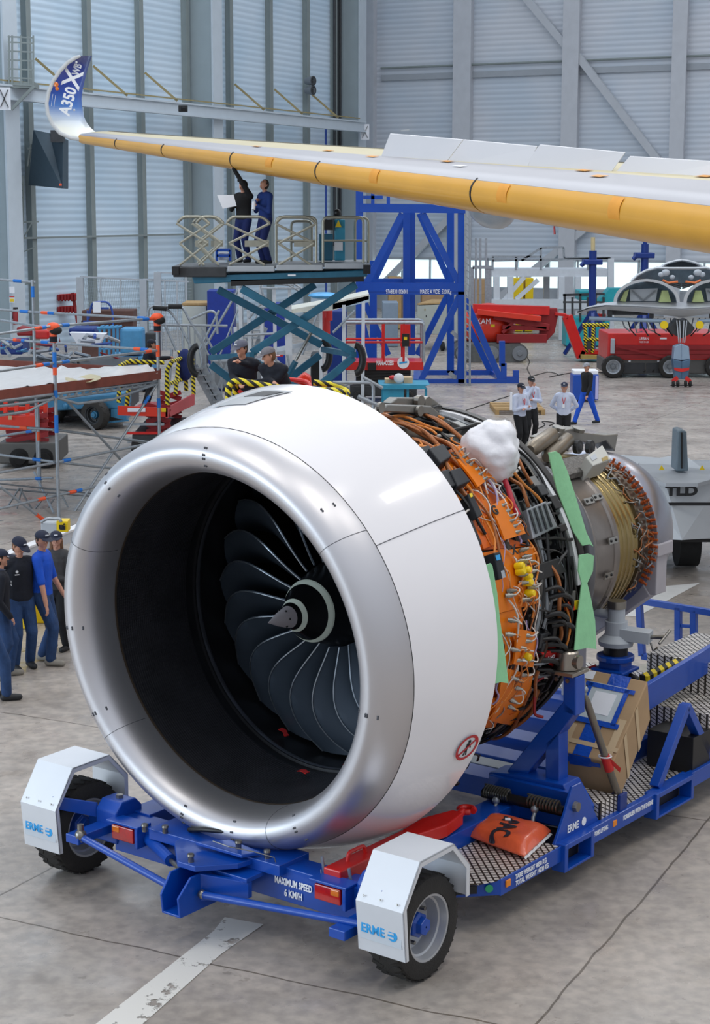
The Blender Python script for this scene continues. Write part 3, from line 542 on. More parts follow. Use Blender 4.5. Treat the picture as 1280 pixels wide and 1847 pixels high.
def cable(name, pts, r, m):
    mb = MB(EM); mb.tube(pts, r, 6); return build(name, mb, m, eng, smooth=60)
for i in range(54):                                                   # wires over the orange panels
    f0 = rnd.uniform(22, 132); s0 = rnd.uniform(-1.35, -.75); df = rnd.uniform(6, 26); s1 = s0 + rnd.uniform(-.3, .35)
    if rnd.random() < .45: s0 = rnd.uniform(-.98, -.6); s1 = rnd.uniform(-.98, -.6)
    cable('wire', wander(s0, f0, min(s1, -.55), f0 + df, 1.69, .06), rnd.choice([.004, .006, .008, .010]), rnd.choice([WC[0], WC[2], WC[2], WC[3], WC[1], WC[4], WC[0]]))
for i in range(26):                                                   # copper wrapped bundles at the top and along the rear edge
    f0 = rnd.uniform(-8, 40) if i < 18 else rnd.uniform(20, 120); s0 = rnd.uniform(-1.7, -.5) if i < 18 else rnd.uniform(-.5, -.2)
    cable('wiring_bundle', wander(s0, f0, s0 + rnd.uniform(-.1, .45), f0 + rnd.uniform(14, 34), 1.70, .04), rnd.uniform(.012, .022), rnd.choice([WC[0], WC[1], WC[1], WC[5]]))
for i in range(95):                                                   # black and grey pipes round the rear case and core
    f0 = rnd.uniform(-10, 150); s0 = rnd.uniform(-.7, .1); L_ = rnd.uniform(15, 45)
    cable('pipe', wander(s0, f0, s0 + rnd.uniform(-.15, .15), f0 + L_, rnd.uniform(1.5, 1.68), .035), rnd.uniform(.009, .022), rnd.choice([WC[5], WC[5], mat('pipe_steel', '#5d5b58', .35, .8, .1), WC[4], mat('pipe_brown', '#4d3a2e', .45, .5, .1)]))
for i in range(44):                                                   # dark tangle under the case
    f0 = rnd.uniform(136, 178); s0 = rnd.uniform(-1.75, -.2)
    cable('drain_pipe', wander(s0, f0, s0 + rnd.uniform(-.1, .4), f0 + rnd.uniform(4, 20), rnd.uniform(1.62, 1.74), .07), rnd.uniform(.008, .02), rnd.choice([WC[5], WC[5], WC[4], WC[1]]))
for i in range(34):                                                   # gearbox piping hanging low behind the cowl
    f0 = rnd.uniform(128, 165); s0 = rnd.uniform(-1.9, -1.1)
    cable('gearbox_pipe', wander(s0, f0, s0 + rnd.uniform(-.1, .3), f0 + rnd.uniform(3, 12), rnd.uniform(1.72, 1.93), .06), rnd.uniform(.008, .022), rnd.choice([WC[5], WC[5], WC[4], BLKP]))
for i in range(60):                                                   # lengthwise pipes
    f0 = rnd.uniform(0, 150); s0 = rnd.uniform(-.75, -.45)
    cable('pipe_run', wander(s0, f0, rnd.uniform(-.1, .15), f0 + rnd.uniform(-8, 8), rnd.uniform(1.55, 1.70), .03, 9), rnd.uniform(.008, .018), rnd.choice([WC[5], WC[5], WC[5], WC[4], WC[2]]))
for i in range(11):                                                   # fat black hoses low on the side
    f0 = 84 + i * 2.6 + rnd.uniform(-1, 1); s0 = -.50 + .07 * (i % 3)
    pts = [CP(s0, f0, 1.66), CP(s0 + .1, f0 - 1, 1.76), CP(s0 + .2 + .08 * (i % 2), f0 + 2, 1.75), CP(s0 + .30, f0 + 6 + 3 * (i % 3), 1.71), CP(s0 + .34, f0 + 12 + 4 * (i % 2), 1.66)]
    cable('hose', rounded(pts, .07), .026 if i % 2 else .020, BLKP)
for i in range(40):                                                   # copper fittings and wires on the turbine
    f0 = rnd.uniform(20, 118); s0 = rnd.uniform(2.55, 3.0)
    cable('fuel_line', wander(s0, f0, rnd.uniform(2.6, 3.05), f0 + rnd.uniform(3, 12), .93, .03, 7, .02), rnd.uniform(.005, .010), rnd.choice([WC[1], WC[1], WC[4], STEEL, STEEL]))
for k in range(22):
    f_ = 26 + k * 4.4; c = CP(3.0, f_, .89); mb = MB(EM); mb.lathe([(0, .024), (.05, .024), (.05, .015), (.1, .015)], c, axis=(c - V((0, c.y, ZC))), n=8); build('fuel_nozzle', mb, mat('nozzle_copper', '#b3592c', .4, .4, .1), eng, smooth=30)
for i in range(40):                                                   # small units filling the gaps
    f_ = rnd.uniform(0, 150); s_ = rnd.uniform(-.65, .05); r1 = rnd.uniform(1.58, 1.70); w, h = rnd.uniform(.04, .14), rnd.uniform(2, 6)
    mb = MB(EM); a = [CP(s_, f_, r1), CP(s_ + w, f_, r1), CP(s_ + w, f_ + h, r1), CP(s_, f_ + h, r1)]; b = [CP(s_, f_, 1.4), CP(s_ + w, f_, 1.4), CP(s_ + w, f_ + h, 1.4), CP(s_, f_ + h, 1.4)]
    mb.add(a + b, [(0, 1, 2, 3), (7, 6, 5, 4), (0, 4, 5, 1), (1, 5, 6, 2), (2, 6, 7, 3), (3, 7, 4, 0)]); build('accessory_unit', mb, rnd.choice([BLKP, BLKP, DGREY, mat('accessory_grey', '#7c7c7a', .4, .5, .1)]), eng, bevel=.008)
ecu = lump('engine_control_unit', [(950, 918), (985, 903), (1006, 950), (962, 972)], 1.5, 1.74, mat('unit_silver_grey', '#8f9399', .4, .5, .05))
for k in range(4):
    mb = MB(EM); a, b = CYL(955 + k * 9, 920 - k * 3.6, 1.75), CYL(968 + k * 9, 962 - k * 4, 1.75); mb.beam(CP(a[0], a[1], 1.745), CP(b[0], b[1], 1.745), .02, .02); build('unit_rib', mb, DGREY, ecu)
lump('junction_box', [(945, 1025), (1008, 1006), (1022, 1032), (965, 1050)], 1.5, 1.72, BLKP); lump('rating_plate', [(1022, 1090), (1034, 1086), (1037, 1100), (1025, 1103)], 1.7, 1.74, mat('orange_red_label', '#e85a2a', .5, 0, 0), bevel=0); lump('rating_plate', [(1035, 1086), (1046, 1083), (1047, 1098), (1038, 1100)], 1.7, 1.74, YEL, bevel=0)
rp = lump('red_mount_plate', [(978, 1178), (1014, 1170), (1006, 1210), (982, 1192)], 1.6, 1.70, RED); s_, f_ = CYL(992, 1187, 1.71); text('plate_lettering', '10 HD', LTXT, CP(s_, f_, 1.71), V((0, 1, 0)), CP(s_, f_ - 1, 1.705) - CP(s_, f_ + 1, 1.705), .06, eng, M=EM)
cable('red_white_sleeve', [CP(*CYL(x, y, 1.75), 1.75) for x, y in ((905, 855), (916, 880), (925, 910), (935, 930))], .028, mat('red_sleeve', '#b22338', .5, 0, .1))
# front mount brackets on top
GB = mat('machined_bracket', '#8b8a86', .38, .7, .06, 5)
def plate(name, pts, b0, b1, m=GB, parent=eng):                      # outline seen at plane local x = b0, thickness to b1
    mb = MB(EM); P = [BZ(x, y, b0) for x, y in pts]; mb.prism(P, V((b1 - b0, 0, 0))); return build(name, mb, m, parent, bevel=.012)
plate('mount_bracket', [(668, 741), (684, 728), (762, 731), (806, 768), (802, 782), (780, 770), (757, 746), (684, 742)], .30, .40)
plate('mount_bracket', [(690, 724), (700, 716), (763, 717), (780, 730), (838, 775), (832, 785), (762, 736), (690, 728)], -.05, .06)
mb = MB(EM)
for x, y in ((684, 735), (754, 741)): c = BZ(x, y, .41); mb.lathe([(0, .05), (.03, .05), (.03, .03)], c, axis=(1, 0, 0), n=14)
build('bracket_bush', mb, STEEL, eng)
for x, y in ((752, 724), (765, 726)):
    c = BZ(x, y, .07); mb = MB(EM); mb.lathe([(0, .06), (.05, .06), (.05, .03)], c, axis=(1, 0, 0), n=14); build('bracket_bush', mb, STEEL, eng)
# thrust links and rear mount
for a, b in (((955, 812), (998, 782)), ((985, 826), (1026, 790))):
    p, q = BZ(a[0], a[1], .28), BZ(b[0], b[1], .12); mb = MB(EM); mb.tube([p, p.lerp(q, .1), p.lerp(q, .9), q], [.05, .085, .085, .05], 14); build('thrust_link', mb, mat('link_metal', '#847a6c', .38, .75, .08), eng, smooth=40)
plate('rear_mount', [(952, 787), (990, 772), (1010, 768), (1018, 777), (1060, 782), (1084, 780), (1078, 812), (1062, 792), (1040, 800), (1020, 794), (1005, 800), (992, 790), (960, 794)], -.1, .12)
for x, y in ((1006, 776), (1042, 778)):
    c = BZ(x, y, .13); mb = MB(EM); mb.lathe([(0, .07), (.04, .07), (.04, .035)], c, axis=(.3, 0, 1), n=14); build('mount_pin', mb, STEEL, eng)
for x, y in ((1038, 806), (1060, 806)):
    c = BZ(x, y, .2); mb = MB(EM); mb.lathe([(0, .075), (.05, .075), (.05, .05), (.06, .02)], c, axis=(1, 0, 0), n=14); build('mount_pin', mb, DGREY, eng)
mb = MB(EM); mb.grid([[CP(1.75 + .8 * i / 6, 20 + 15 * j / 4, 1.0) for j in range(5)] for i in range(7)], .05, (0, 0, 1)); build('heat_shield', mb, mat('crinkled_shield', '#5c5955', .45, .7, .3, 25, bump=.5, bscale=30), eng, smooth=40)
ab = lump('igniter_box', [(1056, 824), (1086, 802), (1102, 828), (1070, 840)], .95, 1.18, mat('igniter_box_grey', '#b4b4ae', .5, .1, .03)); lump('box_label', [(1085, 826), (1095, 822), (1097, 828), (1087, 832)], 1.18, 1.185, mat('gold_label', '#8a7326', .4, .3, 0), bevel=0); lump('box_label', [(1064, 824), (1073, 818), (1077, 826), (1068, 831)], 1.18, 1.185, LGREY, bevel=0)
# loose items hanging on the engine
def strip(name, path, w, lab, r=None, b=None, m=GREEN, cat='tape', grp=None):
    mb = MB(EM); P = []
    for (x, y), hw in path:
        c = BZ(x, y, b); e = V((0, hw * 1.7, -hw * .3)); P.append([c - e, c + V((.015, 0, .02)), c + e])
    mb.grid(P, .01, (-1, 0, 0)); return tag(build(name, mb, m, smooth=60), lab, cat, grp)
strip('masking_sheet', [((1000, 818), .06), ((1010, 850), .08), ((1020, 885), .09), ((1034, 925), .08), ((1046, 960), .07), ((1060, 985), .06)], 0, 'long green protective strip stuck diagonally beside the grey core barrel', b=1.74, cat='protective film')
strip('masking_sheet', [((1058, 1002), .08), ((1056, 1030), .08), ((1054, 1052), .03), ((1056, 1080), .06), ((1057, 1120), .10), ((1056, 1172), .12)], 0, 'green protective strip hanging vertically behind the black hoses', b=1.78, cat='protective film')
strip('masking_sheet', [((882, 1020), .03), ((889, 1070), .04), ((896, 1120), .03), ((899, 1180), .06), ((900, 1234), .09)], 0, 'thin green protective strip along rear edge of the white cowl', b=1.83, cat='protective film')
mb = MB(); c = EM @ CP(*CYL(884, 818, 1.78), 1.82)
mb.ball((0, 0, 0), 1, 48, 34)
mb.v = [c + V((p.x * .27, p.y * .27, p.z * .27)) * (1 + .24 * noise.noise(p * 1.6) + .07 * noise.noise(p * 4.5) + .045 * abs(noise.noise(p * 9))) for p in mb.v]
tag(build('plastic_bag', mb, mat('crumpled_white_plastic', '#e9e9ef', .4, 0, .03, 5, bump=.6, bscale=9), smooth=80), 'crumpled white plastic bag tied over a part on top of the engine', 'plastic bag')
for x, y, lab, rr in ((512, 1322, 'red streamer flag lying beneath the fan blades, nearest the middle', .4), (548, 1393, 'flat red flag lying low on the dark intake liner', .4), (626, 1379, 'small red flag at right end of the fan track', .2)):
    s_, f_ = CYL(x, y, 1.0); d = EMI.to_3x3() @ ray(x, y); o = EMI @ CAMP - V((0, 0, ZC)); a = d.x ** 2 + d.z ** 2; b = 2 * (d.x * o.x + d.z * o.z); c_ = o.x ** 2 + o.z ** 2 - 1.47 ** 2
    p = o + d * ((-b + math.sqrt(max(0, b * b - 4 * a * c_))) / 2 / a); f_ = math.degrees(math.atan2(p.x, p.z)); h = .6 * rr
    mb = MB(EM); P = [[CP(p.y - .03 + .06 * i + .02 * math.sin(j), f_ + (4.5 * rr / .4) * (.5 - j / 5), 1.465) for j in range(6)] for i in range(2)]; mb.grid(P, .006, (0, 0, 1)); tag(build('streamer_flag', mb, RED), lab, 'red flag', 'red flags in the intake')
# ================================================================== the transport stand
st_ = thing('engine_stand', 'blue steel engine transport trailer with silver mudguards and tread plate decks', 'engine trailer', EO, -TH)
def B(name, m, fn, bevel=.006, parent=st_, **k):
    mb = MB(EM); fn(mb); return build(name, mb, m, parent, bevel=bevel, **k)
B('front_beam', BLUE, lambda m: (m.bx(-1.25, 1.55, -3.12, -2.86, .36, .66), m.bx(-.75, .75, -3.2, -2.8, .60, .70)))
B('side_beam', BLUE, lambda m: m.bx(1.06, 1.34, -2.9, 4.2, .34, .60)); B('side_beam', BLUE, lambda m: m.bx(-1.3, -1.02, -2.9, 4.2, .45, .68))
for s in (.1, .75, 1.4, 2.2, 3.0): B('cross_beam', BLUE, lambda m: m.bx(-1.1, 1.1, s, s + .32, .38, .58))
B('cross_tray', LGREY, lambda m: m.bx(-.2, 1.05, .50, .72, .50, .56))
B('left_platform', TREAD, lambda m: m.bx(-1.9, .9, 3.3, 4.6, .58, .6), 0); B('left_platform_edge', BLUE, lambda m: m.bx(-1.9, .9, 3.22, 3.3, .42, .62))
# steering head at the middle of the front beam
B('steering_plate', BLUE, lambda m: (m.prism([(-.45, -2.9, .64), (.5, -2.9, .64), (.42, -3.35, .64), (.18, -3.62, .64), (-.02, -3.62, .64), (-.35, -3.3, .64)], (0, 0, .05)), m.prism([(-.1, -3.3, .72), (.42, -3.3, .72), (.50, -3.14, .72), (.1, -3.08, .72)], (0, 0, .03))))
B('drawbar_cheek', BLUE, lambda m: m.prism([(-.04, -3.02, .30), (-.04, -3.80, .29), (-.04, -3.82, .46), (-.04, -3.70, .62), (-.04, -3.3, .62), (-.04, -3.02, .58)], (.022, 0, 0)))
B('drawbar_cheek', BLUE, lambda m: m.prism([(.15, -3.02, .30), (.15, -3.80, .29), (.15, -3.82, .46), (.15, -3.66, .60), (.15, -3.3, .60), (.15, -3.02, .58)], (.022, 0, 0)))
B('drawbar_floor', BLUE, lambda m: (m.bx(-.04, .172, -3.80, -3.1, .285, .305), m.bx(-.04, .56, -3.4, -3.05, .56, .60), m.prism([(.17, -3.55, .36), (.56, -3.38, .42), (.56, -3.38, .56), (.17, -3.55, .60)], (0, .05, 0))))
def pin(m, p, r=.026, h=.07): m.lathe([(0, r), (h * .6, r), (h * .75, r * 1.25), (h, r * 1.1)], p, axis=(0, 0, 1), n=12)
for p in ((.08, -3.56, .69), (.3, -3.2, .75), (.55, -3.12, .70), (-.55, -3.2, .7), (-.72, -3.28, .7)):
    mb = MB(EM); pin(mb, p); build('steering_pin', mb, STEEL, st_, smooth=40)
B('steering_cylinder', BLUE, lambda m: m.tube([SZ(262, 1507, -3.05), SZ(308, 1552, -3.35)], .055, 14), 0, smooth=40)
B('cylinder_rod', STEEL, lambda m: m.tube([SZ(306, 1550, -3.33), SZ(330, 1572, -3.5)], .022, 10), 0, smooth=40)
B('hydraulic_hose', BLKP, lambda m: m.tube([(-.4, -3.05, .72), (-.2, -3.1, .78), (.05, -3.05, .8), (.3, -3.0, .78), (.45, -2.95, .7)], .022, 8), 0, smooth=60)
B('safety_cable', STEEL, lambda m: m.tube([(.1, -3.3, .8), (.3, -3.32, .80), (.5, -3.24, .78), (.66, -3.16, .74), (.7, -3.14, .6)], .005, 6), 0)
B('tie_rod', BLUE, lambda m: m.tube([(-1.27, -3.5, .58), (-.08, -3.62, .44)], .033, 12), 0, smooth=40); B('tie_rod', BLUE, lambda m: m.tube([(.24, -3.58, .44), (1.74, -3.38, .50)], .033, 12), 0, smooth=40)
B('rod_end', STEEL, lambda m: (m.ball((-1.3, -3.5, .6), .055, 12, 8), m.tube([(-1.3, -3.5, .54), (-1.3, -3.5, .70)], .03, 10)), 0, smooth=40); B('rod_end', STEEL, lambda m: m.ball((.22, -3.58, .44), .04, 10, 8), 0, smooth=40)
for a, b in (('MAXIMUM SPEED', .06), ('6 KM/H', -.035)): text('lettering', a, LTXT, V((.84, -3.13, .475 + b)), (1, 0, 0), (0, 0, 1), .085, st_, bold=.002, fit=.40 if b > 0 else .19, M=EM)
# stub axles, brackets, tail lamps
def stub(sg, b0):
    B('axle_housing', BLUE, lambda m: (m.prism([(b0 - .11, -3.14, .42), (b0 - .11, -3.14, .72), (b0 - .11, -3.06, .80), (b0 - .11, -2.88, .80), (b0 - .11, -2.8, .72), (b0 - .11, -2.8, .42)], (.26, 0, 0))), .015)
    B('steering_arm', BLUE, lambda m: (m.bx(b0 - .08, b0 + .08, -3.55, -3.1, .52 if sg < 0 else .40, .60 if sg < 0 else .48), m.bx(b0 - .3, b0 + .3, -3.05, -2.95, .42, .60)))
    B('guard_bracket', BLUE, lambda m: m.prism([(b0 + sg * .12, -3.12, .62), (b0 + sg * .12, -3.12, .76), (b0 + sg * .36, -3.44, .86), (b0 + sg * .36, -3.44, .74)], (0, .02, 0)))
stub(-1, -1.36); stub(1, 1.62)
mb = MB(EM); mb.lathe([(0, .035), (.03, .035)], (-1.33, -2.97, .80), axis=(0, 0, 1), n=6); build('housing_bolt', mb, STEEL, st_)
for b0 in (-1.2, 1.13):
    B('lamp_box', BLUE, lambda m: (m.bx(b0 - .05, b0 + .34, -3.23, -3.05, .66, .685), m.bx(b0 + .30, b0 + .335, -3.23, -3.05, .48, .68), m.bx(b0 - .02, b0 + .3, -3.1, -3.05, .50, .68)))
    lm = B('tail_lamp', LENSR, lambda m: m.bx(b0, b0 + .27, -3.215, -3.15, .51, .645), .01)
    a0 = b0 + (.01 if b0 < 0 else .17); build('amber_section', MB(EM).bx(a0, a0 + .09, -3.222, -3.16, .58, .64), LENSO, lm, bevel=.01)
# wheels with mudguards
TYRE = mat('tyre_rubber', '#2a2826', .8, 0, .12, 8, bump=.3, bscale=70)
RIMM = mat('wheel_rim_silver', '#b4b6ba', .3, .5, .04)
def wheel(c, r, w, sg, parent, M=EM, hubm=BLUE, rimm=RIMM, name='wheel', n=56):
    mb = MB(M); R0 = r * .62; h = w / 2
    prof = [(-h * .85, R0), (-h, R0 * 1.04), (-h, r * .84), (-h * .92, r * .94), (-h * .72, r * .985), (-h * .3, r), (h * .3, r), (h * .72, r * .985), (h * .92, r * .94), (h, r * .84), (h, R0 * 1.04), (h * .85, R0)]
    mb.lathe(prof, c, axis=(1, 0, 0), n=n, cap=False); wo = build(name, mb, TYRE, parent, smooth=35)
    mb = MB(M)
    for k in range(n // 2):
        a = 2 * math.pi * k / (n // 2)
        for q in (-.33, .33):
            cc = V(c) + V((h * 2 * q * .8, 0, 0)) + V((0, math.sin(a + q * .3), math.cos(a + q * .3))) * (r * .992)
            m3 = Matrix.Rotation(-(a + q * .3), 3, 'X') @ Matrix.Rotation(.5 * (1 if q > 0 else -1), 3, 'Z'); mb.box(cc, (h * .62, r * .11, r * .03), m3)
    build('tread', mb, TYRE, wo)
    mb = MB(M); s_ = sg
    mb.lathe([(s_ * h * .80, R0 * 1.05), (s_ * h * .95, R0 * 1.02), (s_ * h * .93, R0 * .95), (s_ * h * .55, R0 * .9), (s_ * h * .5, R0 * .84), (s_ * h * .1, R0 * .8), (-s_ * h * .1, R0 * .78), (-s_ * h * .2, R0 * .5), (-s_ * h * .15, .02)], c, axis=(1, 0, 0), n=40, cap=False); build('rim', mb, rimm, wo, smooth=30)
    mb = MB(M); mb.lathe([(-s_ * h * .2, R0 * .42), (s_ * h * .35, R0 * .40), (s_ * h * .45, R0 * .30), (s_ * h * .75, R0 * .27), (s_ * h * .78, .01)], c, axis=(1, 0, 0), n=6 if n > 40 else 16, cap=False); build('hub', mb, hubm, wo, bevel=.004)
    mb = MB(M)
    for k in range(6):
        a = 2 * math.pi * k / 6; mb.lathe([(-s_ * h * .2, R0 * .07), (s_ * h * .1, R0 * .07), (s_ * h * .12, .001)], V(c) + V((0, math.sin(a), math.cos(a))) * R0 * .6, axis=(1, 0, 0), n=6, cap=False)
    build('wheel_nuts', mb, STEEL, wo); return wo
wheel((1.98, -3.0, .44), .44, .32, 1, st_); wheel((-1.85, -3.0, .44), .44, .32, 1, st_)
wheel((1.6, 5.2, .44), .44, .32, 1, st_); wheel((-1.6, 5.2, .44), .44, .32, -1, st_)
for b0, b1, sg in ((1.77, 2.23, 1), (-2.08, -1.62, -1)):
    pf = [(-3.46, .33), (-3.50, .75), (-3.27, 1.10), (-2.80, 1.11), (-2.56, .86), (-2.56, .60)]
    def fn(m):
        inner = [(-3.445, .33), (-3.482, .755), (-3.262, 1.085), (-2.805, 1.095), (-2.575, .853), (-2.575, .60)]
        m.prism([(b0, s, z) for s, z in pf] + [(b0, s, z) for s, z in reversed(inner)], (b1 - b0, 0, 0))
        inn2 = [(-3.415, .33), (-3.45, .765), (-3.245, 1.05), (-2.815, 1.06), (-2.61, .84), (-2.61, .60)]
        m.prism([(b1, s, z) for s, z in pf] + [(b1, s, z) for s, z in reversed(inn2)], (-.012, 0, 0))
    g = B('mudguard', SHEET, fn, .003)
    build('sticker', MB(EM).bx(b0 + .03, b1 - .03, -3.478, -3.474, .44, .62), mat('grey_sticker', '#c4ccd4', .4, 0, 0), g)
    text('lettering', 'ERME', CTXT, V((b0 + .155, -3.482, .53)), (1, 0, 0), (0, 0, 1), .105, g, bold=.002, fit=.225, M=EM)
    mb = MB(EM); mb.lathe([(0, .046), (.004, .046)], (b0 + .345, -3.478, .53), axis=(0, -1, 0), n=28); build('round_emblem', mb, CTXT, g)
    mb = MB(EM)
    for z in (-.017, .017): mb.bx(b0 + .298, b0 + .36, -3.486, -3.482, .53 + z - .007, .53 + z + .007)
    build('emblem_bars', mb, mat('grey_sticker', '#c4ccd4'), g)
    for q in (.15, .5, .85): mb = MB(EM); mb.lathe([(0, .009), (.006, .006)], (b0 + (b1 - b0) * q, -3.485, .80), axis=(0, -1, .3), n=8); build('rivet', mb, STEEL, g)
# side deck, rail, lettering
B('deck_plate', TREAD, lambda m: m.prism([(1.36, -2.5, .44), (1.95, -2.0, .44), (2.04, -1.8, .44), (2.04, -.80, .44), (1.36, -.80, .44)], (0, 0, .012)), 0)
B('deck_plate', TREAD, lambda m: m.bx(1.36, 2.04, .0, 4.2, .40, .412), 0)
def rail(m):
    m.prism([(2.05, -1.8, .30), (2.05, -.72, .30), (2.05, -.72, .45), (2.05, -1.8, .45)], (-.06, 0, 0))
    m.prism([(1.45, -2.42, .31), (2.05, -1.8, .31), (2.05, -1.8, .45), (1.45, -2.42, .45)], (-.05, .03, 0))
    for a, b in ((-.72, -.30), (1.05, 1.75)):                        # fork pockets
        m.bx(1.95, 2.09, a - .06, a, .20, .46); m.bx(1.95, 2.09, b, b + .06, .20, .46); m.bx(1.95, 2.09, a, b, .41, .46); m.bx(1.95, 2.09, a, b, .20, .225)
    m.bx(1.99, 2.06, -.24, 1.0, .30, .46); m.bx(1.99, 2.06, 1.8, 4.2, .30, .46)
B('side_rail', BLUE, rail, .006)
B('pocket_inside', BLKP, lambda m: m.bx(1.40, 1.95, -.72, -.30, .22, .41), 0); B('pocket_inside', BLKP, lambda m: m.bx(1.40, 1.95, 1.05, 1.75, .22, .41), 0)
for a, x0, z, w in (('TARE WEIGHT 4850 KG', -1.32, .405, .52), ('TOTAL WEIGHT 14230 KG', -1.30, .345, .55), ('FORK LIFTING', -.07, .39, .26), ('FORBIDDEN WITH THE ENGINE', .66, .39, .60)):
    text('lettering', a, LTXT, V((2.062, x0, z)), (0, 1, 0), (0, 0, 1), .062, st_, bold=.001, fit=w, M=EM)
for s in (-1.73, .16): build('side_reflector', MB(EM).bx(2.05, 2.066, s, s + .07, .36, .42), ORGP, st_, bevel=.004)
mb = MB(EM); mb.lathe([(0, .035), (.004, .035)], (1.99, -1.89, .385), axis=(.7, -.72, 0), n=20); build('green_round_label', mb, mat('green_label', '#2f9c6a', .4, 0, 0), st_)
mb = MB(EM); mb.beam((1.62, -2.285, .385), (1.92, -1.975, .385), .012, .07); build('rating_plate', mb, BTXT, st_)
# A frame post on the side
def aframe(m):
    f = lambda pts, s0=-.22, dp=.17: m.prism([SZ(x, y, s0) for x, y in pts], (0, dp, 0))
    f([(1015, 1216), (1038, 1222), (1038, 1292), (1015, 1285)]); f([(1015, 1266), (1038, 1284), (1006, 1328), (936, 1414), (903, 1404)]); f([(983, 1340), (1008, 1318), (1008, 1432), (983, 1428)]); f([(936, 1404), (990, 1416), (990, 1434), (915, 1424)])
    m.prism([(.92, -.3, .36), (.96, -.3, .80), (1.25, -.3, .84), (1.78, -.3, .84), (1.95, -.3, .60), (1.95, -.3, .44)], (0, .30, 0))
B('mount_frame', BLUE, aframe, .01)
B('frame_foot', BLUE, lambda m: (m.prism([(1.96, -.80, .44), (1.96, .02, .44), (1.96, -.18, .72), (1.96, -.34, .92), (1.96, -.50, .92), (1.96, -.62, .70)], (.03, 0, 0)), m.bx(1.0, 1.96, -.36, -.30, .45, .8)), .006)
B('pivot_bolt', STEEL, lambda m: m.lathe([(0, .05), (.04, .045)], (1.99, -.45, .72), axis=(1, 0, 0), n=12), 0)
text('lettering', 'ERME', LTXT, V((1.995, -.48, .53)), (0, 1, 0), (0, 0, 1), .1, st_, bold=.002, fit=.2, M=EM)
mb = MB(EM); mb.lathe([(0, .04), (.003, .04), (.003, .028)], (1.993, -.28, .53), axis=(1, 0, 0), n=20); build('round_emblem', mb, LTXT, st_)
B('suspension_roller', BLKP, lambda m: m.tube([(1.02, -.48, .66), (1.9, -.48, .66)], .05, 14), 0, smooth=40)
for a, b in ((1.05, 1.32), (1.52, 1.86)):
    mb = MB(EM); n = 90; mb.tube([(a + (b - a) * i / n, -.50 + .055 * math.sin(i * 2 * math.pi / 9), .70 + .055 * math.cos(i * 2 * math.pi / 9)) for i in range(n + 1)], .011, 5); build('coil_spring', mb, mat('spring_steel', '#77776f', .35, .8, .1), st_, smooth=60)
for b in (1.2, 1.62):
    B('hook_bolt', GALV, lambda m: (m.tube([(b, -.52, .62), (b + .02, -.6, .58), (b + .03, -.62, .46)], .018, 8), m.ball((b, -.54, .64), .04, 8, 6)), 0, smooth=60)
CAPM = mat('brushed_cap', '#a49d94', .28, .85, .08)
B('cap_plate', CAPM, lambda m: m.bx(1.56, 1.84, -.28, .02, 1.87, 1.905), .004)
B('mount_cap', CAPM, lambda m: (m.lathe([(0, .105), (.16, .105), (.175, .09), (.175, .01)], (1.70, -.14, 1.91), axis=(0, 0, 1), n=32), m.lathe([(0, .065), (.115, .065)], (1.72, -.14, 1.99), axis=(1, 0, 0), n=20)), 0, smooth=30)
B('mount_arm', STEEL, lambda m: m.beam((1.6, -.05, 2.0), (1.35, .2, 2.05), .12), .01)
B('cap_bolts', STEEL, lambda m: [m.lathe([(0, .02), (.02, .02)], (b, -.22, 1.82), axis=(0, -1, 0), n=8) for b in (1.64, 1.76)], 0)
B('locking_handle', REDD, lambda m: m.tube(rounded([(1.55, -.31, 1.84), (1.50, -.38, 1.80), (1.50, -.38, 1.48), (1.56, -.32, 1.46)], .05), .014, 8), 0, smooth=60)
B('tread_step', TREAD, lambda m: m.bx(1.5, 2.0, .02, .34, .41, .62), .004)
# rear mount post
def rmp(m):
    m.bx(.86, 1.12, 1.98, 2.24, .45, 1.42); m.lathe([(0, .2), (.06, .2)], (.99, 2.11, 1.42), axis=(0, 0, 1), n=20); m.bx(.80, 1.18, 1.92, 2.3, 1.3, 1.34)
    m.beam((.95, 2.1, 1.2), (.35, 2.1, .55), .16, .2); m.beam((1.0, 1.98, 1.1), (1.0, 1.35, .5), .16, .14)
B('rear_mount_post', BLUE, rmp, .012)
B('rear_mount_neck', BLKP, lambda m: m.lathe([(0, .13), (.12, .13)], (.99, 2.11, 1.48), axis=(0, 0, 1), n=20), 0, smooth=40)
B('rear_mount_head', LGREY, lambda m: (m.lathe([(0, .18), (.05, .19), (.12, .12), (.26, .12)], (.99, 2.11, 1.58), axis=(0, 0, 1), n=20), m.tube([(.99, 2.11, 1.84), (.99, 2.11, 2.0)], .09, 16), m.tube([(.70, 2.11, 1.9), (.95, 2.11, 1.9)], .05, 12), m.beam((1.0, 2.11, 1.72), (1.35, 2.2, 1.7), .2, .12)), 0, smooth=35)
B('mount_cylinder', STEEL, lambda m: m.tube([(.99, 2.11, 1.98), (.99, 2.11, 2.06)], .10, 16), 0, smooth=40)
B('release_lever', STEEL, lambda m: (m.tube([(1.35, 2.2, 1.7), (1.5, 2.22, 1.72)], .02, 8), m.tube([(1.48, 2.14, 1.66), (1.52, 2.3, 1.78)], .015, 8), m.tube([(1.35, 2.2, 1.64), (1.38, 2.2, 1.56), (1.43, 2.2, 1.6)], .012, 8)), 0, smooth=60)
B('black_hose', BLKP, lambda m: m.tube(rounded([(1.1, 2.2, 1.25), (1.26, 2.2, 1.2), (1.28, 2.2, .95), (1.16, 2.2, .75)], .1), .035, 10), 0, smooth=60)
B('locking_handle', REDD, lambda m: m.tube(rounded([(.82, 2.0, 1.35), (.70, 1.95, 1.30), (.64, 1.95, 1.12), (.74, 1.95, 1.0)], .05), .014, 8), 0, smooth=60)
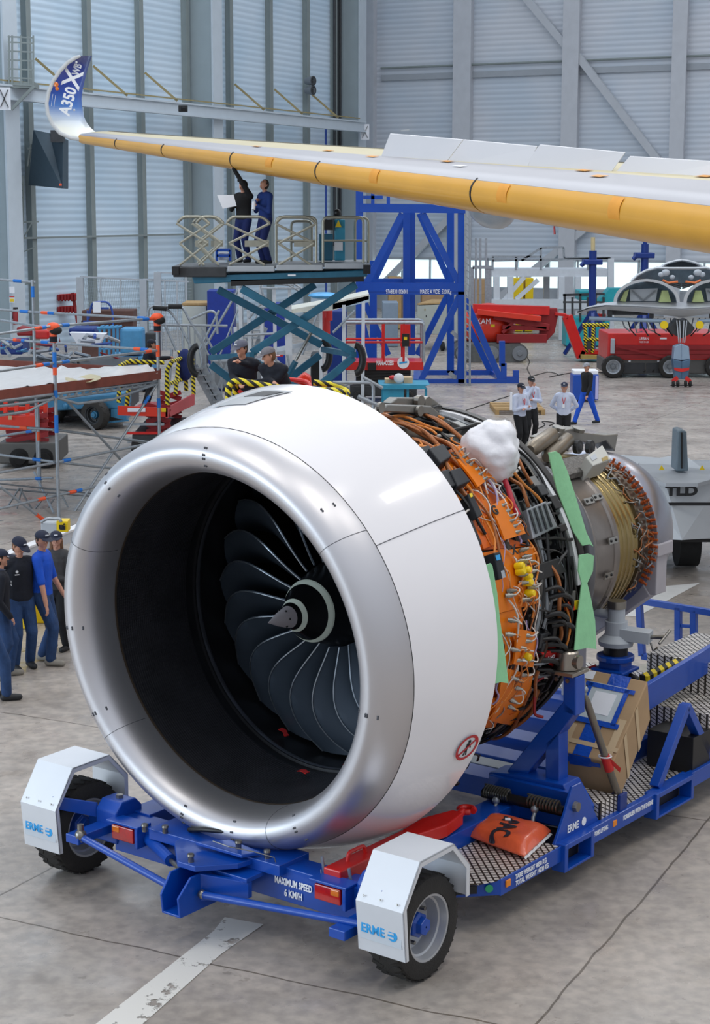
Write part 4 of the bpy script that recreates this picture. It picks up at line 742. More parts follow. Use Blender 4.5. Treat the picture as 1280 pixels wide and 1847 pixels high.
# pale rear yoke
p0, p1 = SZ(1173, 975, 3.3), SZ(1173, 1060, 3.3)
YK = mat('pale_yoke_paint', '#aeaab0', .5, .05, .04)
B('yoke_upright', YK, lambda m: (m.bx(p1.x - .13, p1.x + .13, 3.18, 3.42, p1.z - .05, p0.z - .08), m.bx(p1.x - .17, p1.x + .17, 3.12, 3.48, p0.z - .14, p0.z)), .012)
B('yoke_beam', YK, lambda m: (m.beam((p1.x, 3.3, p1.z + .02), (p1.x - .95, 3.3, p1.z - .72), .26, .2), m.beam((p1.x - .95, 3.3, p1.z - .72), (p1.x - .95, 3.3, .55), .22, .2)), .012)
B('yoke_bolts', STEEL, lambda m: [m.tube([(p0.x + i * .06, 3.2 + j * .1, p0.z), (p0.x + i * .06, 3.2 + j * .1, p0.z + .12)], .02, 8) for i in (-2, -1, 0, 1, 2) for j in (0, 1, 2)], 0)
# rear side frame, tread steps, chevron bumper, hand rail
B('side_triangle', BLUE, lambda m: (m.beam((1.97, 1.18, .46), (1.97, 1.78, 1.16), .09, .1, up=(1, 0, 0)), m.beam((1.97, 2.38, .46), (1.97, 1.78, 1.16), .09, .1, up=(1, 0, 0))), .005)
B('rear_step', TREAD, lambda m: (m.bx(1.1, 2.0, 2.3, 3.4, .42, .95), m.bx(.9, 1.9, 3.0, 4.2, .95, 1.3)), .004)
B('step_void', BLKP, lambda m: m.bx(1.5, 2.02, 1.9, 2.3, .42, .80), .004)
B('rear_rail', BLUE, lambda m: (m.beam(BZ(1158, 1262, 1.6), BZ(1290, 1180, 1.6), .06, .28), ), .006)
q0, q1 = BZ(1160, 1232, 1.3), BZ(1290, 1172, 1.3)
mb = MB(EM); mb.beam(q0, q1, .1, .16); build('chevron_bumper', mb, CHEV, st_)
def hr(m):
    z0, z1 = .62, 1.28; f = lambda x, y: SZ(x, y, 5.0)
    a, b, c, d = f(1158, 1183), f(1152, 1083), f(1223, 1196), f(1223, 1095)
    for p, q in ((a, b), (b, f(1145, 1081)), (b, d), (a, c), (c, d), (d, f(1300, 1108)), (c, f(1300, 1208)), (f(1251, 1100), f(1251, 1200))): m.beam(p, q, .075)
    m.beam(f(1223, 1128), f(1251, 1130), .04)
B('hand_rail', BLUE, hr, .004)
# stowed red tow bar
tb = thing('tow_bar', 'red steel tow bar stowed along the blue side beam behind the right lamp', 'tow bar', EM @ V((1.2, -3.0, .6)), -TH)
B('bar', RED, lambda m: (m.bx(1.12, 1.30, -3.08, -1.95, .62, .74), m.prism([(1.12, -1.95, .62), (1.30, -1.95, .62), (1.36, -1.6, .62), (1.30, -1.25, .62), (1.18, -1.25, .62), (1.08, -1.6, .62)], (0, 0, .12))), .012, tb)
B('eye', RED, lambda m: (m.tube([(1.22 + .07 * math.cos(a), -1.08 + .07 * math.sin(a), .70) for a in [i * math.pi / 6 for i in range(12)]], .03, 8), m.tube([(1.24, -1.3, .68), (1.22, -1.15, .70)], .04, 8)), 0, tb, smooth=60)
B('handle', RED, lambda m: m.tube(rounded([(1.2, -2.85, .73), (1.2, -2.84, .81), (1.2, -2.62, .81), (1.2, -2.6, .73)], .04), .018, 8), 0, tb, smooth=60)
B('retaining_pin', GALV, lambda m: (m.tube([(1.08, -3.0, .60), (1.06, -3.02, .80)], .014, 6), m.tube([(1.36, -3.0, .58), (1.34, -3.02, .76)], .014, 6), m.tube([(1.08, -3.06, .7), (1.2, -3.2, .62), (1.34, -3.06, .68)], .005, 5)), 0, tb)
text('lettering', 'W', LTXT, V((1.302, -2.62, .68)), (0, 1, 0), (0, 0, 1), .07, tb, M=EM)
# strut
sr = thing('support_strut', 'grey steel strut with red sleeve leaning beside the cardboard box', 'strut', EM @ V((1.95, .45, .46)), -TH)
a, b = V((1.80, .02, 1.64)), V((1.99, .40, .56))
B('tube', mat('strut_steel', '#7e776c', .35, .7, .1), lambda m: m.tube([a, a.lerp(b, .06), a.lerp(b, .94), b], [.022, .036, .036, .02], 12), 0, sr, smooth=40)
B('end_lug', GALV, lambda m: (m.ball(a + V((0, 0, .05)), .035, 10, 6), m.tube([a, a + V((-.01, -.02, .16))], .022, 8)), 0, sr, smooth=40)
B('foot_bracket', BLUED, lambda m: (m.bx(1.93, 1.96, .33, .47, .41, .62), m.bx(2.01, 2.04, .33, .47, .41, .62)), .004, sr)
B('red_sleeve', RED, lambda m: m.tube([a.lerp(b, .58), a.lerp(b, .72)], .046, 12), 0, sr, smooth=40); B('red_tag', RED, lambda m: m.prism([a.lerp(b, .6) + V((.05, .0, 0)), a.lerp(b, .70) + V((.09, .06, 0)), a.lerp(b, .74) + V((.07, .05, 0)), a.lerp(b, .64) + V((.03, 0, 0))], (.004, .004, 0)), 0, sr)
B('cable_tie', WHT, lambda m: m.tube([a.lerp(b, .585) + V((.06 * math.cos(t), .06 * math.sin(t), 0)) for t in [i * math.pi / 8 for i in range(17)]], .008, 5), 0, sr)
# cardboard box leaning on the rear step
bo = thing('cardboard_box', 'long cardboard box with blue tape leaning on the tread plate deck', 'cardboard box', EM @ V((1.6, .4, .42)), -TH)
Pr = BZ(1112, 1454, 1.93); Lr = BZ(1173, 1298, 1.93) - Pr; Ur = BZ(1104, 1377, 1.93) - Pr; Lr.x = 0; Ur.x = 0; Wr = V((-.72, 0, .02))
Pt = Pr + Ur; PL = BZ(1168, 1229, 1.93) - Pt; PL.x = 0
def hexa(o, u, v, w, M=EM): mb = MB(M); mb.add([o, o + u, o + u + v, o + v, o + w, o + u + w, o + u + v + w, o + v + w], [(0, 1, 2, 3), (7, 6, 5, 4), (0, 4, 5, 1), (1, 5, 6, 2), (2, 6, 7, 3), (3, 7, 4, 0)]); return mb
Pb = Pt + PL
mb = MB(EM); mb.add([Pr, Pr + Wr, Pr + Wr + Lr, Pr + Lr, Pt, Pt + Wr, Pb + Wr, Pb], [(0, 1, 2, 3), (7, 6, 5, 4), (0, 4, 5, 1), (1, 5, 6, 2), (2, 6, 7, 3), (3, 7, 4, 0)]); build('carton', mb, CARD, bo, bevel=.012)
def ontop(u, v, lift=.004): n = Wr.cross(PL).normalized(); n = n if n.z > 0 else -n; return Pt + Wr * u + PL * v + n * lift
def sheet(name, u0, v0, u1, v1, m, lift=.004, parent=bo):
    mb = MB(EM); mb.prism([ontop(u0, v0, lift), ontop(u1, v0, lift), ontop(u1, v1, lift), ontop(u0, v1, lift)], (0, -.002, .003)); return build(name, mb, m, parent)
TP = mat('shiny_blue_tape', '#1c50b8', .2, 0, .15, 10, bump=.3, bscale=30, coat=.5)
sheet('blue_tape_strip', .36, -.0, .60, .45, TP); sheet('blue_tape_strip', .25, .78, .55, 1.0, TP); sheet('tape_film', .22, .42, .80, .86, mat('label_film', '#c3cdd2', .15, 0, .03, coat=.5), .007); sheet('paper_label', .34, .50, .66, .76, PAPER, .011)
for a in ((.74, .40, .80, .84), (.18, .40, .25, .84), (.12, .37, .88, .43), (.1, .80, .85, .85)): sheet('blue_tape_strip', *a, TP, .014)
sheet('paper_label', .78, .88, .94, .98, PAPER, .008); sheet('pale_tape', .05, .02, .16, .5, CARDL); sheet('pale_tape', .72, .02, .86, .34, CARDL); sheet('pale_tape', .0, .12, 1.0, .17, CARDL, .005)
nf = Ur.cross(Wr).normalized(); nf = nf if nf.y < 0 else -nf
mb = MB(EM); mb.prism([Pt + Wr * .32 + nf * .006, Pt + Wr * .66 + nf * .006, Pt + Wr * .66 - Ur * .25 + nf * .006, Pt + Wr * .32 - Ur * .2 + nf * .006], nf * .003); mb.prism([Pt + Wr * .18 - Ur * .07 + nf * .01, Pt + Wr * .85 - Ur * .07 + nf * .01, Pt + Wr * .85 - Ur * .20 + nf * .01, Pt + Wr * .18 - Ur * .16 + nf * .01], nf * .002); build('blue_tape_strip', mb, TP, bo)
mb = MB(EM); [mb.prism([Pr + Lr * v + V((.006, 0, 0)), Pr + Lr * (v + .07) + V((.006, 0, 0)), Pt + PL * (v + .07) + V((.006, 0, 0)), Pt + PL * v + V((.006, 0, 0))], (.002, 0, 0)) for v in (.3, .62)]; build('pale_tape', mb, CARDL, bo)
# orange bag in film
bg = thing('absorbent_bag', 'orange plastic wrapped bag lying on the front tread plate', 'bag', EM @ V((1.65, -1.15, .455)), -TH)
corn = [BZ(920, 1540, 2.0), GZ(0, 0, 1)][:1]
def bagpt(x, y, z): return EMI @ GZ(x, y, z)
Q = [bagpt(846, 1508, .5), bagpt(945, 1545, .5), bagpt(993, 1500, .5), bagpt(880, 1474, .5)]
mb = MB(EM); n = 16; P = []; rows_t = []; 
def bil(u, v): return Q[0] * (1 - u) * (1 - v) + Q[1] * u * (1 - v) + Q[2] * u * v + Q[3] * (1 - u) * v
def hgt(u, v): e_ = (1 - abs(2 * u - 1) ** 5) * (1 - abs(2 * v - 1) ** 5); return .10 * max(e_, 0) ** .5 * (1 + .10 * noise.noise(V((u * 5, v * 5, 0))) + .05 * noise.noise(V((u * 16, v * 9, 2))))
T_ = [[bil(i / n, j / n) * 1 + V((0, 0, .51 - bil(i / n, j / n).z + hgt(i / n, j / n))) for j in range(n + 1)] for i in range(n + 1)]
B_ = [[V((p.x, p.y,   .456 + max(0, .04 - .4 * hgt(i / n, j / n)))) for j, p in enumerate(row)] for i, row in enumerate(T_)]
mb.grid(T_); mb.grid([list(reversed(r_)) for r_ in B_])
for A_, C_ in ((T_[0], B_[0]), (T_[-1], B_[-1]), ([r_[0] for r_ in T_], [r_[0] for r_ in B_]), ([r_[-1] for r_ in T_], [r_[-1] for r_ in B_])): mb.grid([A_, C_])
build('orange_sack', mb, mat('orange_plastic_sack', '#e0603a', .35, 0, .06, 8, bump=.35, bscale=16, coat=.5), bg, smooth=70)
build('seal_fringe', MB(EM).grid([[T_[n][j] + V((0, 0, -.02)) + (Q[1] - Q[0]).normalized() * (k * .02) + V((0, 0, .004 * math.sin(j * 2.2) - .012 * k)) for j in range(n + 1)] for k in range(2)], .003, (0, 0, 1)), PLAST, bg)
VL = (Q[3] - Q[0]).length
for w_, u_, v_, sz, ft_ in (('SPA', .50, .54, .26, .72 * VL), ('C', .50, .12, .30, .24 * VL)):
    uu = (Q[1] - Q[0]).normalized(); vv = (Q[3] - Q[0]).normalized(); o = bil(u_, v_); o.z = .53 + hgt(u_, v_) + .012
    o.z = 0; o_ = text('lettering', w_, mat('dark_print', '#2b2a35', .5, 0, 0), o, -vv + uu * .12, uu, sz, bg, bold=.010, ext=.001, fit=ft_, M=EM)
    import bmesh
    bb = bmesh.new(); bb.from_mesh(o_.data); bmesh.ops.subdivide_edges(bb, edges=[e for e in bb.edges if e.calc_length() > .03], cuts=3); bmesh.ops.triangulate(bb, faces=bb.faces)
    Lq = wm(bg).inverted() @ EM; Li = Lq.inverted(); e1_, e2_ = Q[1] - Q[0], Q[3] - Q[0]; dt = e1_.x * e2_.y - e1_.y * e2_.x
    for v_c in bb.verts:
        p = Li @ v_c.co; r0 = p - Q[0]; a_ = (r0.x * e2_.y - r0.y * e2_.x) / dt; b_2 = (e1_.x * r0.y - e1_.y * r0.x) / dt; p.z = .51 + hgt(min(1, max(0, a_)), min(1, max(0, b_2))) + .006 + (.001 if p.z > 0 else 0); v_c.co = Lq @ p
    bb.to_mesh(o_.data); bb.free()
mb = MB(EM); o = bil(.45, .62); o.z = .52 + hgt(.45, .62); mb.box(o, (.05, .06, .004), .6); build('white_tag', mb, PAPER, bg)
# ================================================================== the wing overhead
wg = thing('aircraft_wing', 'long unpainted aircraft wing with yellow leading edge and upturned blue tip above the hangar floor', 'aircraft wing', (5.1, 26.7, 0), 0)
T_, R_ = W(140, 249, 46), W(1229, 402, 26.7)
WDIR = (R_ - T_).normalized(); CH = V((-WDIR.y, WDIR.x, 0)).normalized(); CH = CH if CH.y > 0 else -CH
YELW = mat('yellow_leading_edge', '#e0a63c', .32, 0, .05, 1.2, coat=.3); WGR = mat('wing_grey_skin', '#a9a8ad', .38, .1, .03, .8); WCR = mat('cream_primer', '#c8bd98', .45, 0, .05, .9)
def wst(t):                                                          # point on the leading edge and half thickness
    p = T_ + (R_ - T_) * t; th = .12 + (.46 - .12) * max(0, min(1.3, t)) ** 1.15; ch = 1.1 + 4.6 * max(0, t); return p, th, ch
def wsec(t, a, r_=1):                                                # a: angle round the nose, from under (-1) over the front (0) to above (1), then along the upper skin (>1)
    p, th, ch = wst(t)
    if a <= 1: q = a * math.pi / 2; return p + CH * (th * 1.5 * (1 - math.cos(q))) + V((0, 0, th * math.sin(q) * (1 if a > 0 else .95)))
    u = a - 1; return p + CH * (th * 1.5 + u * ch * .62) + V((0, 0, th + (th * .55) * math.sin(min(1, u) * math.pi * .55)))
def wsurf(name, t0, t1, a0, a1, m, nt=24, na=8, th=.03, parent=None, **k):
    mb = MB(); P = [[wsec(t0 + (t1 - t0) * i / nt, a0 + (a1 - a0) * j / na) for j in range(na + 1)] for i in range(nt + 1)]; mb.grid(P, th, (0, 0, -1)); return build(name, mb, m, parent or wg, smooth=50)
TE_ = 1.5
for a, b in ((-.0, .10), (.10, .215), (.215, .365), (.365, .525), (.525, .76), (.76, TE_)): wsurf('leading_edge_slat', a + .0012, b - .0012, -1, .42, YELW, 8, 10)
wsurf('upper_skin', 0, TE_, .43, 1.28, WGR); wsurf('upper_skin', 0, TE_, 1.28, 2.0, WCR)
mb = MB(); mb.prism([wsec(TE_, -1 + 2 * j / 10) for j in range(11)] + [wsec(TE_, 1.5), wsec(TE_, 2.0), wst(TE_)[0] + CH * wst(TE_)[2] * .6 - V((0, 0, .3))], WDIR * .05); build('root_rib', mb, WGR, wg)

mb = MB(); P = []
for i in range(13):
    t = TE_ * i / 12; p, th, ch = wst(t); P.append([p + CH * th * 1.5 - V((0, 0, th * .95)), p + CH * ch * .5 - V((0, 0, th * 1.0)), p + CH * ch * .75 - V((0, 0, th * .3)), p + CH * ch + V((0, 0, th * .5)), wsec(t, 2.0)])
mb.grid(P, .02, (0, 0, 1)); build('lower_skin', mb, mat('lower_skin_grey', '#8f8d84', .5, .1, .04, 1), wg, smooth=40)
for a in (.10, .215, .365, .525, .76):
    mb = MB(); mb.tube([wsec(a, -1 + 1.5 * j / 10) for j in range(11)], .016, 6); build('slat_joint', mb, DGREY, wg)
TPO = mat('orange_masking_tape', '#e8a03a', .5, 0, .05)
for a in (.44, .62, .80, .93):
    mb = MB(); P = [[wsec(a + d, -.3 + j * .075) + V((0, -.02, .012)) for j in range(10)] for d in (-.006, .006)]; mb.grid(P, .004, (0, 0, -1)); build('tape_band', mb, TPO, wg, smooth=60)
for a, u in ((.36, 1.2), (.47, 1.3), (.56, 1.15), (.66, 1.2), (.70, 1.05), (.82, 1.25), (.86, 1.1), (.93, 1.35)):
    mb = MB(); P = [[wsec(a + d, u + e) + V((0, 0, .02)) for e in (0, .06)] for d in (-.006, .006)]; mb.grid(P, .004, (0, 0, -1)); build('tape_patch', mb, TPO if a != .7 else WHT, wg)
def panel(name, pts, Y0, m, parent=wg, th=.05):
    mb = MB(); mb.prism([W(x, y, Y) for (x, y), Y in zip(pts, Y0)], (.02, th, .01)); return build(name, mb, m, parent, bevel=.008)
def yw(px): k = (px - 140) / (1229 - 140); return 1 / ((1 - k) / 46 + k / 26.7)
SPW = mat('white_spoiler_panel', '#cfcfd3', .25, 0, .02, .6, coat=.4)
for i, pts in enumerate(([(684, 290), (703, 241), (835, 252), (797, 302)], [(798, 302), (836, 252), (968, 264), (944, 316)], [(930, 318), (973, 261), (1127, 275), (1085, 334)], [(1088, 336), (1135, 282), (1300, 292), (1300, 352)])):
    ys = [yw(x) + .9 + .62 * (wst((yw(140) and 0) + (1 / yw(x) - 1 / 46) / (1 / 26.7 - 1 / 46))[2] * .5) + (0 if k in (0, 3) else .35) for k, (x, y) in enumerate(pts)]
    panel('raised_spoiler', pts, ys, SPW)
mb = MB(); p = W(945, 318, 34.5); mb.tube(rounded([p, W(950, 300, 34.3), W(962, 288, 34.2), W(970, 292, 34.2)], .2), .03, 8); build('bent_vent_pipe', mb, WHT, wg, smooth=60)
mb = MB(); c = W(968, 299, 34.1); mb.lathe([(0, .06), (.03, .06), (.03, .03)], c, axis=(.2, -1, .2), n=14); build('vent_ring', mb, DGREY, wg)
mb = MB(); c = W(1061, 321, 32.6); mb.tube([c + V((.10 * math.cos(a), 0, .09 * math.sin(a))) for a in [i * math.pi / 8 for i in range(17)]], .014, 6); build('orange_hoop', mb, TAPEO, wg); mb = MB(); mb.beam(c + V((-.1, -.02, -.06)), c + V((.1, -.02, .07)), .025); mb.beam(c + V((-.04, -.02, .1)), c + V((.05, -.02, -.09)), .025); build('hoop_clamp', mb, DGREY, wg)
mb = MB(); p = W(730, 243, 40); mb.prism([p, p + V((.22, 0, .0)), p + V((.12, 0, -.12))], (0, .1, 0)); mb.beam(W(722, 236, 40), W(738, 234, 40), .03); build('tail_fitting', mb, LGREY, wg)
mb = MB(); mb.lathe([(0, .02), (.2, .2), (.5, .36), (.9, .40), (1.3, .34), (1.55, .2), (1.7, .02)], W(884, 386, 36) + V((.35, -.75, 0)), axis=(-.35, .93, .12), n=24); build('flap_track_fairing', mb, mat('fairing_grey', '#aeb4bb', .3, .1, .03, coat=.3), wg, smooth=50)
mb = MB(); mb.tube([W(999, 408, 31), W(1000, 423, 31)], .02, 6); build('red_streamer', mb, RED, wg)
# the upturned tip
WTIP = mat('winglet_paint', '#1648b0', .3, 0, 0, coat=.4); n_, l_, b_ = nodes(WTIP); t_ = n_.new('ShaderNodeTexCoord'); s_ = n_.new('ShaderNodeSeparateXYZ'); r_ = n_.new('ShaderNodeValToRGB'); mr = n_.new('ShaderNodeMapRange')
geo_z0, geo_z1 = W(140, 235, 46).z, W(150, 105, 46).z; mr.inputs['From Min'].default_value = geo_z0; mr.inputs['From Max'].default_value = geo_z1
l_.new(t_.outputs['Object'], s_.inputs[0]); l_.new(s_.outputs['Z'], mr.inputs['Value']); l_.new(mr.outputs[0], r_.inputs[0]); l_.new(r_.outputs[0], b_.inputs['Base Color'])
e = r_.color_ramp.elements; e[0].position = .03; e[0].color = srgb('#dcdccb'); e[1].position = 1; e[1].color = srgb('#0c2a8c')
for po, c in ((.20, '#c3d4ea'), (.36, '#4f86d6'), (.55, '#1450c0'), (.8, '#0d3cae')): k = e.new(po); k.color = srgb(c)
LEp = [(150, 252), (128, 249), (108, 240), (94, 224), (86, 205), (84, 186), (88, 165), (96, 146), (108, 128), (122, 113), (136, 104), (145, 101)]
TEp = [(182, 243), (172, 238), (163, 230), (155, 219), (150, 206), (148, 192), (147, 178), (149, 163), (152, 148), (156, 132), (161, 116), (166, 101)]
mb = MB(); P = []
for i, (a, b) in enumerate(zip(LEp, TEp)):
    p, q = W(a[0], a[1], 46), W(b[0], b[1], 46.5 + .9 * min(1, i / 3)); P.append([p.lerp(q, j / 6) + V((0, -.05 * math.sin(math.pi * j / 6), 0)) for j in range(7)])
mb.grid(P, .05, (-.4, .9, 0)); wl = build('winglet', mb, WTIP, wg, smooth=60)
mb = MB(); mb.tube([W(a[0], a[1], 45.97) for a in LEp], [.05] * 11 + [.03], 8); build('winglet_leading_edge', mb, mat('pale_winglet_edge', '#cfd2d4', .35, 0, .03), wg, smooth=60)
xd = (W(140, 120, 46.2) - W(116, 205, 46.2)); yd = (W(110, 150, 46.2) - W(135, 158, 46.2))
text('lettering', 'A350', LTXT, W(124, 183, 46.0) + V((0, -.08, 0)), xd, yd, .40, wl, bold=.012, fit=.72, ext=.01)
text('lettering', 'X', LTXT, W(133, 143, 46.2) + V((0, -.08, 0)), xd, yd, .66, wl, bold=.01, ext=.01); text('lettering', 'WB', LTXT, W(140, 126, 46.4) + V((0, -.10, 0)), xd, yd, .26, wl, bold=.01, ext=.01, fit=.3)
[build('fine_print_line', MB().beam(W(x, y0, 46) + V((0, -.07, 0)), W(x + 3, y0 - 22, 46) + V((0, -.07, 0)), .03, .004), LTXT, wl) for x, y0 in ((93, 192), (98, 194))]
for x, y in ((102, 153),):
    mb = MB(); c = W(x, y, 46) + V((0, -.06, 0)); mb.ball(c, (.06, .02, .07), 10, 6); mb.ball(c + V((.02, 0, -.1)), (.05, .02, .05), 10, 6); build('orange_cap', mb, LENSO, wl)
for x, y in ((139, 113), (133, 173), (135, 199)):
    mb = MB(); mb.ball(W(x, y, 46.1) + V((0, -.12, 0)), .03, 8, 5); build('white_marker_dot', mb, WHT, wl)
# ================================================================== fittings on the walls
def bxp(mb, x0, x1, y0, y1, Y, dep):                                  # upright box seen from x0..x1, y0..y1 with its front at Y
    a, b = W(x0, y1, Y), W(x1, y0, Y); xs0, xs1 = a.x, b.x; return mb.bx(xs0, xs1, Y, Y + dep, a.z, b.z)
def one(name, m, lab, cat, fn, grp=None, **k):
    mb = MB(); fn(mb); return tag(build(name, mb, m, **k), lab, cat, grp)
hm = mat('heater_slate', '#3a4b57', .5, .1, .05)
ht = thing('unit_heater', 'dark slate unit heater hung high on the left wall under the wing tip', 'heater', W(82, 338, 78), 0)
mb = MB(); a = W(51, 334, 78); b = W(90, 236, 78); mb.prism([a, W(113, 340, 76.5), W(113, 250, 76.5), b - V((0, 0, .1)), W(60, 234, 78)], (0, 1.6, 0)); build('housing', mb, hm, ht, bevel=.03)
build('outlet', MB().box(W(104, 246, 76.5), (.55, .4, .5)), DGREY, ht); build('indicator', MB().box(W(109, 333, 76.3), (.1, .1, .1)), TAPEO, ht); mb = MB(); mb.beam(W(56, 260, 78.2), W(50, 300, 78.2), .08); mb.beam(W(50, 268, 78.2), W(80, 267, 78), .08); build('hanger_pipe', mb, POSTL, ht)
for x, y, l in ((563, 146, 'upper'), (563, 163, 'lower')):
    t = thing('floodlight', l + ' round grey floodlight of the pair high on the left wall post', 'floodlight', W(x, y, 103), 0)
    mb = MB(); c = W(x - 4, y, 103); mb.lathe([(-.3, .18), (.0, .24), (.2, .27), (.25, .27)], c, axis=(.8, -.6, 0), n=16); build('lamp_body', mb, MGREY, t, smooth=40); mb = MB(); mb.lathe([(.25, .27), (.27, .22), (.2, .05)], c, axis=(.8, -.6, 0), n=16); build('lens', mb, DGREY, t); mb = MB(); mb.beam(c, W(x - 13, y, 103.3), .1); build('bracket', mb, POSTL, t)
for x, y, l in ((330, 196, 'small dark camera on the crane beam left of the big column'), (63, 216, 'dark camera cluster on left wall above the slate heater'), (603, 243, 'dark camera below the crane beam near the wall corner'), (172, 484, 'small dark lamp on a left wall post above the mesh fence')):
    t = thing('wall_camera', l, 'camera', W(x, y, 84 if x < 400 else 108), 0); Y_ = 84 if x < 400 else 108
    if x == 172: Y_ = 88
    mb = MB(); mb.box(W(x, y, Y_), (.42, .3, .3)); build('body', mb, BLKP, t, bevel=.03); mb = MB(); mb.lathe([(0, .12), (.2, .1)], W(x, y, Y_ - .1), axis=(.3, -1, -.3), n=12); build('lens', mb, BLK, t); mb = MB(); mb.beam(W(x, y, Y_), W(x - 6, y - 5, Y_ + .5), .08); build('arm', mb, POSTL, t)
# caged ladder platform at left edge
def ladder(m):
    Y = 76
    for y in (66, 76, 92, 108, 124, 140, 152): m.beam(W(14, y, Y), W(60, y + 2, Y), .06)
    for x in (16, 22, 38, 52, 60): m.beam(W(x, 64, Y), W(x, 155, Y), .07)
    bxp(m, 14, 62, 148, 158, Y, 1.2); m.beam(W(20, 198, Y), W(62, 155, Y), .12)
one('ladder_cage', POSTL, 'grey railed ladder platform high at left edge above the crane beam', 'ladder platform', ladder)
def ladder2(m):
    Y = 78
    for y in range(332, 560, 12): m.beam(W(28, y, Y), W(42, y, Y), .04)
    for x in (28, 42, 34): m.beam(W(x, 318, Y), W(x, 600, Y), .07)
    for a, b in ((400, 455), (455, 400), (455, 520)): m.beam(W(28, a + 60 if a < b else a, Y), W(64, b - 10, Y), .05)
    m.beam(W(28, 401, Y), W(70, 400, Y), .06)
one('access_ladder', POSTL, 'tall narrow grey access ladder beside the first left wall column', 'ladder', ladder2)
for x, y in ((8, 178), (393, 218), (658, 238)):
    mb = MB(); c = W(x, y, {8: 74, 393: 93, 658: 107}[x]); mb.box(c, (.5, .03, .9)); t = tag(build('column_marker', mb, PAPER), {8: 'white marker plate on column at left edge', 393: 'white marker plate on the big column', 658: 'white marker plate on the corner column'}[x], 'marker plate')
    mb = MB(); mb.beam(c + V((-.16, -.03, -.35)), c + V((.16, -.03, .35)), .1, .02); mb.beam(c + V((.16, -.03, -.35)), c + V((-.16, -.03, .35)), .1, .02); build('cross_mark', mb, BTXT, t)
# ================================================================== blue steel tower
def tower(name, lab):
    t = thing(name, lab, 'steel tower', W(800, 690, 63), 0); Yf, Yb = 63, 66.2
    P = lambda x, y, Y=Yf: W(x, y, Y)
    def pc(n, segs, w, m=BLUE):
        for s_ in segs:
            Y = s_[4] if len(s_) > 4 else Yf; Y2 = s_[5] if len(s_) > 5 else Y; mb = MB(); mb.beam(P(s_[0], s_[1], Y), P(s_[2], s_[3], Y2), w); build(n, mb, m, t)
    pc('base_beam', [(752, 690, 912, 690), (752, 674, 890, 674, Yb), (752, 690, 752, 674, Yf, Yb), (912, 690, 890, 674, Yf, Yb), (912, 686, 932, 686)], .26)
    pc('post', [(832, 376, 832, 690), (812, 376, 812, 672, Yb), (742, 376, 742, 640, Yb), (648, 345, 648, 690), (673, 470, 673, 690, Yb), (733, 376, 733, 610, Yb - .5)], .26)
    pc('deck_beam', [(650, 518, 838, 518), (650, 510, 815, 510, Yb), (648, 375, 838, 377)], .3)
    pc('brace', [(725, 385, 660, 512), (732, 385, 672, 512, Yb), (762, 385, 828, 512), (756, 385, 812, 512, Yb), (834, 530, 905, 690), (830, 530, 757, 690), (808, 530, 752, 640, Yb), (845, 590, 885, 672, Yb), (833, 600, 828, 690), (655, 540, 700, 640, Yb), (648, 560, 680, 690)], .22)
    pc('short_post', [(905, 615, 905, 660), (930, 668, 930, 700), (908, 655, 908, 690)], .2)
    pc('guard_rail', [(670, 270, 700, 270, Yb), (670, 270, 670, 290, Yb), (672, 345, 672, 375), (655, 356, 690, 356), (700, 345, 700, 375)], .12)
    pc('cross_tube', [(814, 598, 830, 612), (810, 672, 830, 690)], .14, GALV)
    for x, y, Y in ((832, 700, Yf), (812, 684, Yb), (650, 700, Yf)):
        mb = MB(); c = W(x, y, Y); mb.lathe([(-.08, .2), (.08, .2)], c, axis=(1, 0, 0), n=16); mb.box(c + V((0, 0, .2)), (.25, .25, .2)); build('castor', mb, DGREY, t, smooth=40)
    for tx, x0, x1 in (('97V88301006001', 696, 735), ('MASSE A VIDE  5200Kg', 757, 813)): text('lettering', tx, LTXT, (P(x0, 526) + P(x1, 526)) / 2 + V((0, -.16, 0)), (1, 0, 0), (0, 0, 1), .22, t, fit=(P(x1, 526) - P(x0, 526)).x)
    mb = MB(); mb.beam(P(650, 526), P(838, 526), .26, .2); build('label_beam', mb, BLUE, t)
    return t
tower('blue_steel_tower', 'tall blue braced steel tower standing on the floor behind the teal lift')
# grey mast beside the tower
ms = thing('aluminium_mast', 'slender grey aluminium lattice mast beside the blue tower', 'mast', W(843, 700, 62), 0)
for dx in (-4, 4):
    mb = MB(); mb.beam(W(843 + dx, 385, 62), W(843 + dx, 698, 62), .07); build('mast_rail', mb, GALV, ms)
mb = MB(); [mb.beam(W(839, y, 62), W(847, y + 6, 62), .04) for y in range(390, 695, 12)]; build('mast_lacing', mb, GALV, ms)
# ================================================================== teal scissor lift with the raised platform
lf = thing('scissor_lift', 'large teal scissor lift raised high with long platform under the wing', 'scissor lift', W(500, 880, 39), 0)
def LP(x, y, Y=38.5): return W(x, y, Y)
mb = MB(); a, b = LP(312, 496), LP(662, 480); mb.prism([LP(312, 480), LP(662, 473), LP(662, 480), LP(312, 488)], (0, 2.2, .0)); build('platform_floor', mb, MGREY, lf)
for x0, x1, y0, y1, m in ((410, 495, 480, 490, LGREY), (498, 582, 478, 488, LGREY), (585, 662, 475, 485, LGREY), (312, 408, 482, 500, DGREY)): mb = MB(); bxp(mb, x0, x1, y0, y1, 38.4, .12); build('kick_plate', mb, m, lf, bevel=.02)
mb = MB(); mb.prism([LP(345, 498), LP(662, 487), LP(662, 499), LP(350, 512)], (0, 2.0, 0)); build('platform_frame', mb, TEAL, lf, bevel=.02)
mb = MB(); mb.prism([LP(416, 505), LP(656, 499), LP(656, 508), LP(416, 516)], (0, .3, 0)); build('lower_rail', mb, BLKP, lf)
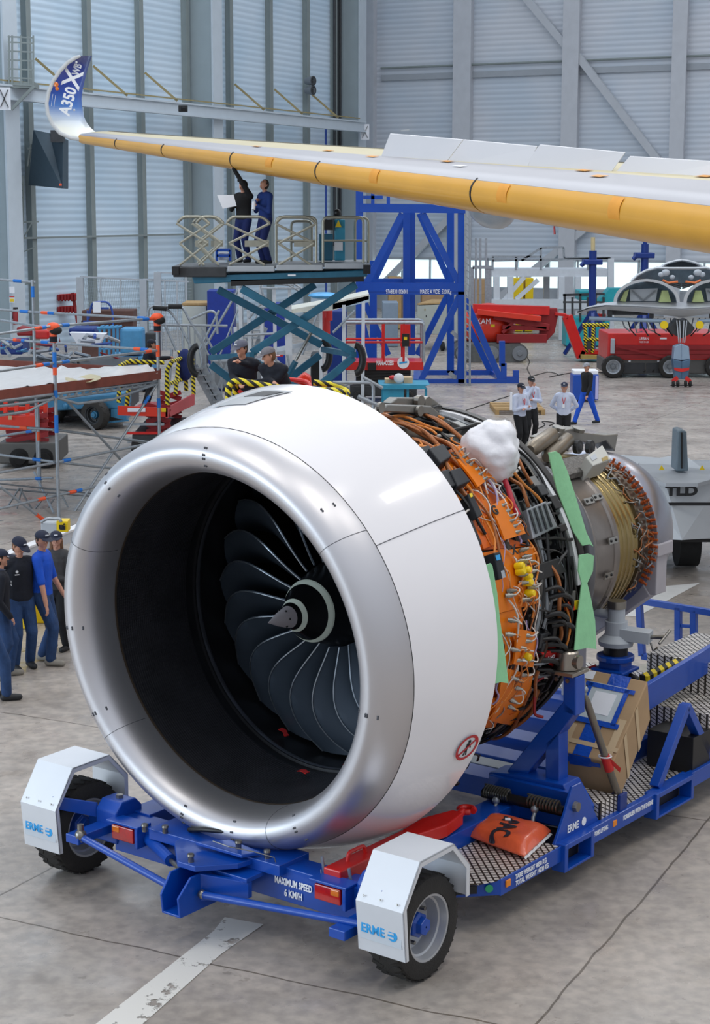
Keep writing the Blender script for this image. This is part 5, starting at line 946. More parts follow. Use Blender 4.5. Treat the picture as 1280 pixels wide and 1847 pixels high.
mb = MB(); bxp(mb, 655, 668, 478, 494, 38.2, .5); build('bumper', mb, BLKP, lf); mb = MB(); bxp(mb, 310, 322, 481, 496, 38.2, .5); build('bumper', mb, BLKP, lf)
def arm(pts, Y, w=.17, m=TEAL):
    mb = MB()
    for a, b in zip(pts, pts[1:]): mb.beam(LP(*a, Y), LP(*b, Y), .14, w)
    build('scissor_arm', mb, m, lf, bevel=.015)
arm([(435, 520), (638, 636)], 38.6); arm([(642, 513), (454, 636)], 38.78); arm([(393, 522), (580, 622)], 40.3); arm([(568, 513), (380, 636)], 40.47)
arm([(638, 644), (583, 690), (500, 760)], 38.6); arm([(577, 640), (522, 682), (440, 745)], 40.3); arm([(380, 657), (419, 686), (560, 790)], 40.3); arm([(454, 650), (640, 760)], 38.6)
build('cross_shaft', MB().beam(LP(638, 640), LP(583, 630, 40.3), .12), TEAL, lf); build('cross_shaft', MB().beam(LP(454, 640), LP(380, 645, 40.3), .12), TEAL, lf)
for x, y, Y in ((360, 650, 40), (643, 648, 38.5), (583, 640, 40.3)):
    mb = MB(); mb.tube([W(x - 3 + (-14 if x == 360 else 14) * math.sin(t), y - 26 * math.cos(t), Y) for t in [math.pi * i / 10 for i in range(11)]], .08, 8); build('rubber_hose_loop', mb, BLKP, lf, smooth=60)
mb = MB(); mb.tube([LP(533, 650, 39.4), LP(562, 598, 39.4)], .035, 8); build('ram_rod', mb, STEEL, lf); mb = MB(); mb.tube([LP(512, 690, 39.4), LP(533, 652, 39.4)], .07, 10); build('ram_cylinder', mb, TEAL, lf)
mb = MB(); mb.bx(LP(360, 870).x, LP(650, 870).x, 38.4, 40.6, .45, 1.1); build('chassis', mb, TEAL, lf, bevel=.05)
for x in (400, 610):
    for Y in (38.3, 40.5): wheel((LP(x, 870).x, Y, .42), .42, .3, -1, lf, M=Matrix.Identity(4), hubm=TEAL, rimm=DGREY, name='lift_wheel', n=24)
RAILM = mat('platform_rail_metal', '#a3a295', .35, .7, .08)
def xrail(x0, x1, Y=38.5, yt=391, yb=478):
    mb = MB(); r = .03; f = lambda x, y: LP(x, y, Y); w = x1 - x0
    mb.tube(rounded([f(x0 + 2, yt + 10), f(x0 + 12, yt), f(x1 - 14, yt), f(x1 - 1, yt + 12)], .1), r + .004, 8); ym = (yt + yb) // 2 + 5
    for a, b in (((x0, yt + 12), (x1 - 4, ym)), ((x1, yt + 12), (x0 + 6, ym)), ((x0 + 6, ym), (x1 - 10, yb)), ((x1 - 4, ym), (x0 + 6, yb))): mb.tube([f(*a), f(*b)], r, 6)
    mb.prism([f(x0 + 34, ym - 5), f(x1 - 2, ym - 6), f(x1 - 2, ym + 6), f(x0 + 34, ym + 6)], (0, .04, 0)); build('folding_rail', mb, RAILM, lf, smooth=60)
xrail(407, 487); xrail(496, 571); xrail(318, 378); xrail(352, 404)
xrail(346, 400, 40.5); 
def orail(x0, x1, yt=392, yb=474, Y=38.5, mid=True):
    mb = MB(); f = lambda x, y: LP(x, y, Y); mb.tube(rounded([f(x0, yb), f(x0, yt), f(x1, yt), f(x1, yb)], .12), .03, 8)
    if mid: mb.tube([f(x0, (yt + yb) / 2 + 1), f(x1, (yt + yb) / 2 + 1)], .022, 8)
    build('guard_rail', mb, RAILM, lf, smooth=60)
orail(582, 655); orail(498, 570); orail(525, 562, 399, 472, 40.4); orail(640, 664, 393, 474, 39.5)
mb = MB(); bxp(mb, 575, 600, 422, 470, 39.2, .5); build('control_cabinet', mb, TEAL, lf, bevel=.02); mb = MB(); bxp(mb, 603, 622, 396, 470, 39.2, .4); build('control_cabinet', mb, TEALL, lf, bevel=.02); mb = MB(); bxp(mb, 583, 600, 396, 415, 39.1, .4); build('control_panel', mb, BLKP, lf)
mb = MB(); mb.ball(LP(608, 384, 39.3), .09, 10, 6); build('beacon', mb, BLKP, lf, smooth=60); mb = MB(); mb.prism([LP(604, 410, 39.15), LP(616, 410, 39.15), LP(610, 397, 39.15)], (0, -.01, 0)); build('warning_triangle', mb, YEL, lf); mb = MB(); bxp(mb, 603, 618, 437, 452, 39.1, .02); build('paper_notice', mb, PAPER, lf)
mb = MB(); bxp(mb, 519, 533, 495, 498, 38.3, .02); build('maker_plate', mb, PAPER, lf)
def crate(x0, x1, y0, y1, Y, lab, m=BLUE):
    t = thing('blue_trestle', lab, 'trestle', W((x0 + x1) / 2, y1, Y), 0); mb = MB(); f = lambda x, y, q=Y: W(x, y, q)
    for q in (Y, Y + .5):
        for a, b in (((x0, y0), (x1, y0)), ((x0, y0), (x0, y1)), ((x1, y0), (x1, y1)), ((x0, (y0 + y1) / 2), (x1, (y0 + y1) / 2))): mb.beam(f(*a, q), f(*b, q), .06)
    build('frame', mb, m, t); mb = MB(); bxp(mb, x0 + 3, x1 - 3, y0 + 4, y1 - 2, Y + .1, .35); build('tub', mb, PAPER, t, bevel=.02)
crate(391, 415, 451, 471, 39.6, 'small blue trestle with white tub on the raised platform behind the men')
# ================================================================== red scissor lift (two baskets of this kind)
def basket(t, x0, x1, y0, y1, Y, dep, m=RED, rail=RED, top=GALV, base_h=.28, name='rail'):
    a, b = W(x0, y1, Y), W(x1, y0, Y); mb = MB(); mb.bx(a.x, b.x, Y, Y + dep, a.z, a.z + base_h); build('basket_floor', mb, m, t, bevel=.02); z0, z1 = a.z + base_h, b.z
    for q in (Y, Y + dep):
        mb = MB(); mb.tube(rounded([(a.x, q, z0), (a.x, q, z1), (b.x, q, z1), (b.x, q, z0)], .12), .05, 8); build('top_rail', mb, top, t, smooth=60)
        mb = MB(); mb.tube([(a.x, q, (z0 + z1) / 2), (b.x, q, (z0 + z1) / 2)], .04, 6)
        for i in range(1, 4): mb.beam((a.x + (b.x - a.x) * i / 4, q, z0), (a.x + (b.x - a.x) * i / 4, q, z1), .07)
        build('mid_rail', mb, rail, t)
    for x in (a.x, b.x): mb = MB(); mb.tube([(x, Y, z1), (x, Y + dep, z1)], .03, 8); mb.tube([(x, Y, (z0 + z1) / 2), (x, Y + dep, (z0 + z1) / 2)], .02, 6); build('end_rail', mb, top, t)
    return a.x, b.x, a.z
def scissor_stack(t, x0, x1, Y, dep, z0, z1, m, n=4):
    for i in range(n):
        za, zb = z0 + (z1 - z0) * i / n, z0 + (z1 - z0) * (i + 1) / n
        for q in (Y + .08, Y + dep - .08): mb = MB(); mb.beam((x0 + .1, q, za + .03), (x1 - .1, q, zb - .03), .06, .12); mb.beam((x1 - .1, q + .06, za + .03), (x0 + .1, q + .06, zb - .03), .06, .12); build('scissor_arm', mb, m, t)
t = thing('red_scissor_lift', 'red scissor lift with empty railed basket in front of the blue tower', 'scissor lift', W(690, 716, 57), 0)
xa, xb, zb = basket(t, 620, 764, 582, 668, 56.5, 1.5)
scissor_stack(t, xa + .3, xb - .3, 56.6, 1.3, .5, zb - .02, BLKP, 5); mb = MB(); mb.bx(xa + .2, xb - .2, 56.5, 58, .2, .55); build('chassis', mb, DGREY, t, bevel=.03)
for x in (xa + .5, xb - .5): wheel((x, 56.4, .2), .2, .14, -1, t, M=Matrix.Translation((x, 56.4, .2)) @ Matrix.Rotation(R(90), 4, 'Z') @ Matrix.Translation((-x, -56.4, -.2)), hubm=DGREY, rimm=DGREY, name='lift_wheel', n=20)
text('lettering', 'MANIACCESS', LTXT, W(694, 655, 56.48), (1, 0, 0), (0, 0, 1), .2, t, fit=.55, bold=.006); mb = MB(); mb.lathe([(0, .19), (.01, .19)], W(727, 654, 56.49), axis=(0, -1, 0), n=24); build('oval_badge', mb, PAPER, t); build('badge_mark', MB().beam(W(720, 655, 56.47), W(734, 653, 56.47), .01, .05), CTXT, t)
mb = MB(); bxp(mb, 722, 740, 586, 625, 57.6, .3); build('control_box', mb, RED, t); mb = MB(); bxp(mb, 725, 738, 602, 625, 56.4, .1); build('control_panel', mb, BLKP, t); mb = MB(); bxp(mb, 728, 734, 608, 613, 56.38, .02); build('yellow_label', mb, YEL, t); mb = MB(); bxp(mb, 663, 678, 655, 668, 56.4, .1); build('bumper', mb, BLKP, t)
# ================================================================== red boom lift
t = thing('red_boom_lift', 'folded red boom lift on grey tracks right of the blue tower', 'boom lift', W(900, 650, 72), 0)
Y = 72
mb = MB(); mb.ball(W(880, 588, Y + 1), (1.15, 1.1, .95), 24, 14); mb.v = [V((p.x, p.y, max(p.z, W(0, 618, Y).z))) for p in mb.v]; build('counterweight', mb, REDO, t, smooth=50)
text('lettering', 'KAM', LTXT, W(872, 580, Y - .15), (1, 0, 0), (0, 0, 1), .32, t, fit=.55); mb = MB(); bxp(mb, 885, 892, 585, 590, Y - .1, .02); build('yellow_label', mb, YEL, t)
mb = MB(); bxp(mb, 838, 905, 618, 645, Y, 2); build('chassis', mb, mat('track_grey', '#6b6e6c', .55, .1, .1), t, bevel=.06)
for x0, x1 in ((822, 935),):
    for q in (Y - .4, Y + 2):
        a, b = W(x0 + 12, 634, Y).x, W(x1, 634, Y).x; r_ = .36; z = .38; mb = MB(); P = [(a + r_ * math.cos(k), q, z + r_ * math.sin(k)) for k in [math.pi / 2 + math.pi * i / 8 for i in range(9)]] + [(b + r_ * math.cos(k), q, z + r_ * math.sin(k)) for k in [-math.pi / 2 + math.pi * i / 8 for i in range(9)]]; mb.prism(P, (0, .45, 0)); build('track', mb, mat('track_rubber', '#5a5c5b', .7, 0, .15, 6), t, smooth=40)
        for k in (a, b, (a + b) / 2): mb = MB(); mb.lathe([(0, .3), (.06, .3), (.06, .12), (.1, .1)], (k, q, z), axis=(0, -1, 0), n=20); build('track_wheel', mb, MGREY, t, smooth=40)
def bar(name, pts, w, m, YY=Y, dp=.4): mb = MB(); [mb.beam(W(*a, YY), W(*b, YY), dp, w) for a, b in zip(pts, pts[1:])]; return build(name, mb, m, t, bevel=.02)
bar('boom', [(852, 556), (990, 560)], .36, RED); bar('boom', [(860, 562), (975, 575)], .22, REDO, Y - .3); bar('boom', [(890, 570), (990, 590)], .26, REDD); bar('boom', [(895, 610), (985, 610)], .36, REDD); bar('link_arm', [(930, 575), (905, 600)], .14, REDD); bar('link_arm', [(905, 590), (985, 592)], .18, REDD)
mb = MB(); mb.prism([W(975, 556, Y), W(1005, 556, Y), W(1006, 570, Y), (W(1000, 600, Y)), W(985, 616, Y), W(970, 616, Y), W(974, 600, Y)], (0, .5, 0)); build('boom_knuckle', mb, REDD, t, bevel=.03)
bar('jib', [(1015, 570), (1024, 572)], .2, RED); bar('jib', [(1022, 570), (1048, 644)], .42, RED); bar('jib', [(1000, 566), (1020, 568)], .12, RED); bar('jib_tip', [(1044, 646), (1052, 632)], .2, REDD)
bk = lambda x, y, q=Y: W(x, y, q)
mb = MB(); mb.prism([bk(1050, 640), bk(1095, 638), bk(1095, 632), bk(1050, 634)], (0, 1, 0)); build('basket_floor', mb, RED, t)
for q in (Y, Y + 1):
    mb = MB()
    for a, b in (((1050, 586), (1098, 586)), ((1052, 612), (1096, 612)), ((1055, 586), (1057, 636)), ((1070, 586), (1068, 636)), ((1094, 586), (1091, 636))): mb.tube([bk(*a, q), bk(*b, q)], .075, 8)
    build('wrapped_rail', mb, HAZ, t, smooth=60)
mb = MB(); bxp(mb, 1058, 1066, 616, 630, Y - .2, .2); build('control_box', mb, DGREY, t)
mb = MB(); mb.prism([W(1048, 640, Y - .5), W(1093, 643, Y - .5), W(1093, 648, Y - .5), W(1048, 647, Y - .5)], (0, 1.2, 0)); build('fork_tray', mb, mat('ochre_tray', '#a08a4c', .6, 0, .1), t)
# ================================================================== long red scissor machine at the right
t = thing('long_scissor_lift', 'long low red scissor lift on grey chassis at the right under the open nacelle', 'scissor lift', W(1170, 680, 65), 0); Y = 65
mb = MB(); bxp(mb, 1095, 1300, 601, 650, Y, 2.4); build('red_housing', mb, RED, t, bevel=.04)
for k, (y0, y1) in enumerate(((622, 632), (632, 640), (640, 648))): mb = MB(); bxp(mb, 1108, 1300, y0, y1 - 1.5, Y - .08, .1); build('folded_arm', mb, REDD, t)
mb = MB(); mb.beam(W(1110, 624, Y - .1), W(1210, 647, Y - .1), .06, .08); build('folded_arm', mb, REDD, t)
mb = MB(); bxp(mb, 1092, 1300, 649, 674, Y, 2.4); build('chassis', mb, mat('chassis_grey', '#5a5957', .5, .1, .06), t, bevel=.03)
for x0, x1 in ((1120, 1165), (1165, 1196)): mb = MB(); bxp(mb, x0, x1 - 2, 655, 673, Y - .03, .04); build('chassis_door', mb, DGREY, t)
for x in (1104, 1206, 1290): wheel((W(x, 672, Y).x, Y - .1, .42), .42, .25, -1, t, M=Matrix.Translation((W(x, 672, Y).x, Y - .1, .42)) @ Matrix.Rotation(R(90), 4, 'Z') @ Matrix.Translation((-W(x, 672, Y).x, -(Y - .1), -.42)), hubm=MGREY, rimm=LGREY, name='machine_wheel', n=28)
mb = MB(); bxp(mb, 1101, 1109, 611, 638, Y - .12, .12); build('tube_holder', mb, LGREY, t, bevel=.02)
text('lettering', 'URBAN', LTXT, W(1161, 611, Y - .02), (1, 0, 0), (0, 0, 1), .16, t, fit=.35); text('lettering', 'MADE IN USA', LTXT, W(1161, 617, Y - .02), (1, 0, 0), (0, 0, 1), .09, t, fit=.35); mb = MB(); bxp(mb, 1190, 1202, 609, 612, Y - .02, .02); build('white_label', mb, PAPER, t)
for x in (1104, 1110, 1135, 1187): mb = MB(); bxp(mb, x - 2, x + 2, 650, 653, Y - .02, .02); build('white_label', mb, PAPER, t)
for x in (1161, 1177): mb = MB(); mb.ball(W(x, 669, Y), .06, 8, 6); build('lifting_hole', mb, BLKP, t)
# ================================================================== open nacelle hood hanging at the right (its right half mirrors the left)
nx = thing('open_nacelle_fairing', 'grey open engine fairing with two arched openings at right under the wing root', 'nacelle fairing', W(1229, 698, 61.6), 0); Y = 61.6
FG = mat('fairing_pale_grey', '#b9bcc0', .4, .1, .04, 2)
def mir(x): return 2458 - x
for sx in (0, 1):
    g = (lambda x: x) if not sx else mir
    mb = MB(); A = [(1041, 562), (1060, 553), (1090, 546), (1110, 544), (1229, 545)]; Bp = [(1041, 563), (1062, 558), (1092, 556), (1150, 560), (1229, 570)]
    P = [[W(g(a[0]), a[1], Y + .0 + .5), W(g((a[0] + b[0]) / 2), (a[1] + b[1]) / 2 - 1, Y - .3), W(g(b[0]), b[1], Y)] for a, b in zip(A, Bp)]; mb.grid(P, .05, (0, 0, -1)); build('flared_lip', mb, FG, nx, smooth=60)
    mb = MB(); n = 14; arcp = [(1166 + -60 * math.cos(math.pi * i / n), 545 - 42 * math.sin(math.pi * i / n)) for i in range(n + 1)]; arci = [(1166 + -54 * math.cos(math.pi * i / n), 545 - 37 * math.sin(math.pi * i / n)) for i in range(n + 1)]
    P = [[W(g(a[0]), a[1], Y - .1), W(g(b[0]), b[1], Y - .1), W(g(b[0]), b[1], Y + .8)] for a, b in zip(arcp, arci)]; mb.grid(P, .02, (0, 1, 0)); build('arched_frame', mb, FG, nx, smooth=60)
    mb = MB(); mb.add([W(g(a[0]), a[1], Y + .85) for a in arci], [tuple(range(n + 1))]); build('arch_back', mb, mat('interior_blue_grey', '#6d8190', .5, .1, .2, 4), nx)
    mb = MB(); a = [(1136, 543), (1136, 522), (1186, 520), (1182, 543)]; mb.prism([W(g(x), y, Y + .5) for x, y in a], (0, .1, 0)); build('inner_panel', mb, LGREY, nx)
    for p, q in (((1140, 524), (1160, 542)), ((1182, 524), (1160, 542))): mb = MB(); mb.beam(W(g(p[0]), p[1], Y + .45), W(g(q[0]), q[1], Y + .45), .04); build('panel_brace', mb, MGREY, nx)
    GRP = mat('green_primer', '#b5c487', .5, 0, .06)
    mb = MB(); mb.prism([W(g(x), y, Y + .4) for x, y in ((1118, 543), (1126, 526), (1134, 522), (1128, 544))], (0, .15, 0)); build('primer_rib', mb, GRP, nx); mb = MB(); mb.prism([W(g(x), y, Y + .3) for x, y in ((1188, 545), (1194, 524), (1204, 524), (1210, 545))], (0, .15, 0)); build('primer_rib', mb, GRP, nx)
    mb = MB(); A = [(1138, 507), (1150, 496), (1165, 488), (1185, 483), (1205, 484), (1229, 484)]; C_ = [(1190, 482), (1197, 478), (1205, 474), (1213, 472), (1221, 470), (1229, 469)]
    mb.tube([W(g(x), y, Y + 1) for x, y in A], .05, 6); mb.tube([W(g(x), y, Y + 1.6) for x, y in C_], .05, 6); build('upper_arch_rim', mb, FG, nx, smooth=60)
    mb = MB(); P = [[W(g(a[0]), a[1], Y + 1.1), W(g(a[0]), max(a[1] + 2, min(545, a[1] + 14 + i * 4)), Y + 1.6)] for i, a in enumerate(A)]; mb.grid(P, .02, (0, 1, 0)); build('upper_shell', mb, mat('interior_blue_grey'), nx)
    mb = MB(); P = [[W(g(a[0]), a[1], Y + 1.7), W(g(a[0]), 484, Y + 1.8)] for a in C_]; mb.grid(P, .02, (0, 1, 0)); build('upper_shell', mb, DGREY, nx)
    for x, y, r_ in ((1200, 492, .12), (1192, 495, .09), (1212, 500, .08)): mb = MB(); mb.ball(W(g(x), y, Y + .8), (r_ * 1.3, r_, r_), 10, 6); build('pale_pod', mb, LGREY, nx, smooth=60)
    mb = MB(); [mb.tube([W(g(1150), 503 + k * 2, Y + .9), W(g(1180), 506 + k, Y + .8), W(g(1210), 508 + k * 3, Y + .8), W(g(1228), 512 + k * 4, Y + .7)], .03, 6) for k in range(3)]; build('black_hose', mb, BLKP, nx)
    mb = MB(); mb.tube([W(g(x), y, Y + .3) for x, y in ((1195, 505), (1205, 510), (1222, 508))], .04, 6); build('orange_hose', mb, mat('orange_hose', '#d9713a', .5, 0, .1), nx)
    mb = MB(); bxp(mb, *(sorted((g(1096), g(1168)))), 556, 568, Y + .3, .2); build('dark_underside', mb, DGREY, nx)
    for x in (1100, 1175): mb = MB(); bxp(mb, *sorted((g(x - 4), g(x + 4))), 560, 574, Y + .1, .1); build('hanger_plate', mb, DGREY, nx)
    mb = MB(); mb.tube([W(g(1062), 574, Y), W(g(1200), 579, Y)], .07, 8); build('cross_tube', mb, mat('pale_blue_tube', '#8ea3b8', .4, .2, .04), nx, smooth=60)
    mb = MB(); mb.lathe([(0, .14), (.05, .14)], W(g(1197), 586, Y - .2), axis=(0, -1, 0), n=20); build('yellow_disc', mb, YEL, nx)
    for k in range(9): mb = MB(); x = 1120 + k * 11; mb.tube([W(g(x), 574, Y + .3), W(g(x + 6), 590 + (k % 3) * 5, Y + .2), W(g(x + 16), 598 + (k % 2) * 8, Y + .2)], .025, 6); build('hanging_hose', mb, BLKP if k % 2 else MGREY, nx, smooth=60)
    mb = MB(); mb.prism([W(g(x), y, Y - .1) for x, y in ((1205, 592), (1221, 575), (1229, 578), (1229, 610), (1212, 602))], (0, .6, 0)); build('centre_cowl', mb, DGREY, nx)
    for dx in (0, 5): mb = MB(); mb.beam(W(g(1220 + dx), 578, Y - .2), W(g(1224 + dx * .6), 618, Y - .2), .035); build('leg_rod', mb, LGREY, nx)
    mb = MB(); mb.prism([W(g(x), y, Y - .3) for x, y in ((1216, 625), (1229, 620), (1229, 650), (1214, 648))], (0, .4, 0)); build('leg_strut', mb, mat('pale_blue_tube'), nx, bevel=.02)
    mb = MB(); mb.prism([W(g(x), y, Y - .35) for x, y in ((1213, 648), (1229, 652), (1229, 684), (1218, 684))], (0, .4, 0)); build('leg_strut', mb, mat('strut_blue_grey', '#4d6a86', .4, .2, .1, 5), nx, bevel=.02)
    mb = MB(); mb.prism([W(g(x), y, Y - .38) for x, y in ((1215, 663), (1229, 665), (1229, 671), (1216, 668))], (0, .02, 0)); build('red_band', mb, RED, nx); mb = MB(); mb.prism([W(g(x), y, Y - .38) for x, y in ((1211, 686), (1220, 678), (1224, 684), (1214, 692))], (0, .1, 0)); build('red_band', mb, RED, nx)
    for x in (1214, 1222): mb = MB(); mb.lathe([(-.04, .11), (.04, .11)], W(g(x), 692, Y - .35), axis=(1, 0, 0), n=14); build('small_wheel', mb, BLK, nx, smooth=40)
    mb = MB(); mb.tube([W(g(1209), 695, Y - .35), W(1229, 695, Y - .35)], .025, 6); build('axle', mb, DGREY, nx)
# ================================================================== white aircraft tug at the right edge
tg = thing('towing_tractor', 'low white towing tractor with black lettering at the right edge', 'towing tractor', W(1229, 975, 30), 0); Y = 28.5
TW = mat('tractor_white', '#c6ccd2', .4, 0, .03, 2)
g0 = V((W(1229, 0, 32).x, 0, 0))
mb = MB(); mb.prism([W(1158, 972, Y + .5), W(1158, 866, Y + .5), W(1200, 878, Y), W(1258, 878, Y), W(1300, 866, Y + .5), W(1300, 972, Y + .5), W(1229, 974, Y)], (0, 3.4, .0)); build('body', mb, TW, tg, bevel=.03)
mb = MB(); mb.prism([W(1145, 845, Y + 2.2), W(1158, 837, Y + 3.8), W(1300, 837, Y + 3.8), W(1313, 845, Y + 2.2), W(1300, 866, Y + .4), W(1258, 878, Y - .1), W(1200, 878, Y - .1), W(1158, 866, Y + .4)], (0, 0, .06)); build('top_deck', mb, LGREY, tg)
for k in range(9): mb = MB(); y = 842 + k * 3; mb.beam(W(1156, y, Y + 3.2 - k * .3), W(1218, y + 1, Y + 3.2 - k * .3), .02, .03); build('grille_bar', mb, TW, tg)
for a, b in (((1146, 843), (1156, 836)), ((1156, 836), (1302, 836))): mb = MB(); mb.beam(W(*a, Y + 2.2) if a[0] < 1150 else W(*a, Y + 3.8), W(*b, Y + 3.8), .06, .12); build('deck_rim', mb, TW, tg)
mb = MB(); mb.prism([W(1219, 850, Y + 1), W(1222, 778, Y + 1), W(1229, 776, Y + 1), W(1238, 778, Y + 1), W(1241, 850, Y + 1)], (0, .5, 0)); build('exhaust_mast', mb, mat('mast_blue_grey', '#6f7f8a', .45, .1, .04), tg, bevel=.02); mb = MB(); mb.beam(W(1229, 780, Y + .96), W(1229, 845, Y + .96), .03); build('mast_slot', mb, BLKP, tg)
mb = MB(); mb.beam(W(1160, 909, Y - .03), W(1298, 909, Y - .03), .02, .05); build('black_stripe', mb, BTXT, tg)
text('lettering', 'TLD', BTXT, W(1229, 886, Y - .03), (1, 0, 0), (0, 0, 1), .22, tg, fit=(W(1258, 886, Y) - W(1199, 886, Y)).x, bold=.012)
for x in (1193, 1266): mb = MB(); mb.prism([W(x - 5, 848, Y + .9), W(x + 5, 848, Y + .9), W(x, 839, Y + .9)], (0, .02, 0)); build('warning_triangle', mb, YEL, tg)
mb = MB(); bxp(mb, 1162, 1296, 966, 978, Y + .55, 2.9); build('underbody_shade', mb, BLKP, tg)  # black slab put in for the shadow beneath the body
for x in (1176, 1282): mb = MB(); mb.lathe([(-.18, .42), (.18, .42)], V((W(x, 0, Y + 1).x, Y + 1.5, .43)), axis=(1, 0, 0), n=28); build('tractor_wheel', mb, BLK, tg, smooth=40)
# ================================================================== back of the hall: mezzanine, containers, jacks
mz = thing('white_access_platform', 'long white access platform with hand rails in front of the window band', 'access platform', W(1010, 575, 84), 0); Y = 84
PW = mat('platform_white', '#c9ced4', .45, .1, .04)
def sb_(name, segs, w, m=PW, th_=mz, YY=Y, h=None):
    for s_ in segs:
        yy = s_[4] if len(s_) > 4 else YY; mb = MB(); mb.beam(W(s_[0], s_[1], yy), W(s_[2], s_[3], yy), w, h or w); build(name, mb, m, th_)
mb = MB(); mb.prism([W(883, 499, Y), W(1102, 499, Y), W(1102, 486, Y), W(883, 486, Y)], (0, 3, 0)); build('walkway', mb, PW, mz); sb_('lower_beam', [(883, 548, 1080, 548)], .45)
sb_('platform_leg', [(895, 499, 895, 613), (920, 499, 920, 613), (1012, 499, 1012, 613), (1042, 499, 1042, 613), (985, 499, 985, 605, 87), (1101, 466, 1101, 613)], .28)
sb_('hand_rail', [(888, 463, 975, 463), (888, 470, 1100, 466), (975, 447, 1016, 446), (1016, 446, 1017, 465), (1017, 465, 1102, 465), (940, 470, 976, 447), (975, 447, 975, 486), (930, 463, 930, 486), (1060, 466, 1060, 486), (888, 463, 888, 486)], .1, GALV)
sb_('platform_brace', [(930, 540, 970, 505), (905, 545, 945, 500)], .2)
gy = thing('gantry_cage', 'light grey open gantry cage left of the white platform', 'gantry', W(868, 580, 78), 0)
sb_('cage_post', [(858, 430, 858, 631), (880, 482, 880, 631), (866, 430, 866, 631), (876, 430, 876, 631), (884, 482, 884, 631)], .1, GALV, gy, 78); sb_('cage_ring', [(852, 482, 886, 482), (852, 565, 886, 565), (852, 482, 852, 565)], .14, GALV, gy, 78)
for x0, x1, lab in ((921, 944, 'left yellow upright cabinet under the white platform'), (946, 962, 'right yellow upright cabinet under the white platform')): one('yellow_cabinet', YEL, lab, 'cabinet', lambda m: bxp(m, x0, x1, 502, 597.7, 90, 1.2), bevel=.02)
ct = thing('cargo_container', 'pale grey wheeled equipment container behind the blue tower', 'equipment container', W(790, 615, 78), 0)
mb = MB(); mb.prism([W(752, 602, 78), W(830, 605, 77), W(830, 548, 77), W(752, 551, 78)], (.4, 2.6, 0)); build('body', mb, mat('container_grey', '#a9aea6', .5, 0, .05, 2), ct, bevel=.03); mb = MB(); mb.prism([W(752, 550, 78), W(830, 547, 77), W(838, 543, 79), W(778, 542, 80)], (0, 0, .06)); build('plywood_top', mb, WOOD, ct)
mb = MB(); mb.tube(rounded([W(770, 568, 77.8), W(768, 570, 77.8), W(776, 580, 77.8), W(770, 592, 77.8)], .1), .03, 6); build('coiled_cable', mb, DGREY, ct); mb = MB(); bxp(mb, 765, 776, 557, 560, 77.8, .05); build('label', mb, OCH, ct)
for x in (798, 760): mb = MB(); c = W(x, 614, 77.5); mb.lathe([(-.06, .2), (.06, .2)], V((c.x, c.y, .21)), axis=(1, .2, 0), n=16); build('castor', mb, BLK, ct, smooth=40)
one('grey_cabinet', mat('blue_grey_cabinet', '#7f8fa0', .5, 0, .05), 'blue grey steel cabinet behind the blue tower, left of the pale container', 'cabinet', lambda m: bxp(m, 690, 718, 546, 624.9, 80, 1.8), bevel=.02)
for i, (x0, x1, y0, y1, Y_, m, lab) in enumerate(((700, 724, 500, 593, 92, WOOD, 'tall pale wooden crate seen through the blue tower'), (850, 882, 504, 532, 92, CARD, 'brown crate stack left of the yellow cabinets, upper'), (853, 885, 532, 593, 92, CARD, 'brown crate stack left of the yellow cabinets, lower'), (725, 745, 530, 588.5, 94, CARD, 'tall brown carton seen between the tower legs'), (760, 800, 525, 588.5, 94, CARD, 'brown carton behind the pale container'), (955, 1000, 545, 588.5, 94, MGREY, 'grey bin behind the folded boom lift'))): one('storage_crate', m, lab, 'crate', lambda q: bxp(q, x0, x1, y0, y1, Y_, 1.5), bevel=.02)
for x, yt, yb, Yj, lab in ((1069, 452, 545, 74, 'blue hydraulic jack with yellow top post, left of the two under the wing'), (1163, 440, 500, 74, 'blue hydraulic jack under wing near the right edge')):
    t = thing('wing_jack', lab, 'hydraulic jack', W(x, 600, Yj), 0)
    mb = MB(); mb.tube([W(x, yt, Yj), V((W(x, yb, Yj).x, Yj, .3))], .16, 12); build('jack_column', mb, BLUED, t, smooth=40); mb = MB(); bxp(mb, x - 16, x + 18, yt + 16, yt + 26, Yj - .2, .8); mb.tube([W(x - 14, yt + 20, Yj), W(x - 22, yt + 28, Yj)], .1, 8); build('collar', mb, BLUED, t, bevel=.04)
    mb = MB(); mb.tube([W(x, yt - 24, Yj), W(x, yt, Yj)], .09, 10); build('ram', mb, mat('pale_yellow_ram', '#c9b98a', .5, 0, .05) if x < 1100 else BLUED, t, smooth=40)
    for a in range(3): mb = MB(); c = V((W(x, yb, Yj).x, Yj, 0)); mb.beam(c + V((0, 0, 2.0)), c + V((1.3 * math.cos(a * 2.1 + .4), 1.3 * math.sin(a * 2.1 + .4), .1)), .14); build('jack_leg', mb, BLUED, t)
TQ = mat('turquoise_paint', '#1f9aa6', .45, 0, .06)
t = thing('turquoise_machine', 'turquoise ground equipment between the white platform and the fairing', 'ground equipment', W(1060, 590, 80), 0)
mb = MB(); bxp(mb, 1044, 1066, 524, 542, 80, 1.5); build('hood', mb, TQ, t, bevel=.05); mb = MB(); bxp(mb, 1020, 1100, 572, 624, 80, 1.5); build('bed', mb, TQ, t, bevel=.03)
for k in range(6): mb = MB(); mb.beam(W(1018 + k * 14, 530 + (k % 2) * 6, 80), W(1018 + k * 14, 580, 80), .1); build('frame_post', mb, DGREY, t)
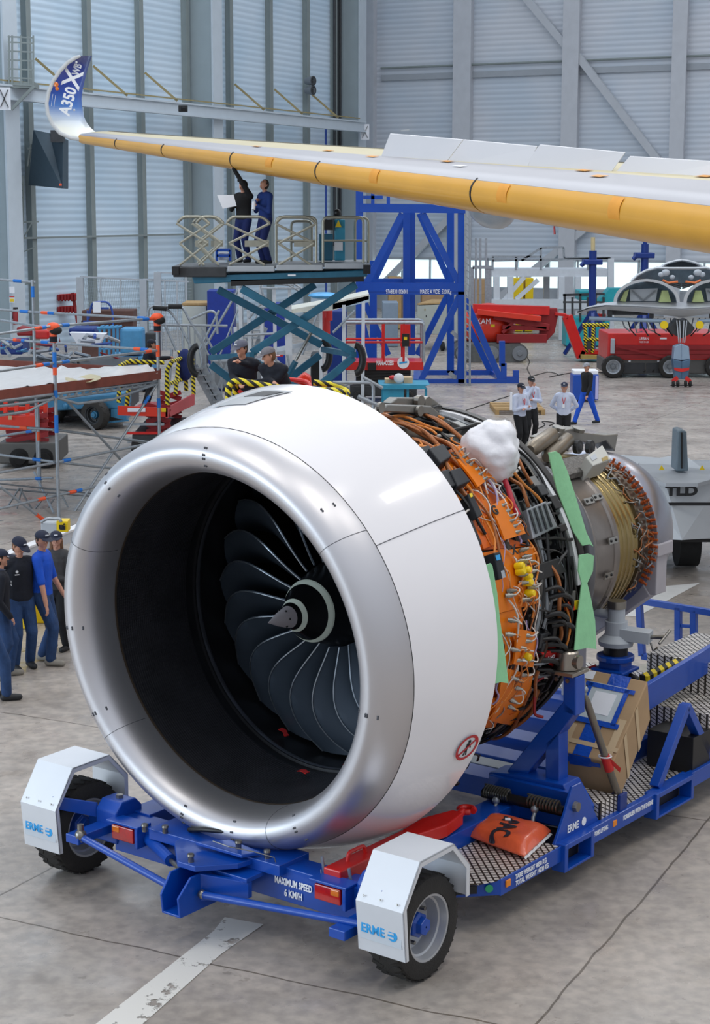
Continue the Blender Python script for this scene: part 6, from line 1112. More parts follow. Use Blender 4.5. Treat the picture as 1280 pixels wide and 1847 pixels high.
mb = MB(); mb.beam(W(1015, 532, 80), W(1090, 530, 80), .1); mb.beam(W(1015, 545, 80), W(1090, 545, 80), .08); build('frame_rail', mb, DGREY, t); mb = MB(); mb.prism([W(1078, 545, 80), W(1100, 520, 80), W(1125, 520, 80), W(1125, 545, 80)], (0, 1, 0)); build('ramp', mb, TQ, t)
one('red_toolbox', RED, 'small red chest on turquoise machine below the fairing lip', 'toolbox', lambda m: bxp(m, 1075, 1092, 566, 572, 80.2, .6))
# pallet, cables, cart on the open floor
pl = thing('wooden_pallet', 'wooden pallet lying on floor behind the men in pale shirts', 'pallet', GZ(938, 745), 0); a = GZ(893, 748); b = GZ(983, 748)
for k in range(5): mb = MB(); mb.bx(a.x, b.x, a.y + k * .45, a.y + k * .45 + .3, .13, .155); build('deck_board', mb, WOOD, pl)
for k in range(3): mb = MB(); x = a.x + (b.x - a.x - .12) * k / 2; mb.bx(x, x + .12, a.y, a.y + 2.1, 0, .13); build('bearer', mb, WOOD, pl)
def cbl(pts, lab): mb = MB(); mb.tube(rounded([GZ(x, y, .015) for x, y in pts], .5), .014, 5); tag(build('floor_cable', mb, BLK, smooth=60), lab, 'cable')
cbl([(948, 640), (955, 652), (950, 665), (958, 680)], 'black coiled cable hanging on the floor below the boom lift tracks'); cbl([(840, 740), (870, 730), (905, 718), (925, 712)], 'black cable running on the floor toward the left man in pale shirt')
cbl([(960, 678), (990, 670), (1010, 676), (985, 681), (1030, 672), (1090, 672), (1120, 668)], 'black cable looped on floor between blue tower and the long red lift'); cbl([(963, 776), (985, 766), (975, 759), (1002, 762), (990, 768)], 'black cable coil on floor left of the single man in pale shirt')
kt = thing('blue_cart', 'blue wheeled cart with white top behind the walking man', 'cart', GZ(1050, 727), 0); Yk = GZ(1050, 727).y + .3
mb = MB(); bxp(mb, 1032, 1080, 676, 722, Yk, .7); build('body', mb, BLUE, kt, bevel=.03); mb = MB(); bxp(mb, 1034, 1079, 668, 676, Yk + .05, .6); build('paper_roll', mb, PAPER, kt, bevel=.03); mb = MB(); bxp(mb, 1073, 1079, 678, 720, Yk - .02, .03); build('side_label', mb, mat('lilac_label', '#b9b6e0', .5, 0, 0), kt)
for x in (1042, 1072): mb = MB(); c = GZ(x, 727); mb.lathe([(-.04, .09), (.04, .09)], V((c.x, Yk + .1, .09)), axis=(1, 0, 0), n=14); build('castor', mb, BLK, kt, smooth=40)
one('white_board', PAPER, 'narrow white board standing behind the left man in pale shirt', 'board', lambda m: bxp(m, 919, 924, 708, 740, 53, .05))
# teal table with cartons in front of red lift
tt = thing('teal_work_table', 'teal work table behind the engine top with cartons on it', 'work table', W(735, 725, 52), 0)
mb = MB(); mb.prism([W(683, 694, 50), W(775, 694, 50), W(765, 697, 50), W(770, 702, 50), W(690, 702, 50)], (0, 1.4, 0)); build('table_top', mb, TEALL, tt); mb = MB(); bxp(mb, 690, 728, 700, 722, 50.1, .8); build('cupboard', mb, TEALL, tt)
for x in (690, 735, 768): mb = MB(); c = W(x, 700, 50.2); mb.beam(c, V((c.x, c.y, 0)), .07); build('table_leg', mb, TEALL, tt)
for x0, x1, y0, y1, lab in ((694, 726, 684, 695, 'pale open carton on the teal work table'), (728, 744, 681, 694, 'small brown carton on the teal table beside a plastic bag')): one('small_carton', CARDL, lab, 'carton', lambda m: bxp(m, x0, x1, y0, y1, 50.4, .5), bevel=.01)
one('clear_bag', PLAST, 'clear plastic bag on the teal table between two cartons', 'plastic bag', lambda m: m.ball(W(719, 682, 50.2), (.15, .12, .14), 12, 8), smooth=60); one('red_pouch', RED, 'red pouch lying on pale carton on the teal table', 'pouch', lambda m: m.ball(W(708, 681, 50.3), (.12, .1, .07), 10, 6), smooth=60)
one('grey_hand_rail', GALV, 'bent grey tube rail just behind the white cowl top', 'hand rail', lambda m: (m.tube(rounded([W(600, 690, 30), W(668, 690, 30), W(673, 696, 30), W(673, 740, 30)], .1), .03, 8), m.tube([W(655, 681, 30), W(690, 700, 30)], .03, 8), m.tube([W(645, 715, 30), W(690, 735, 30)], .04, 8)), smooth=60)
# ================================================================== people
def cap_(mb, a, b, r0, r1, n=12, k=4, sq=(1, 1)):                    # tapered limb with round ends
    a, b = V(a), V(b); d = (b - a); L = d.length; d = d.normalized() if L > 1e-6 else V((0, 0, 1)); u = V((0, 1, 0)) if abs(d.y) < .9 else V((1, 0, 0)); x = d.cross(u).normalized(); y = x.cross(d)
    st = [(-r0 * math.cos(t), r0 * math.sin(t)) for t in [math.pi / 2 * i / k for i in range(k + 1)]] + [(L + r1 * math.sin(t), r1 * math.cos(t)) for t in [math.pi / 2 * i / k for i in range(k + 1)]]
    vs = []; st[0] = (st[0][0], .001); st[-1] = (st[-1][0], .001)
    for h, r in st: vs += [a + d * h + (x * math.cos(2 * math.pi * i / n) * sq[0] + y * math.sin(2 * math.pi * i / n) * sq[1]) * r for i in range(n)]
    fs = [(i * n + j, i * n + (j + 1) % n, (i + 1) * n + (j + 1) % n, (i + 1) * n + j) for i in range(len(st) - 1) for j in range(n)]
    mb.add(vs, fs + [tuple(range(n - 1, -1, -1)), tuple((len(st) - 1) * n + j for j in range(n))])
def person(loc, rz, lab, top=NAVY, legs=JEANS, shoes=SHOE, cap='#1a2036', hair=HAIRD, h=1.78, lean=0, lh=(0, 0, 0), hands=None, elbows=None, feet=None, sleeves='long', head=(0, 0), vox=.014, longhair=False, grp=None, capdir=1, lanyard=False, logo=False, paper=False, knees=None, crouch=0):
    t = thing('person', lab, 'person', loc, rz, grp); M = wm(t); k = h / 1.78; S = lambda p: V(p) * k
    hip = V((0, -crouch * .15, .95 - crouch)); ln = R(lean); up = V((0, math.sin(ln), math.cos(ln))); fwd = V((0, math.cos(ln), -math.sin(ln)))
    chest = hip + up * .36; neck = hip + up * .54; sh = {s: neck - up * .06 + V((s * .185, 0, 0)) for s in (-1, 1)}
    hc = neck + up * .10 + V((0, .02, .07)) ; hy, hp = R(head[0]), R(head[1]); HR = Matrix.Rotation(hy, 3, 'Z') @ Matrix.Rotation(hp, 3, 'X')
    H = lambda p: hc + HR @ V(p)
    ft = feet or {-1: (-.11, .0, 0), 1: (.11, .0, 0)}; kn = {}
    for s in (-1, 1):
        f = V(ft[s]) + V((0, 0, .09)); hj = hip + V((s * .095, 0, -.03)); m = (hj + f) / 2; D = (f - hj).length; b = math.sqrt(max(0, .435 ** 2 - (D / 2) ** 2)); kn[s] = m + V((0, 1, 0)) * b if not knees else V(knees[s])
    hd = hands or {}; el = elbows or {}
    for s in (-1, 1):
        if s not in hd: hd = dict(hd); hd[s] = tuple(sh[s] + V((s * .07, .06, -.56)))
        if s not in el:
            a, b = sh[s], V(hd[s]); D = (b - a).length; q = math.sqrt(max(0, .30 ** 2 - min(D / 2, .3) ** 2)); el = dict(el); el[s] = tuple((a + b) / 2 + V((s * .5, -.75, -.35)).normalized() * q)
    def torso(mb, g=0):
        cap_(mb, S(hip + V((0, 0, .0))), S(hip + up * .16), (.145 + g) * k, (.135 + g) * k, 16, 4, (1.12, .80)); cap_(mb, S(hip + up * .12), S(chest + up * .04), (.14 + g) * k, (.155 + g) * k, 16, 4, (1.12, .80)); cap_(mb, S(sh[-1] * .82 + sh[1] * .18), S(sh[1] * .82 + sh[-1] * .18), (.075 + g) * k, (.075 + g) * k)
    def arm_(mb, s, g=0, upto=1.0):
        e, w = V(el[s]), V(hd[s]); cap_(mb, S(sh[s]), S(e), (.055 + g) * k, (.042 + g) * k) 
        if upto > .5: cap_(mb, S(e), S(e.lerp(w, upto)), (.041 + g) * k, (.029 + g) * k)
    def leg_(mb, s, g=0, to=1.0):
        f = V(ft[s]) + V((0, -.01, .09)); hj = hip + V((s * .09, 0, -.02)); cap_(mb, S(hj), S(kn[s]), (.088 + g) * k, (.06 + g) * k); cap_(mb, S(kn[s]), S(V(kn[s]).lerp(f, to)), (.057 + g) * k, (.04 + g * 1.4) * k)
    body = MB(M); torso(body)
    for s in (-1, 1):
        arm_(body, s); leg_(body, s); f = V(ft[s]); cap_(body, S(f + V((0, -.03, .06))), S(f + V((0, .15, .035))), .045 * k, .032 * k)
        w = V(hd[s]); e = V(el[s]); d = (w - e).normalized(); sd = d.cross(V((0, 0, 1)) if abs(d.z) < .8 else V((0, 1, 0))).normalized(); nn = d.cross(sd)
        cap_(body, S(w), S(w + d * .06), .030 * k, .036 * k, 10, 3, (1, .6))
        for i in range(4):
            b0 = w + d * .075 + sd * (i - 1.5) * .020; L = (.062, .072, .068, .052)[i]; mid = b0 + d * L * .55 + nn * .006; cap_(body, S(b0), S(mid), .0105 * k, .0095 * k, 6, 2); cap_(body, S(mid), S(mid + d * L * .35 + nn * .026), .0095 * k, .008 * k, 6, 2)
        cap_(body, S(w + d * .02 - sd * .03), S(w + d * .065 - sd * .058 + nn * .015), .013 * k, .010 * k, 6, 2)
    cap_(body, S(neck - up * .05), S(hc - V((0, 0, .06))), .055 * k, .05 * k)
    body.ball(S(hc), .1, 16, 12); nb = 17 * 12 - 12 + 12
    n_ = 16 * 13; base_ = len(body.v) - n_
    for i in range(base_, len(body.v)):
        p = (body.v[i] - S(hc)) / .1; j = 1 - .12 * max(0, -p.z); q = V((p.x * .076 * j, p.y * .097 * (1 - .05 * max(0, -p.z)), p.z * .116)); body.v[i] = S(H(q))
    cap_(body, S(H((0, .085, .01))), S(H((0, .108, -.022))), .012 * k, .016 * k, 8, 2); cap_(body, S(H((-.02, .082, -.065))), S(H((.02, .082, -.065))), .010 * k, .010 * k, 8, 2); cap_(body, S(H((0, .072, -.095))), S(H((0, .07, -.1))), .022 * k, .02 * k, 8, 2)
    for s in (-1, 1): cap_(body, S(H((s * .076, -.005, .015))), S(H((s * .08, -.01, -.025))), .014 * k, .010 * k, 8, 2)
    def rm(o, v): md = o.modifiers.new('remesh', 'REMESH'); md.mode = 'VOXEL'; md.voxel_size = v; md.use_smooth_shade = True; sm = o.modifiers.new('smooth', 'SMOOTH'); sm.factor = .5; sm.iterations = 3 if v > .01 else 4
    rm(build('body', body, SKIN, t, smooth=80), vox * .8)
    mb = MB(M); torso(mb, .018); [arm_(mb, s, .014, 1.0 if sleeves == 'long' else .25) for s in (-1, 1)]; cap_(mb, S(neck - up * .06), S(neck + up * .0), .075 * k, .062 * k)
    if sleeves == 'long': cap_(mb, S(hip + up * .02), S(hip + up * .1), .165 * k, .16 * k, 16, 4, (1.12, .82))
    rm(build('jacket' if top in (NAVY, WORKB, GREYC) else 'shirt', mb, top, t, smooth=80), vox)
    mb = MB(M); cap_(mb, S(hip + V((0, 0, -.03))), S(hip + V((0, 0, .03))), .158 * k, .155 * k, 16, 4, (1.1, .82)); [leg_(mb, s, .02, .97) for s in (-1, 1)]; rm(build('trousers', mb, legs, t, smooth=80), vox)
    for s in (-1, 1):
        f = V(ft[s]); mb = MB(M); cap_(mb, S(f + V((0, -.045, .05))), S(f + V((0, .15, .04))), .052 * k, .043 * k, 12, 3); cap_(mb, S(f + V((0, -.03, .06))), S(f + V((0, -.02, .11))), .05 * k, .046 * k, 12, 3); mb.v = [V((p.x, p.y, max(p.z, S(f).z + .003))) for p in mb.v]; rm(build('shoe', mb, shoes, t, smooth=80), .012)
    mb = MB(M); c = []
    for z in (.0,): pass
    mb.ball((0, 0, 0), 1, 20, 12); mb.v = [S(H(V((p.x * .084, p.y * .106 - .004, p.z * .116 + .012)) if p.z > -.1 and (p.y < .35 or p.z > .55) else V((p.x * .080, min(p.y * .103, -.0) - .004, max(p.z * .116, -.085 if not longhair else -.2) + .0)))) for p in mb.v]; build('hair', mb, hair, t, smooth=70)
    if longhair: mb = MB(M); [cap_(mb, S(H((s * .05, -.06, -.02))), S(H((s * .075, -.03, -.22))), .045 * k, .03 * k) for s in (-1, 1)]; build('hair', mb, hair, t, smooth=70)
    if cap:
        cm = mat('cap_' + cap.strip('#'), cap, .8, 0, .1, 20); mb = MB(M); P = []
        for i in range(8):
            a = math.pi / 2 * i / 7; P.append([S(H((.093 * math.cos(a) * math.cos(b), .114 * math.cos(a) * math.sin(b) - .002, .045 + .086 * math.sin(a)))) for b in [2 * math.pi * j / 24 for j in range(25)]])
        mb.grid(P, .004, (0, 0, -1)); co = build('cap', mb, cm, t, smooth=60); mb = MB(M); P = [[S(H((.078 * math.sin(a) * (1 - .1 * r), capdir * (.085 + (.075 + .06 * r) * math.cos(a) * (1 if r else .2) * (.45 + .55 * r)), .05 - .022 * r))) for a in [-1.35 + 2.7 * j / 10 for j in range(11)]] for r in (0, .5, 1)]; mb.grid(P, .004, (0, 0, -1)); build('cap_peak', mb, cm, co, smooth=60)
        mb = MB(M); mb.box(S(H((0, capdir * .112, .085))), (.05, .006, .014), HR); build('cap_mark', mb, PAPER, co)
    for s in (-1, 1): mb = MB(M); mb.ball(S(H((s * .030, .084, .012))), .009 * k, 8, 6); build('eye', mb, EYE, t); mb = MB(M); mb.beam(S(H((s * .046, .084, .03))), S(H((s * .014, .092, .033))), .008, .007); build('eyebrow', mb, hair, t)
    if lanyard: mb = MB(M); [mb.tube([S(neck + V((s * .05, .02, .0))), S(chest + V((s * .035, .155, .05))), S(chest + V((0, .17, -.08)))], .008, 5) for s in (-1, 1)]; build('lanyard', mb, RED, t); mb = MB(M); mb.box(S(chest + V((0, .178, -.13))), (.06, .008, .09)); build('badge', mb, PAPER, t)
    if logo: mb = MB(M); mb.lathe([(0, .02), (.004, .02)], S(chest + fwd * .140 + V((.08, .0, .03)) + up * .0), axis=(0, 1, 0), n=14); mb.box(S(chest + fwd * .142 + V((.08, .0, -.01))), (.06, .006, .012)); build('chest_emblem', mb, PAPER, t)
    return t
def face(px, py_feet=None, to=None): return 0
def at_floor(x, y, dy=0): p = GZ(x, y); return V((p.x, p.y + dy, 0))
PI = math.pi
# visitors at the left edge, facing right
person(at_floor(5, 1224), R(-72), 'person in navy top and jeans cut off at the left edge', NAVY, JEANS, SHOEG, '#1a2238', HAIRD, 1.74, vox=.011, feet={-1: (-.12, .12, 0), 1: (.1, -.1, 0)}, logo=True, hands={1: (.22, .1, .9), -1: (-.25, .05, .88)})
person(at_floor(40, 1204), R(-150), 'man in navy fleece and cap with jeans, arms behind him, second from left', NAVY, JEANS, SHOE, '#151c33', HAIRB, 1.80, vox=.010, hands={1: (.12, -.2, .95), -1: (-.12, -.2, .95)}, elbows={1: (.33, -.12, 1.15), -1: (-.33, -.12, 1.15)}, head=(18, -22), logo=True, feet={-1: (-.11, .02, 0), 1: (.13, .1, 0)})
person(at_floor(80, 1196), R(-100), 'man in bright blue short sleeved shirt seen from behind at left', ROYAL, JEANS, SHOEG, '#1c2338', HAIRD, 1.84, sleeves='short', vox=.010, head=(-38, -5), hands={-1: (-.27, .20, .88), 1: (.28, .15, .85)}, feet={-1: (-.12, -.06, 0), 1: (.12, .14, 0)})
person(at_floor(108, 1172), R(160), 'woman in charcoal jacket and navy cap with long hair beside the intake lip', GREYC, PANTK, SHOE, '#1a2036', HAIRB, 1.70, vox=.010, longhair=True, hands={-1: (.08, .2, 1.1), 1: (-.05, .22, 1.08)}, elbows={-1: (-.26, .05, 1.08), 1: (.26, .05, 1.08)}, head=(28, 0))
person(at_floor(-16, 1262), R(-75), 'person mostly outside the left edge with one shoe showing', NAVY, JEANS, SHOE, '#1a2238', HAIRD, 1.76, vox=.014, feet={-1: (-.1, .0, 0), 1: (.1, .2, 0)})
# three men in pale shirts and the walking man
person(at_floor(936, 815), R(-142), 'left man in pale shirt with folded arms, on the open floor', SHIRT, PANTK, SHOE, '#151a2c', HAIRD, 1.77, hands={1: (-.06, .20, 1.18), -1: (.06, .24, 1.14)}, elbows={1: (.27, .08, 1.10), -1: (-.27, .08, 1.12)}, lanyard=True, head=(-15, -8))
person(at_floor(955, 800), R(-160), 'man in pale shirt with hand on his chin, behind the left one', SHIRT, PANTK, SHOE, '#17181c', HAIRB, 1.79, hands={1: (.02, .16, 1.50), -1: (.05, .22, 1.18)}, elbows={1: (.2, .16, 1.22), -1: (-.27, .05, 1.12)}, lanyard=True, head=(-10, -8))
person(at_floor(1015, 812), R(170), 'man in pale shirt standing alone with hands behind his back', SHIRT, PANTK, SHOE, '#17203a', HAIRB, 1.76, hands={1: (.08, -.18, .98), -1: (-.08, -.18, .98)}, elbows={1: (.33, -.12, 1.16), -1: (-.33, -.12, 1.16)}, lanyard=True)
person(at_floor(1056, 765), R(120), 'walking man in black sweater, grey cap and bright blue trousers', GREYC if 0 else mat('black_sweater', '#17181b', .9, 0, .2, 30), ROYAL, SHOE, '#8f8f96', HAIRB, 1.78, feet={-1: (-.10, -.34, .02), 1: (.10, .34, 0)}, hands={-1: (-.28, .20, .88), 1: (.26, -.1, .86)}, head=(25, 0))
# two men on the raised platform
pz = W(440, 474, 39.3)
person(V((pz.x, 39.3, pz.z)), R(150), 'man in black sweater and cap reaching up to the wing with a drawing', mat('black_sweater'), WORKB, SHOE, '#17181c', HAIRD, 1.80, hands={-1: tuple(V((.05, .30, 2.02))), 1: (.02, .42, 1.25)}, elbows={-1: (-.10, .20, 1.72), 1: (.22, .14, 1.15)}, head=(0, 30))
mb = MB(); c = W(408, 363, 38.8); mb.prism([c + V((-.2, 0, .13)), c + V((.16, 0, .14)), c + V((.22, 0, -.10)), c + V((-.08, 0, -.16))], (0, .004, 0)); tag(build('drawing_sheet', mb, PAPER), 'white drawing sheet held by the man in black on the platform', 'paper sheet')
pz = W(479, 476, 39.2)
person(V((pz.x, 39.2, pz.z)), R(125), 'man in dark blue jacket looking up on the raised platform', mat('mid_blue_jacket', '#16357a', .8, 0, .12), WORKB, SHOE, None, HAIRD, 1.84, hands={1: (-.02, .22, 1.32), -1: (-.1, .26, 1.22)}, elbows={1: (.27, .06, 1.12), -1: (-.27, .08, 1.1)}, head=(10, 32))
mb = MB(); mb.tube([W(457, 378, 38.7), W(458, 364, 38.75)], .04, 10); tag(build('white_cup', mb, PAPER), 'white cup held by the man in dark blue on the platform', 'cup')
# two men leaning over the wrapped rail behind the cowl
wb = thing('boom_basket', 'red work basket with yellow and black wrapped rails just behind the white cowl', 'work basket', W(520, 760, 26), 0); Yb = 25.2
def wr(pts, r=.048, m=HAZ, n='wrapped_rail'):
    mb = MB(); mb.tube(rounded(pts, .12), r, 10); build(n, mb, m, wb, smooth=60)
b_ = lambda x, y, Y=Yb: W(x, y, Y)
wr([b_(412, 745), b_(411, 696), b_(424, 686), b_(470, 694), b_(520, 702), b_(560, 702), b_(620, 708)]); wr([b_(426, 745, 26.2), b_(424, 700, 26.2), b_(424, 688, 26.0)]); wr([b_(565, 690, 26.6), b_(600, 694, 26.6), b_(624, 700, 26.2), b_(627, 716, 26.0), b_(627, 760, 26.0)]); wr([b_(580, 704, 25.6), b_(605, 704, 25.7), b_(622, 708, 25.8)])
wr([b_(430, 704, 25.9), b_(440, 712, 25.9), b_(530, 716, 25.9)], .03, RED, 'inner_rail'); wr([b_(520, 684, 26.8), b_(556, 688, 26.7), b_(562, 704, 26.5)], .035, RED, 'inner_rail')
mb = MB(); mb.prism([b_(528, 690, 26.8), b_(548, 673, 26.8), b_(560, 680, 26.8), b_(562, 700, 26.8)], (0, .3, 0)); build('control_box', mb, REDO, wb, bevel=.03)
fz = W(500, 700, 25.8).z - 1.05; mb = MB(); a = W(410, 700, 25.2).x; c = W(628, 700, 25.2).x; mb.bx(a, c, 25.2, 26.9, fz - .1, fz); build('basket_floor', mb, RED, wb); mb = MB(); mb.beam(((a + c) / 2, 26, fz - .1), ((a + c) / 2, 26, .4), .5); build('mast', mb, RED, wb); mb = MB(); mb.bx(a + .3, c - .3, 25.2, 27.0, .05, .5); build('chassis', mb, DGREY, wb, bevel=.05)
p = W(487, 700, 25.85); person(V((p.x + .2, 26.0, fz)), R(150), 'man in navy jacket and grey cap leaning on the wrapped rail, right of two', NAVY, PANTK, SHOE, '#6f6c72', HAIRB, 1.80, lean=38, hands={1: (-.18, .58, 1.16), -1: (.16, .62, 1.14)}, head=(-35, -15))
p = W(462, 700, 25.95); person(V((p.x - .15, 26.3, fz)), R(165), 'man in navy jacket with hand at his mouth behind the wrapped rail', NAVY, PANTK, SHOE, '#5b5d6c', HAIRD, 1.78, lean=22, hands={1: (-.05, .52, 1.12), -1: (-.02, .38, 1.42)}, head=(-25, -12))
# ================================================================== scaffold at the left
sc = thing('tube_scaffold', 'grey steel tube scaffold with blue and orange tape bands at the left', 'scaffold', at_floor(98, 940), 0)
def S3(x, y, Y): return W(x, y, Y)
def tb(pts, r=.030, name='scaffold_tube', m=GALV): mb = MB(); mb.tube(pts, r, 8); return build(name, mb, m, sc, smooth=60)
def zline(x0, y0, Y0, x1, y1, Y1): return [S3(x0, y0, Y0), S3(x1, y1, Y1)]
YA, YB, YC = 34.7, 37.9, 40.4
pa = S3(97, 600, YA); tb([(pa.x, YA, 3.78), (pa.x, YA, 0)], .035); pb = S3(284, 600, YB); tb([(pb.x, YB, 3.8), (pb.x, YB, 0)], .035); pc = S3(60, 560, YC); tb([(pc.x, YC, 4.55), (pc.x, YC, 0)], .035); pd = S3(70, 800, 38.5); tb([(pd.x, 38.5, 1.9), (pd.x, 38.5, 0)], .035)
for s_ in ((-20, 605, 33, 97, 588, YA), (97, 588, YA, 284, 574, YB), (-20, 672, 33, 97, 655, YA), (97, 655, YA, 284, 632, YB), (-20, 557, 40.9, 60, 563, YC), (60, 563, YC, 284, 575, YB), (-20, 609, 40.9, 60, 616, YC), (60, 616, YC, 284, 632, YB), (-20, 574, 38, 97, 594, YA), (-20, 503, 40.9, 64, 509, YC),
           (-20, 726, 33, 97, 711, YA), (97, 711, YA, 284, 688, YB), (-20, 735, 33, 97, 720, YA), (97, 720, YA, 284, 693, YB), (-20, 856, 33, 97, 835, YA), (97, 835, YA, 290, 796, YB), (-20, 922, 33, 97, 895, YA), (97, 895, YA, 190, 874, 36.2), (-20, 790, 40, 67, 776, 38.5), (-20, 767, 37, 97, 775, YA + 1), (97, 775, YA + 1, 284, 800, YB + .4), (-20, 818, 37, 97, 833, 36), (97, 833, 36, 205, 845, 37), (0, 866, 38.5, 95, 862, 37),
           (120, 722, 35.2, 222, 834, 37), (285, 690, YB, 120, 945, 35.5), (0, 878, 34, 75, 935, 34.6), (97, 716, YA, 140, 728, 35.3), (140, 728, 35.3, 205, 720, 36.3), (205, 720, 36.3, 284, 692, YB), (-20, 752, 33.2, 50, 742, 34), (50, 742, 34, 97, 718, YA), (62, 852, 38.3, 97, 925, 35.2)): tb(zline(*s_), .028)
for s_ in ((-20, 870, 36, 165, 890, 36.5), (-20, 880, 36, 165, 895, 36.5), (0, 940, 34.5, 90, 955, 34.8), (10, 920, 36, 35, 880, 36), (35, 880, 36, 60, 922, 36), (60, 922, 36, 85, 890, 36), (110, 890, 36.3, 135, 938, 36), (75, 935, 36, 97, 900, 36.2), (45, 985, 33, 55, 950, 34), (40, 880, 36, 30, 920, 36), (-20, 920, 36, 140, 945, 36)): tb(zline(*s_), .018, 'truss_tube', mat('dull_tube', '#70757a', .45, .4, .1))
def band(x0, y0, Y0, x1, y1, Y1, t, m, L=.22):
    a, b = S3(x0, y0, Y0), S3(x1, y1, Y1); c = a.lerp(b, t); d = (b - a).normalized(); mb = MB(); mb.tube([c - d * L / 2, c + d * L / 2], .0375, 8); build('tape_band', mb, m, sc, smooth=60)
for s_, t, m in (((97, 588, YA, 284, 574, YB), .87, TAPEB), ((97, 588, YA, 284, 574, YB), .94, TAPEO), ((97, 588, YA, 284, 574, YB), .10, TAPEB), ((-20, 605, 33, 97, 588, YA), .74, TAPEO), ((-20, 605, 33, 97, 588, YA), .81, TAPEB), ((97, 655, YA, 284, 632, YB), .1, TAPEB), ((97, 655, YA, 284, 632, YB), .9, TAPEO), ((-20, 672, 33, 97, 655, YA), .76, TAPEO), ((-20, 672, 33, 97, 655, YA), .86, TAPEB), ((60, 563, YC, 284, 575, YB), .15, TAPEB), ((60, 563, YC, 284, 575, YB), .10, TAPEO), ((60, 563, YC, 284, 575, YB), .88, TAPEB), ((60, 616, YC, 284, 632, YB), .1, TAPEB), ((60, 616, YC, 284, 632, YB), .9, TAPEB), ((60, 616, YC, 284, 632, YB), .85, TAPEO),
                 ((-20, 557, 40.9, 60, 563, YC), .8, TAPEB), ((-20, 609, 40.9, 60, 616, YC), .65, TAPEO), ((-20, 609, 40.9, 60, 616, YC), .72, TAPEB), ((-20, 503, 40.9, 64, 509, YC), .62, TAPEB), ((97, 835, YA, 290, 796, YB), .11, TAPEB), ((97, 895, YA, 190, 874, 36.2), .35, TAPEO), ((97, 895, YA, 190, 874, 36.2), .46, TAPEB), ((-20, 922, 33, 97, 895, YA), .80, TAPEO), ((285, 690, YB, 120, 945, 35.5), .13, TAPEB), ((285, 690, YB, 120, 945, 35.5), .95, TAPEB), ((0, 878, 34, 75, 935, 34.6), .97, TAPEO), ((-20, 767, 37, 97, 775, YA + 1), .55, TAPEO), ((-20, 790, 40, 67, 776, 38.5), .85, TAPEB), ((-20, 818, 37, 97, 833, 36), .75, TAPEB), ((0, 866, 38.5, 95, 862, 37), .75, TAPEB)): band(*s_, t, m)
for q, z0, z1, m in ((pa, 3.35, 3.05, TAPEB), (pa, 3.05, 2.9, TAPEO), (pa, 2.1, 1.75, TAPEB), (pb, 3.25, 3.0, TAPEO), (pc, 4.4, 4.15, TAPEB), (pd, 1.3, 1.1, TAPEO), (pb, 2.1, 1.9, TAPEB), (pa, 2.6, 2.45, TAPEB)): mb = MB(); y_ = YA if q is pa else YB if q is pb else YC if q is pc else 38.5; mb.tube([(q.x, y_, z0), (q.x, y_, z1)], .042, 8); build('tape_band', mb, m, sc, smooth=60)
BN = BROWN
mb = MB(); mb.prism([S3(-20, 706, 33), S3(97, 692, YA), S3(97, 710, YA), S3(-20, 725, 33)], (0, .04, 0)); mb.prism([S3(97, 692, YA), S3(290, 668, YB), S3(290, 684, YB), S3(97, 710, YA)], (0, .04, 0)); build('toe_board', mb, BN, sc)
mb = MB(); mb.prism([S3(-20, 648, 41), S3(60, 652, YC), S3(60, 664, YC), S3(-20, 662, 41)], (0, .04, 0)); mb.prism([S3(60, 652, YC), S3(290, 665, YB + .2), S3(290, 680, YB + .2), S3(60, 664, YC)], (0, .04, 0)); build('toe_board', mb, BN, sc)
mb = MB(); mb.add([S3(-20, 722, 33), S3(97, 709, YA), S3(288, 684, YB), S3(60, 664, YC), S3(-20, 662, 41)], [(0, 1, 2, 3, 4)]); mb.add([p - V((0, 0, .05)) for p in mb.v[:5]], [(4, 3, 2, 1, 0)]); build('deck', mb, GALV, sc)
for k in range(16): mb = MB(); c = S3(97, 714, YA).lerp(S3(284, 690, YB), k / 15); mb.tube([c + V((0, -.05, -.03)), c + V((0, .12, .03))], .035, 6); build('deck_hook', mb, GALV, sc)
for x, Y_, lab in ((93, YA, 'orange and black protective cap on near post of the scaffold'), (281, YB, 'orange and black protective cap on the far right post of the scaffold')):
    t = thing('post_protector', lab, 'protective cap', S3(x, 600, Y_), 0); z = 3.8; c = V((S3(x, 590, Y_).x + (.03), Y_, z)); mb = MB(); mb.ball(c + V((0, 0, .04)), (.14, .14, .1), 12, 8); build('dome', mb, TAPEO, t, smooth=60); mb = MB(); mb.ball(c + V((.05, -.02, -.02)), (.13, .12, .09), 12, 8); build('black_cover', mb, BLK, t, smooth=60); mb = MB(); mb.lathe([(0, .075), (-.26, .07)], c, axis=(0, 0, 1), n=12); build('orange_sleeve', mb, TAPEO, t, smooth=50); mb = MB(); mb.lathe([(-.14, .078), (-.25, .076)], c, axis=(0, 0, 1), n=12); build('dark_band', mb, NAVY, t)
mb = MB(); P = [[S3(-20, 716, 33.5).lerp(S3(285, 680, YB - .1), i / 24).lerp(S3(-20, 668, 40.6).lerp(S3(250, 676, YB + .3), i / 24), j / 8) + V((0, 0, .03 + .10 * (noise.noise(V((i * .7, j * .9, 3))) + .3) + (.16 * math.sin(j / 8 * PI) if i > 17 else .04))) for j in range(9)] for i in range(25)]; mb.grid(P, .006, (0, 0, 1)); tag(build('plastic_sheet', mb, mat('white_plastic_sheet', '#dcdcdc', .35, 0, .05, 4, bump=.5, bscale=8), smooth=80), 'crumpled white plastic sheet spread over the scaffold deck', 'plastic sheet')
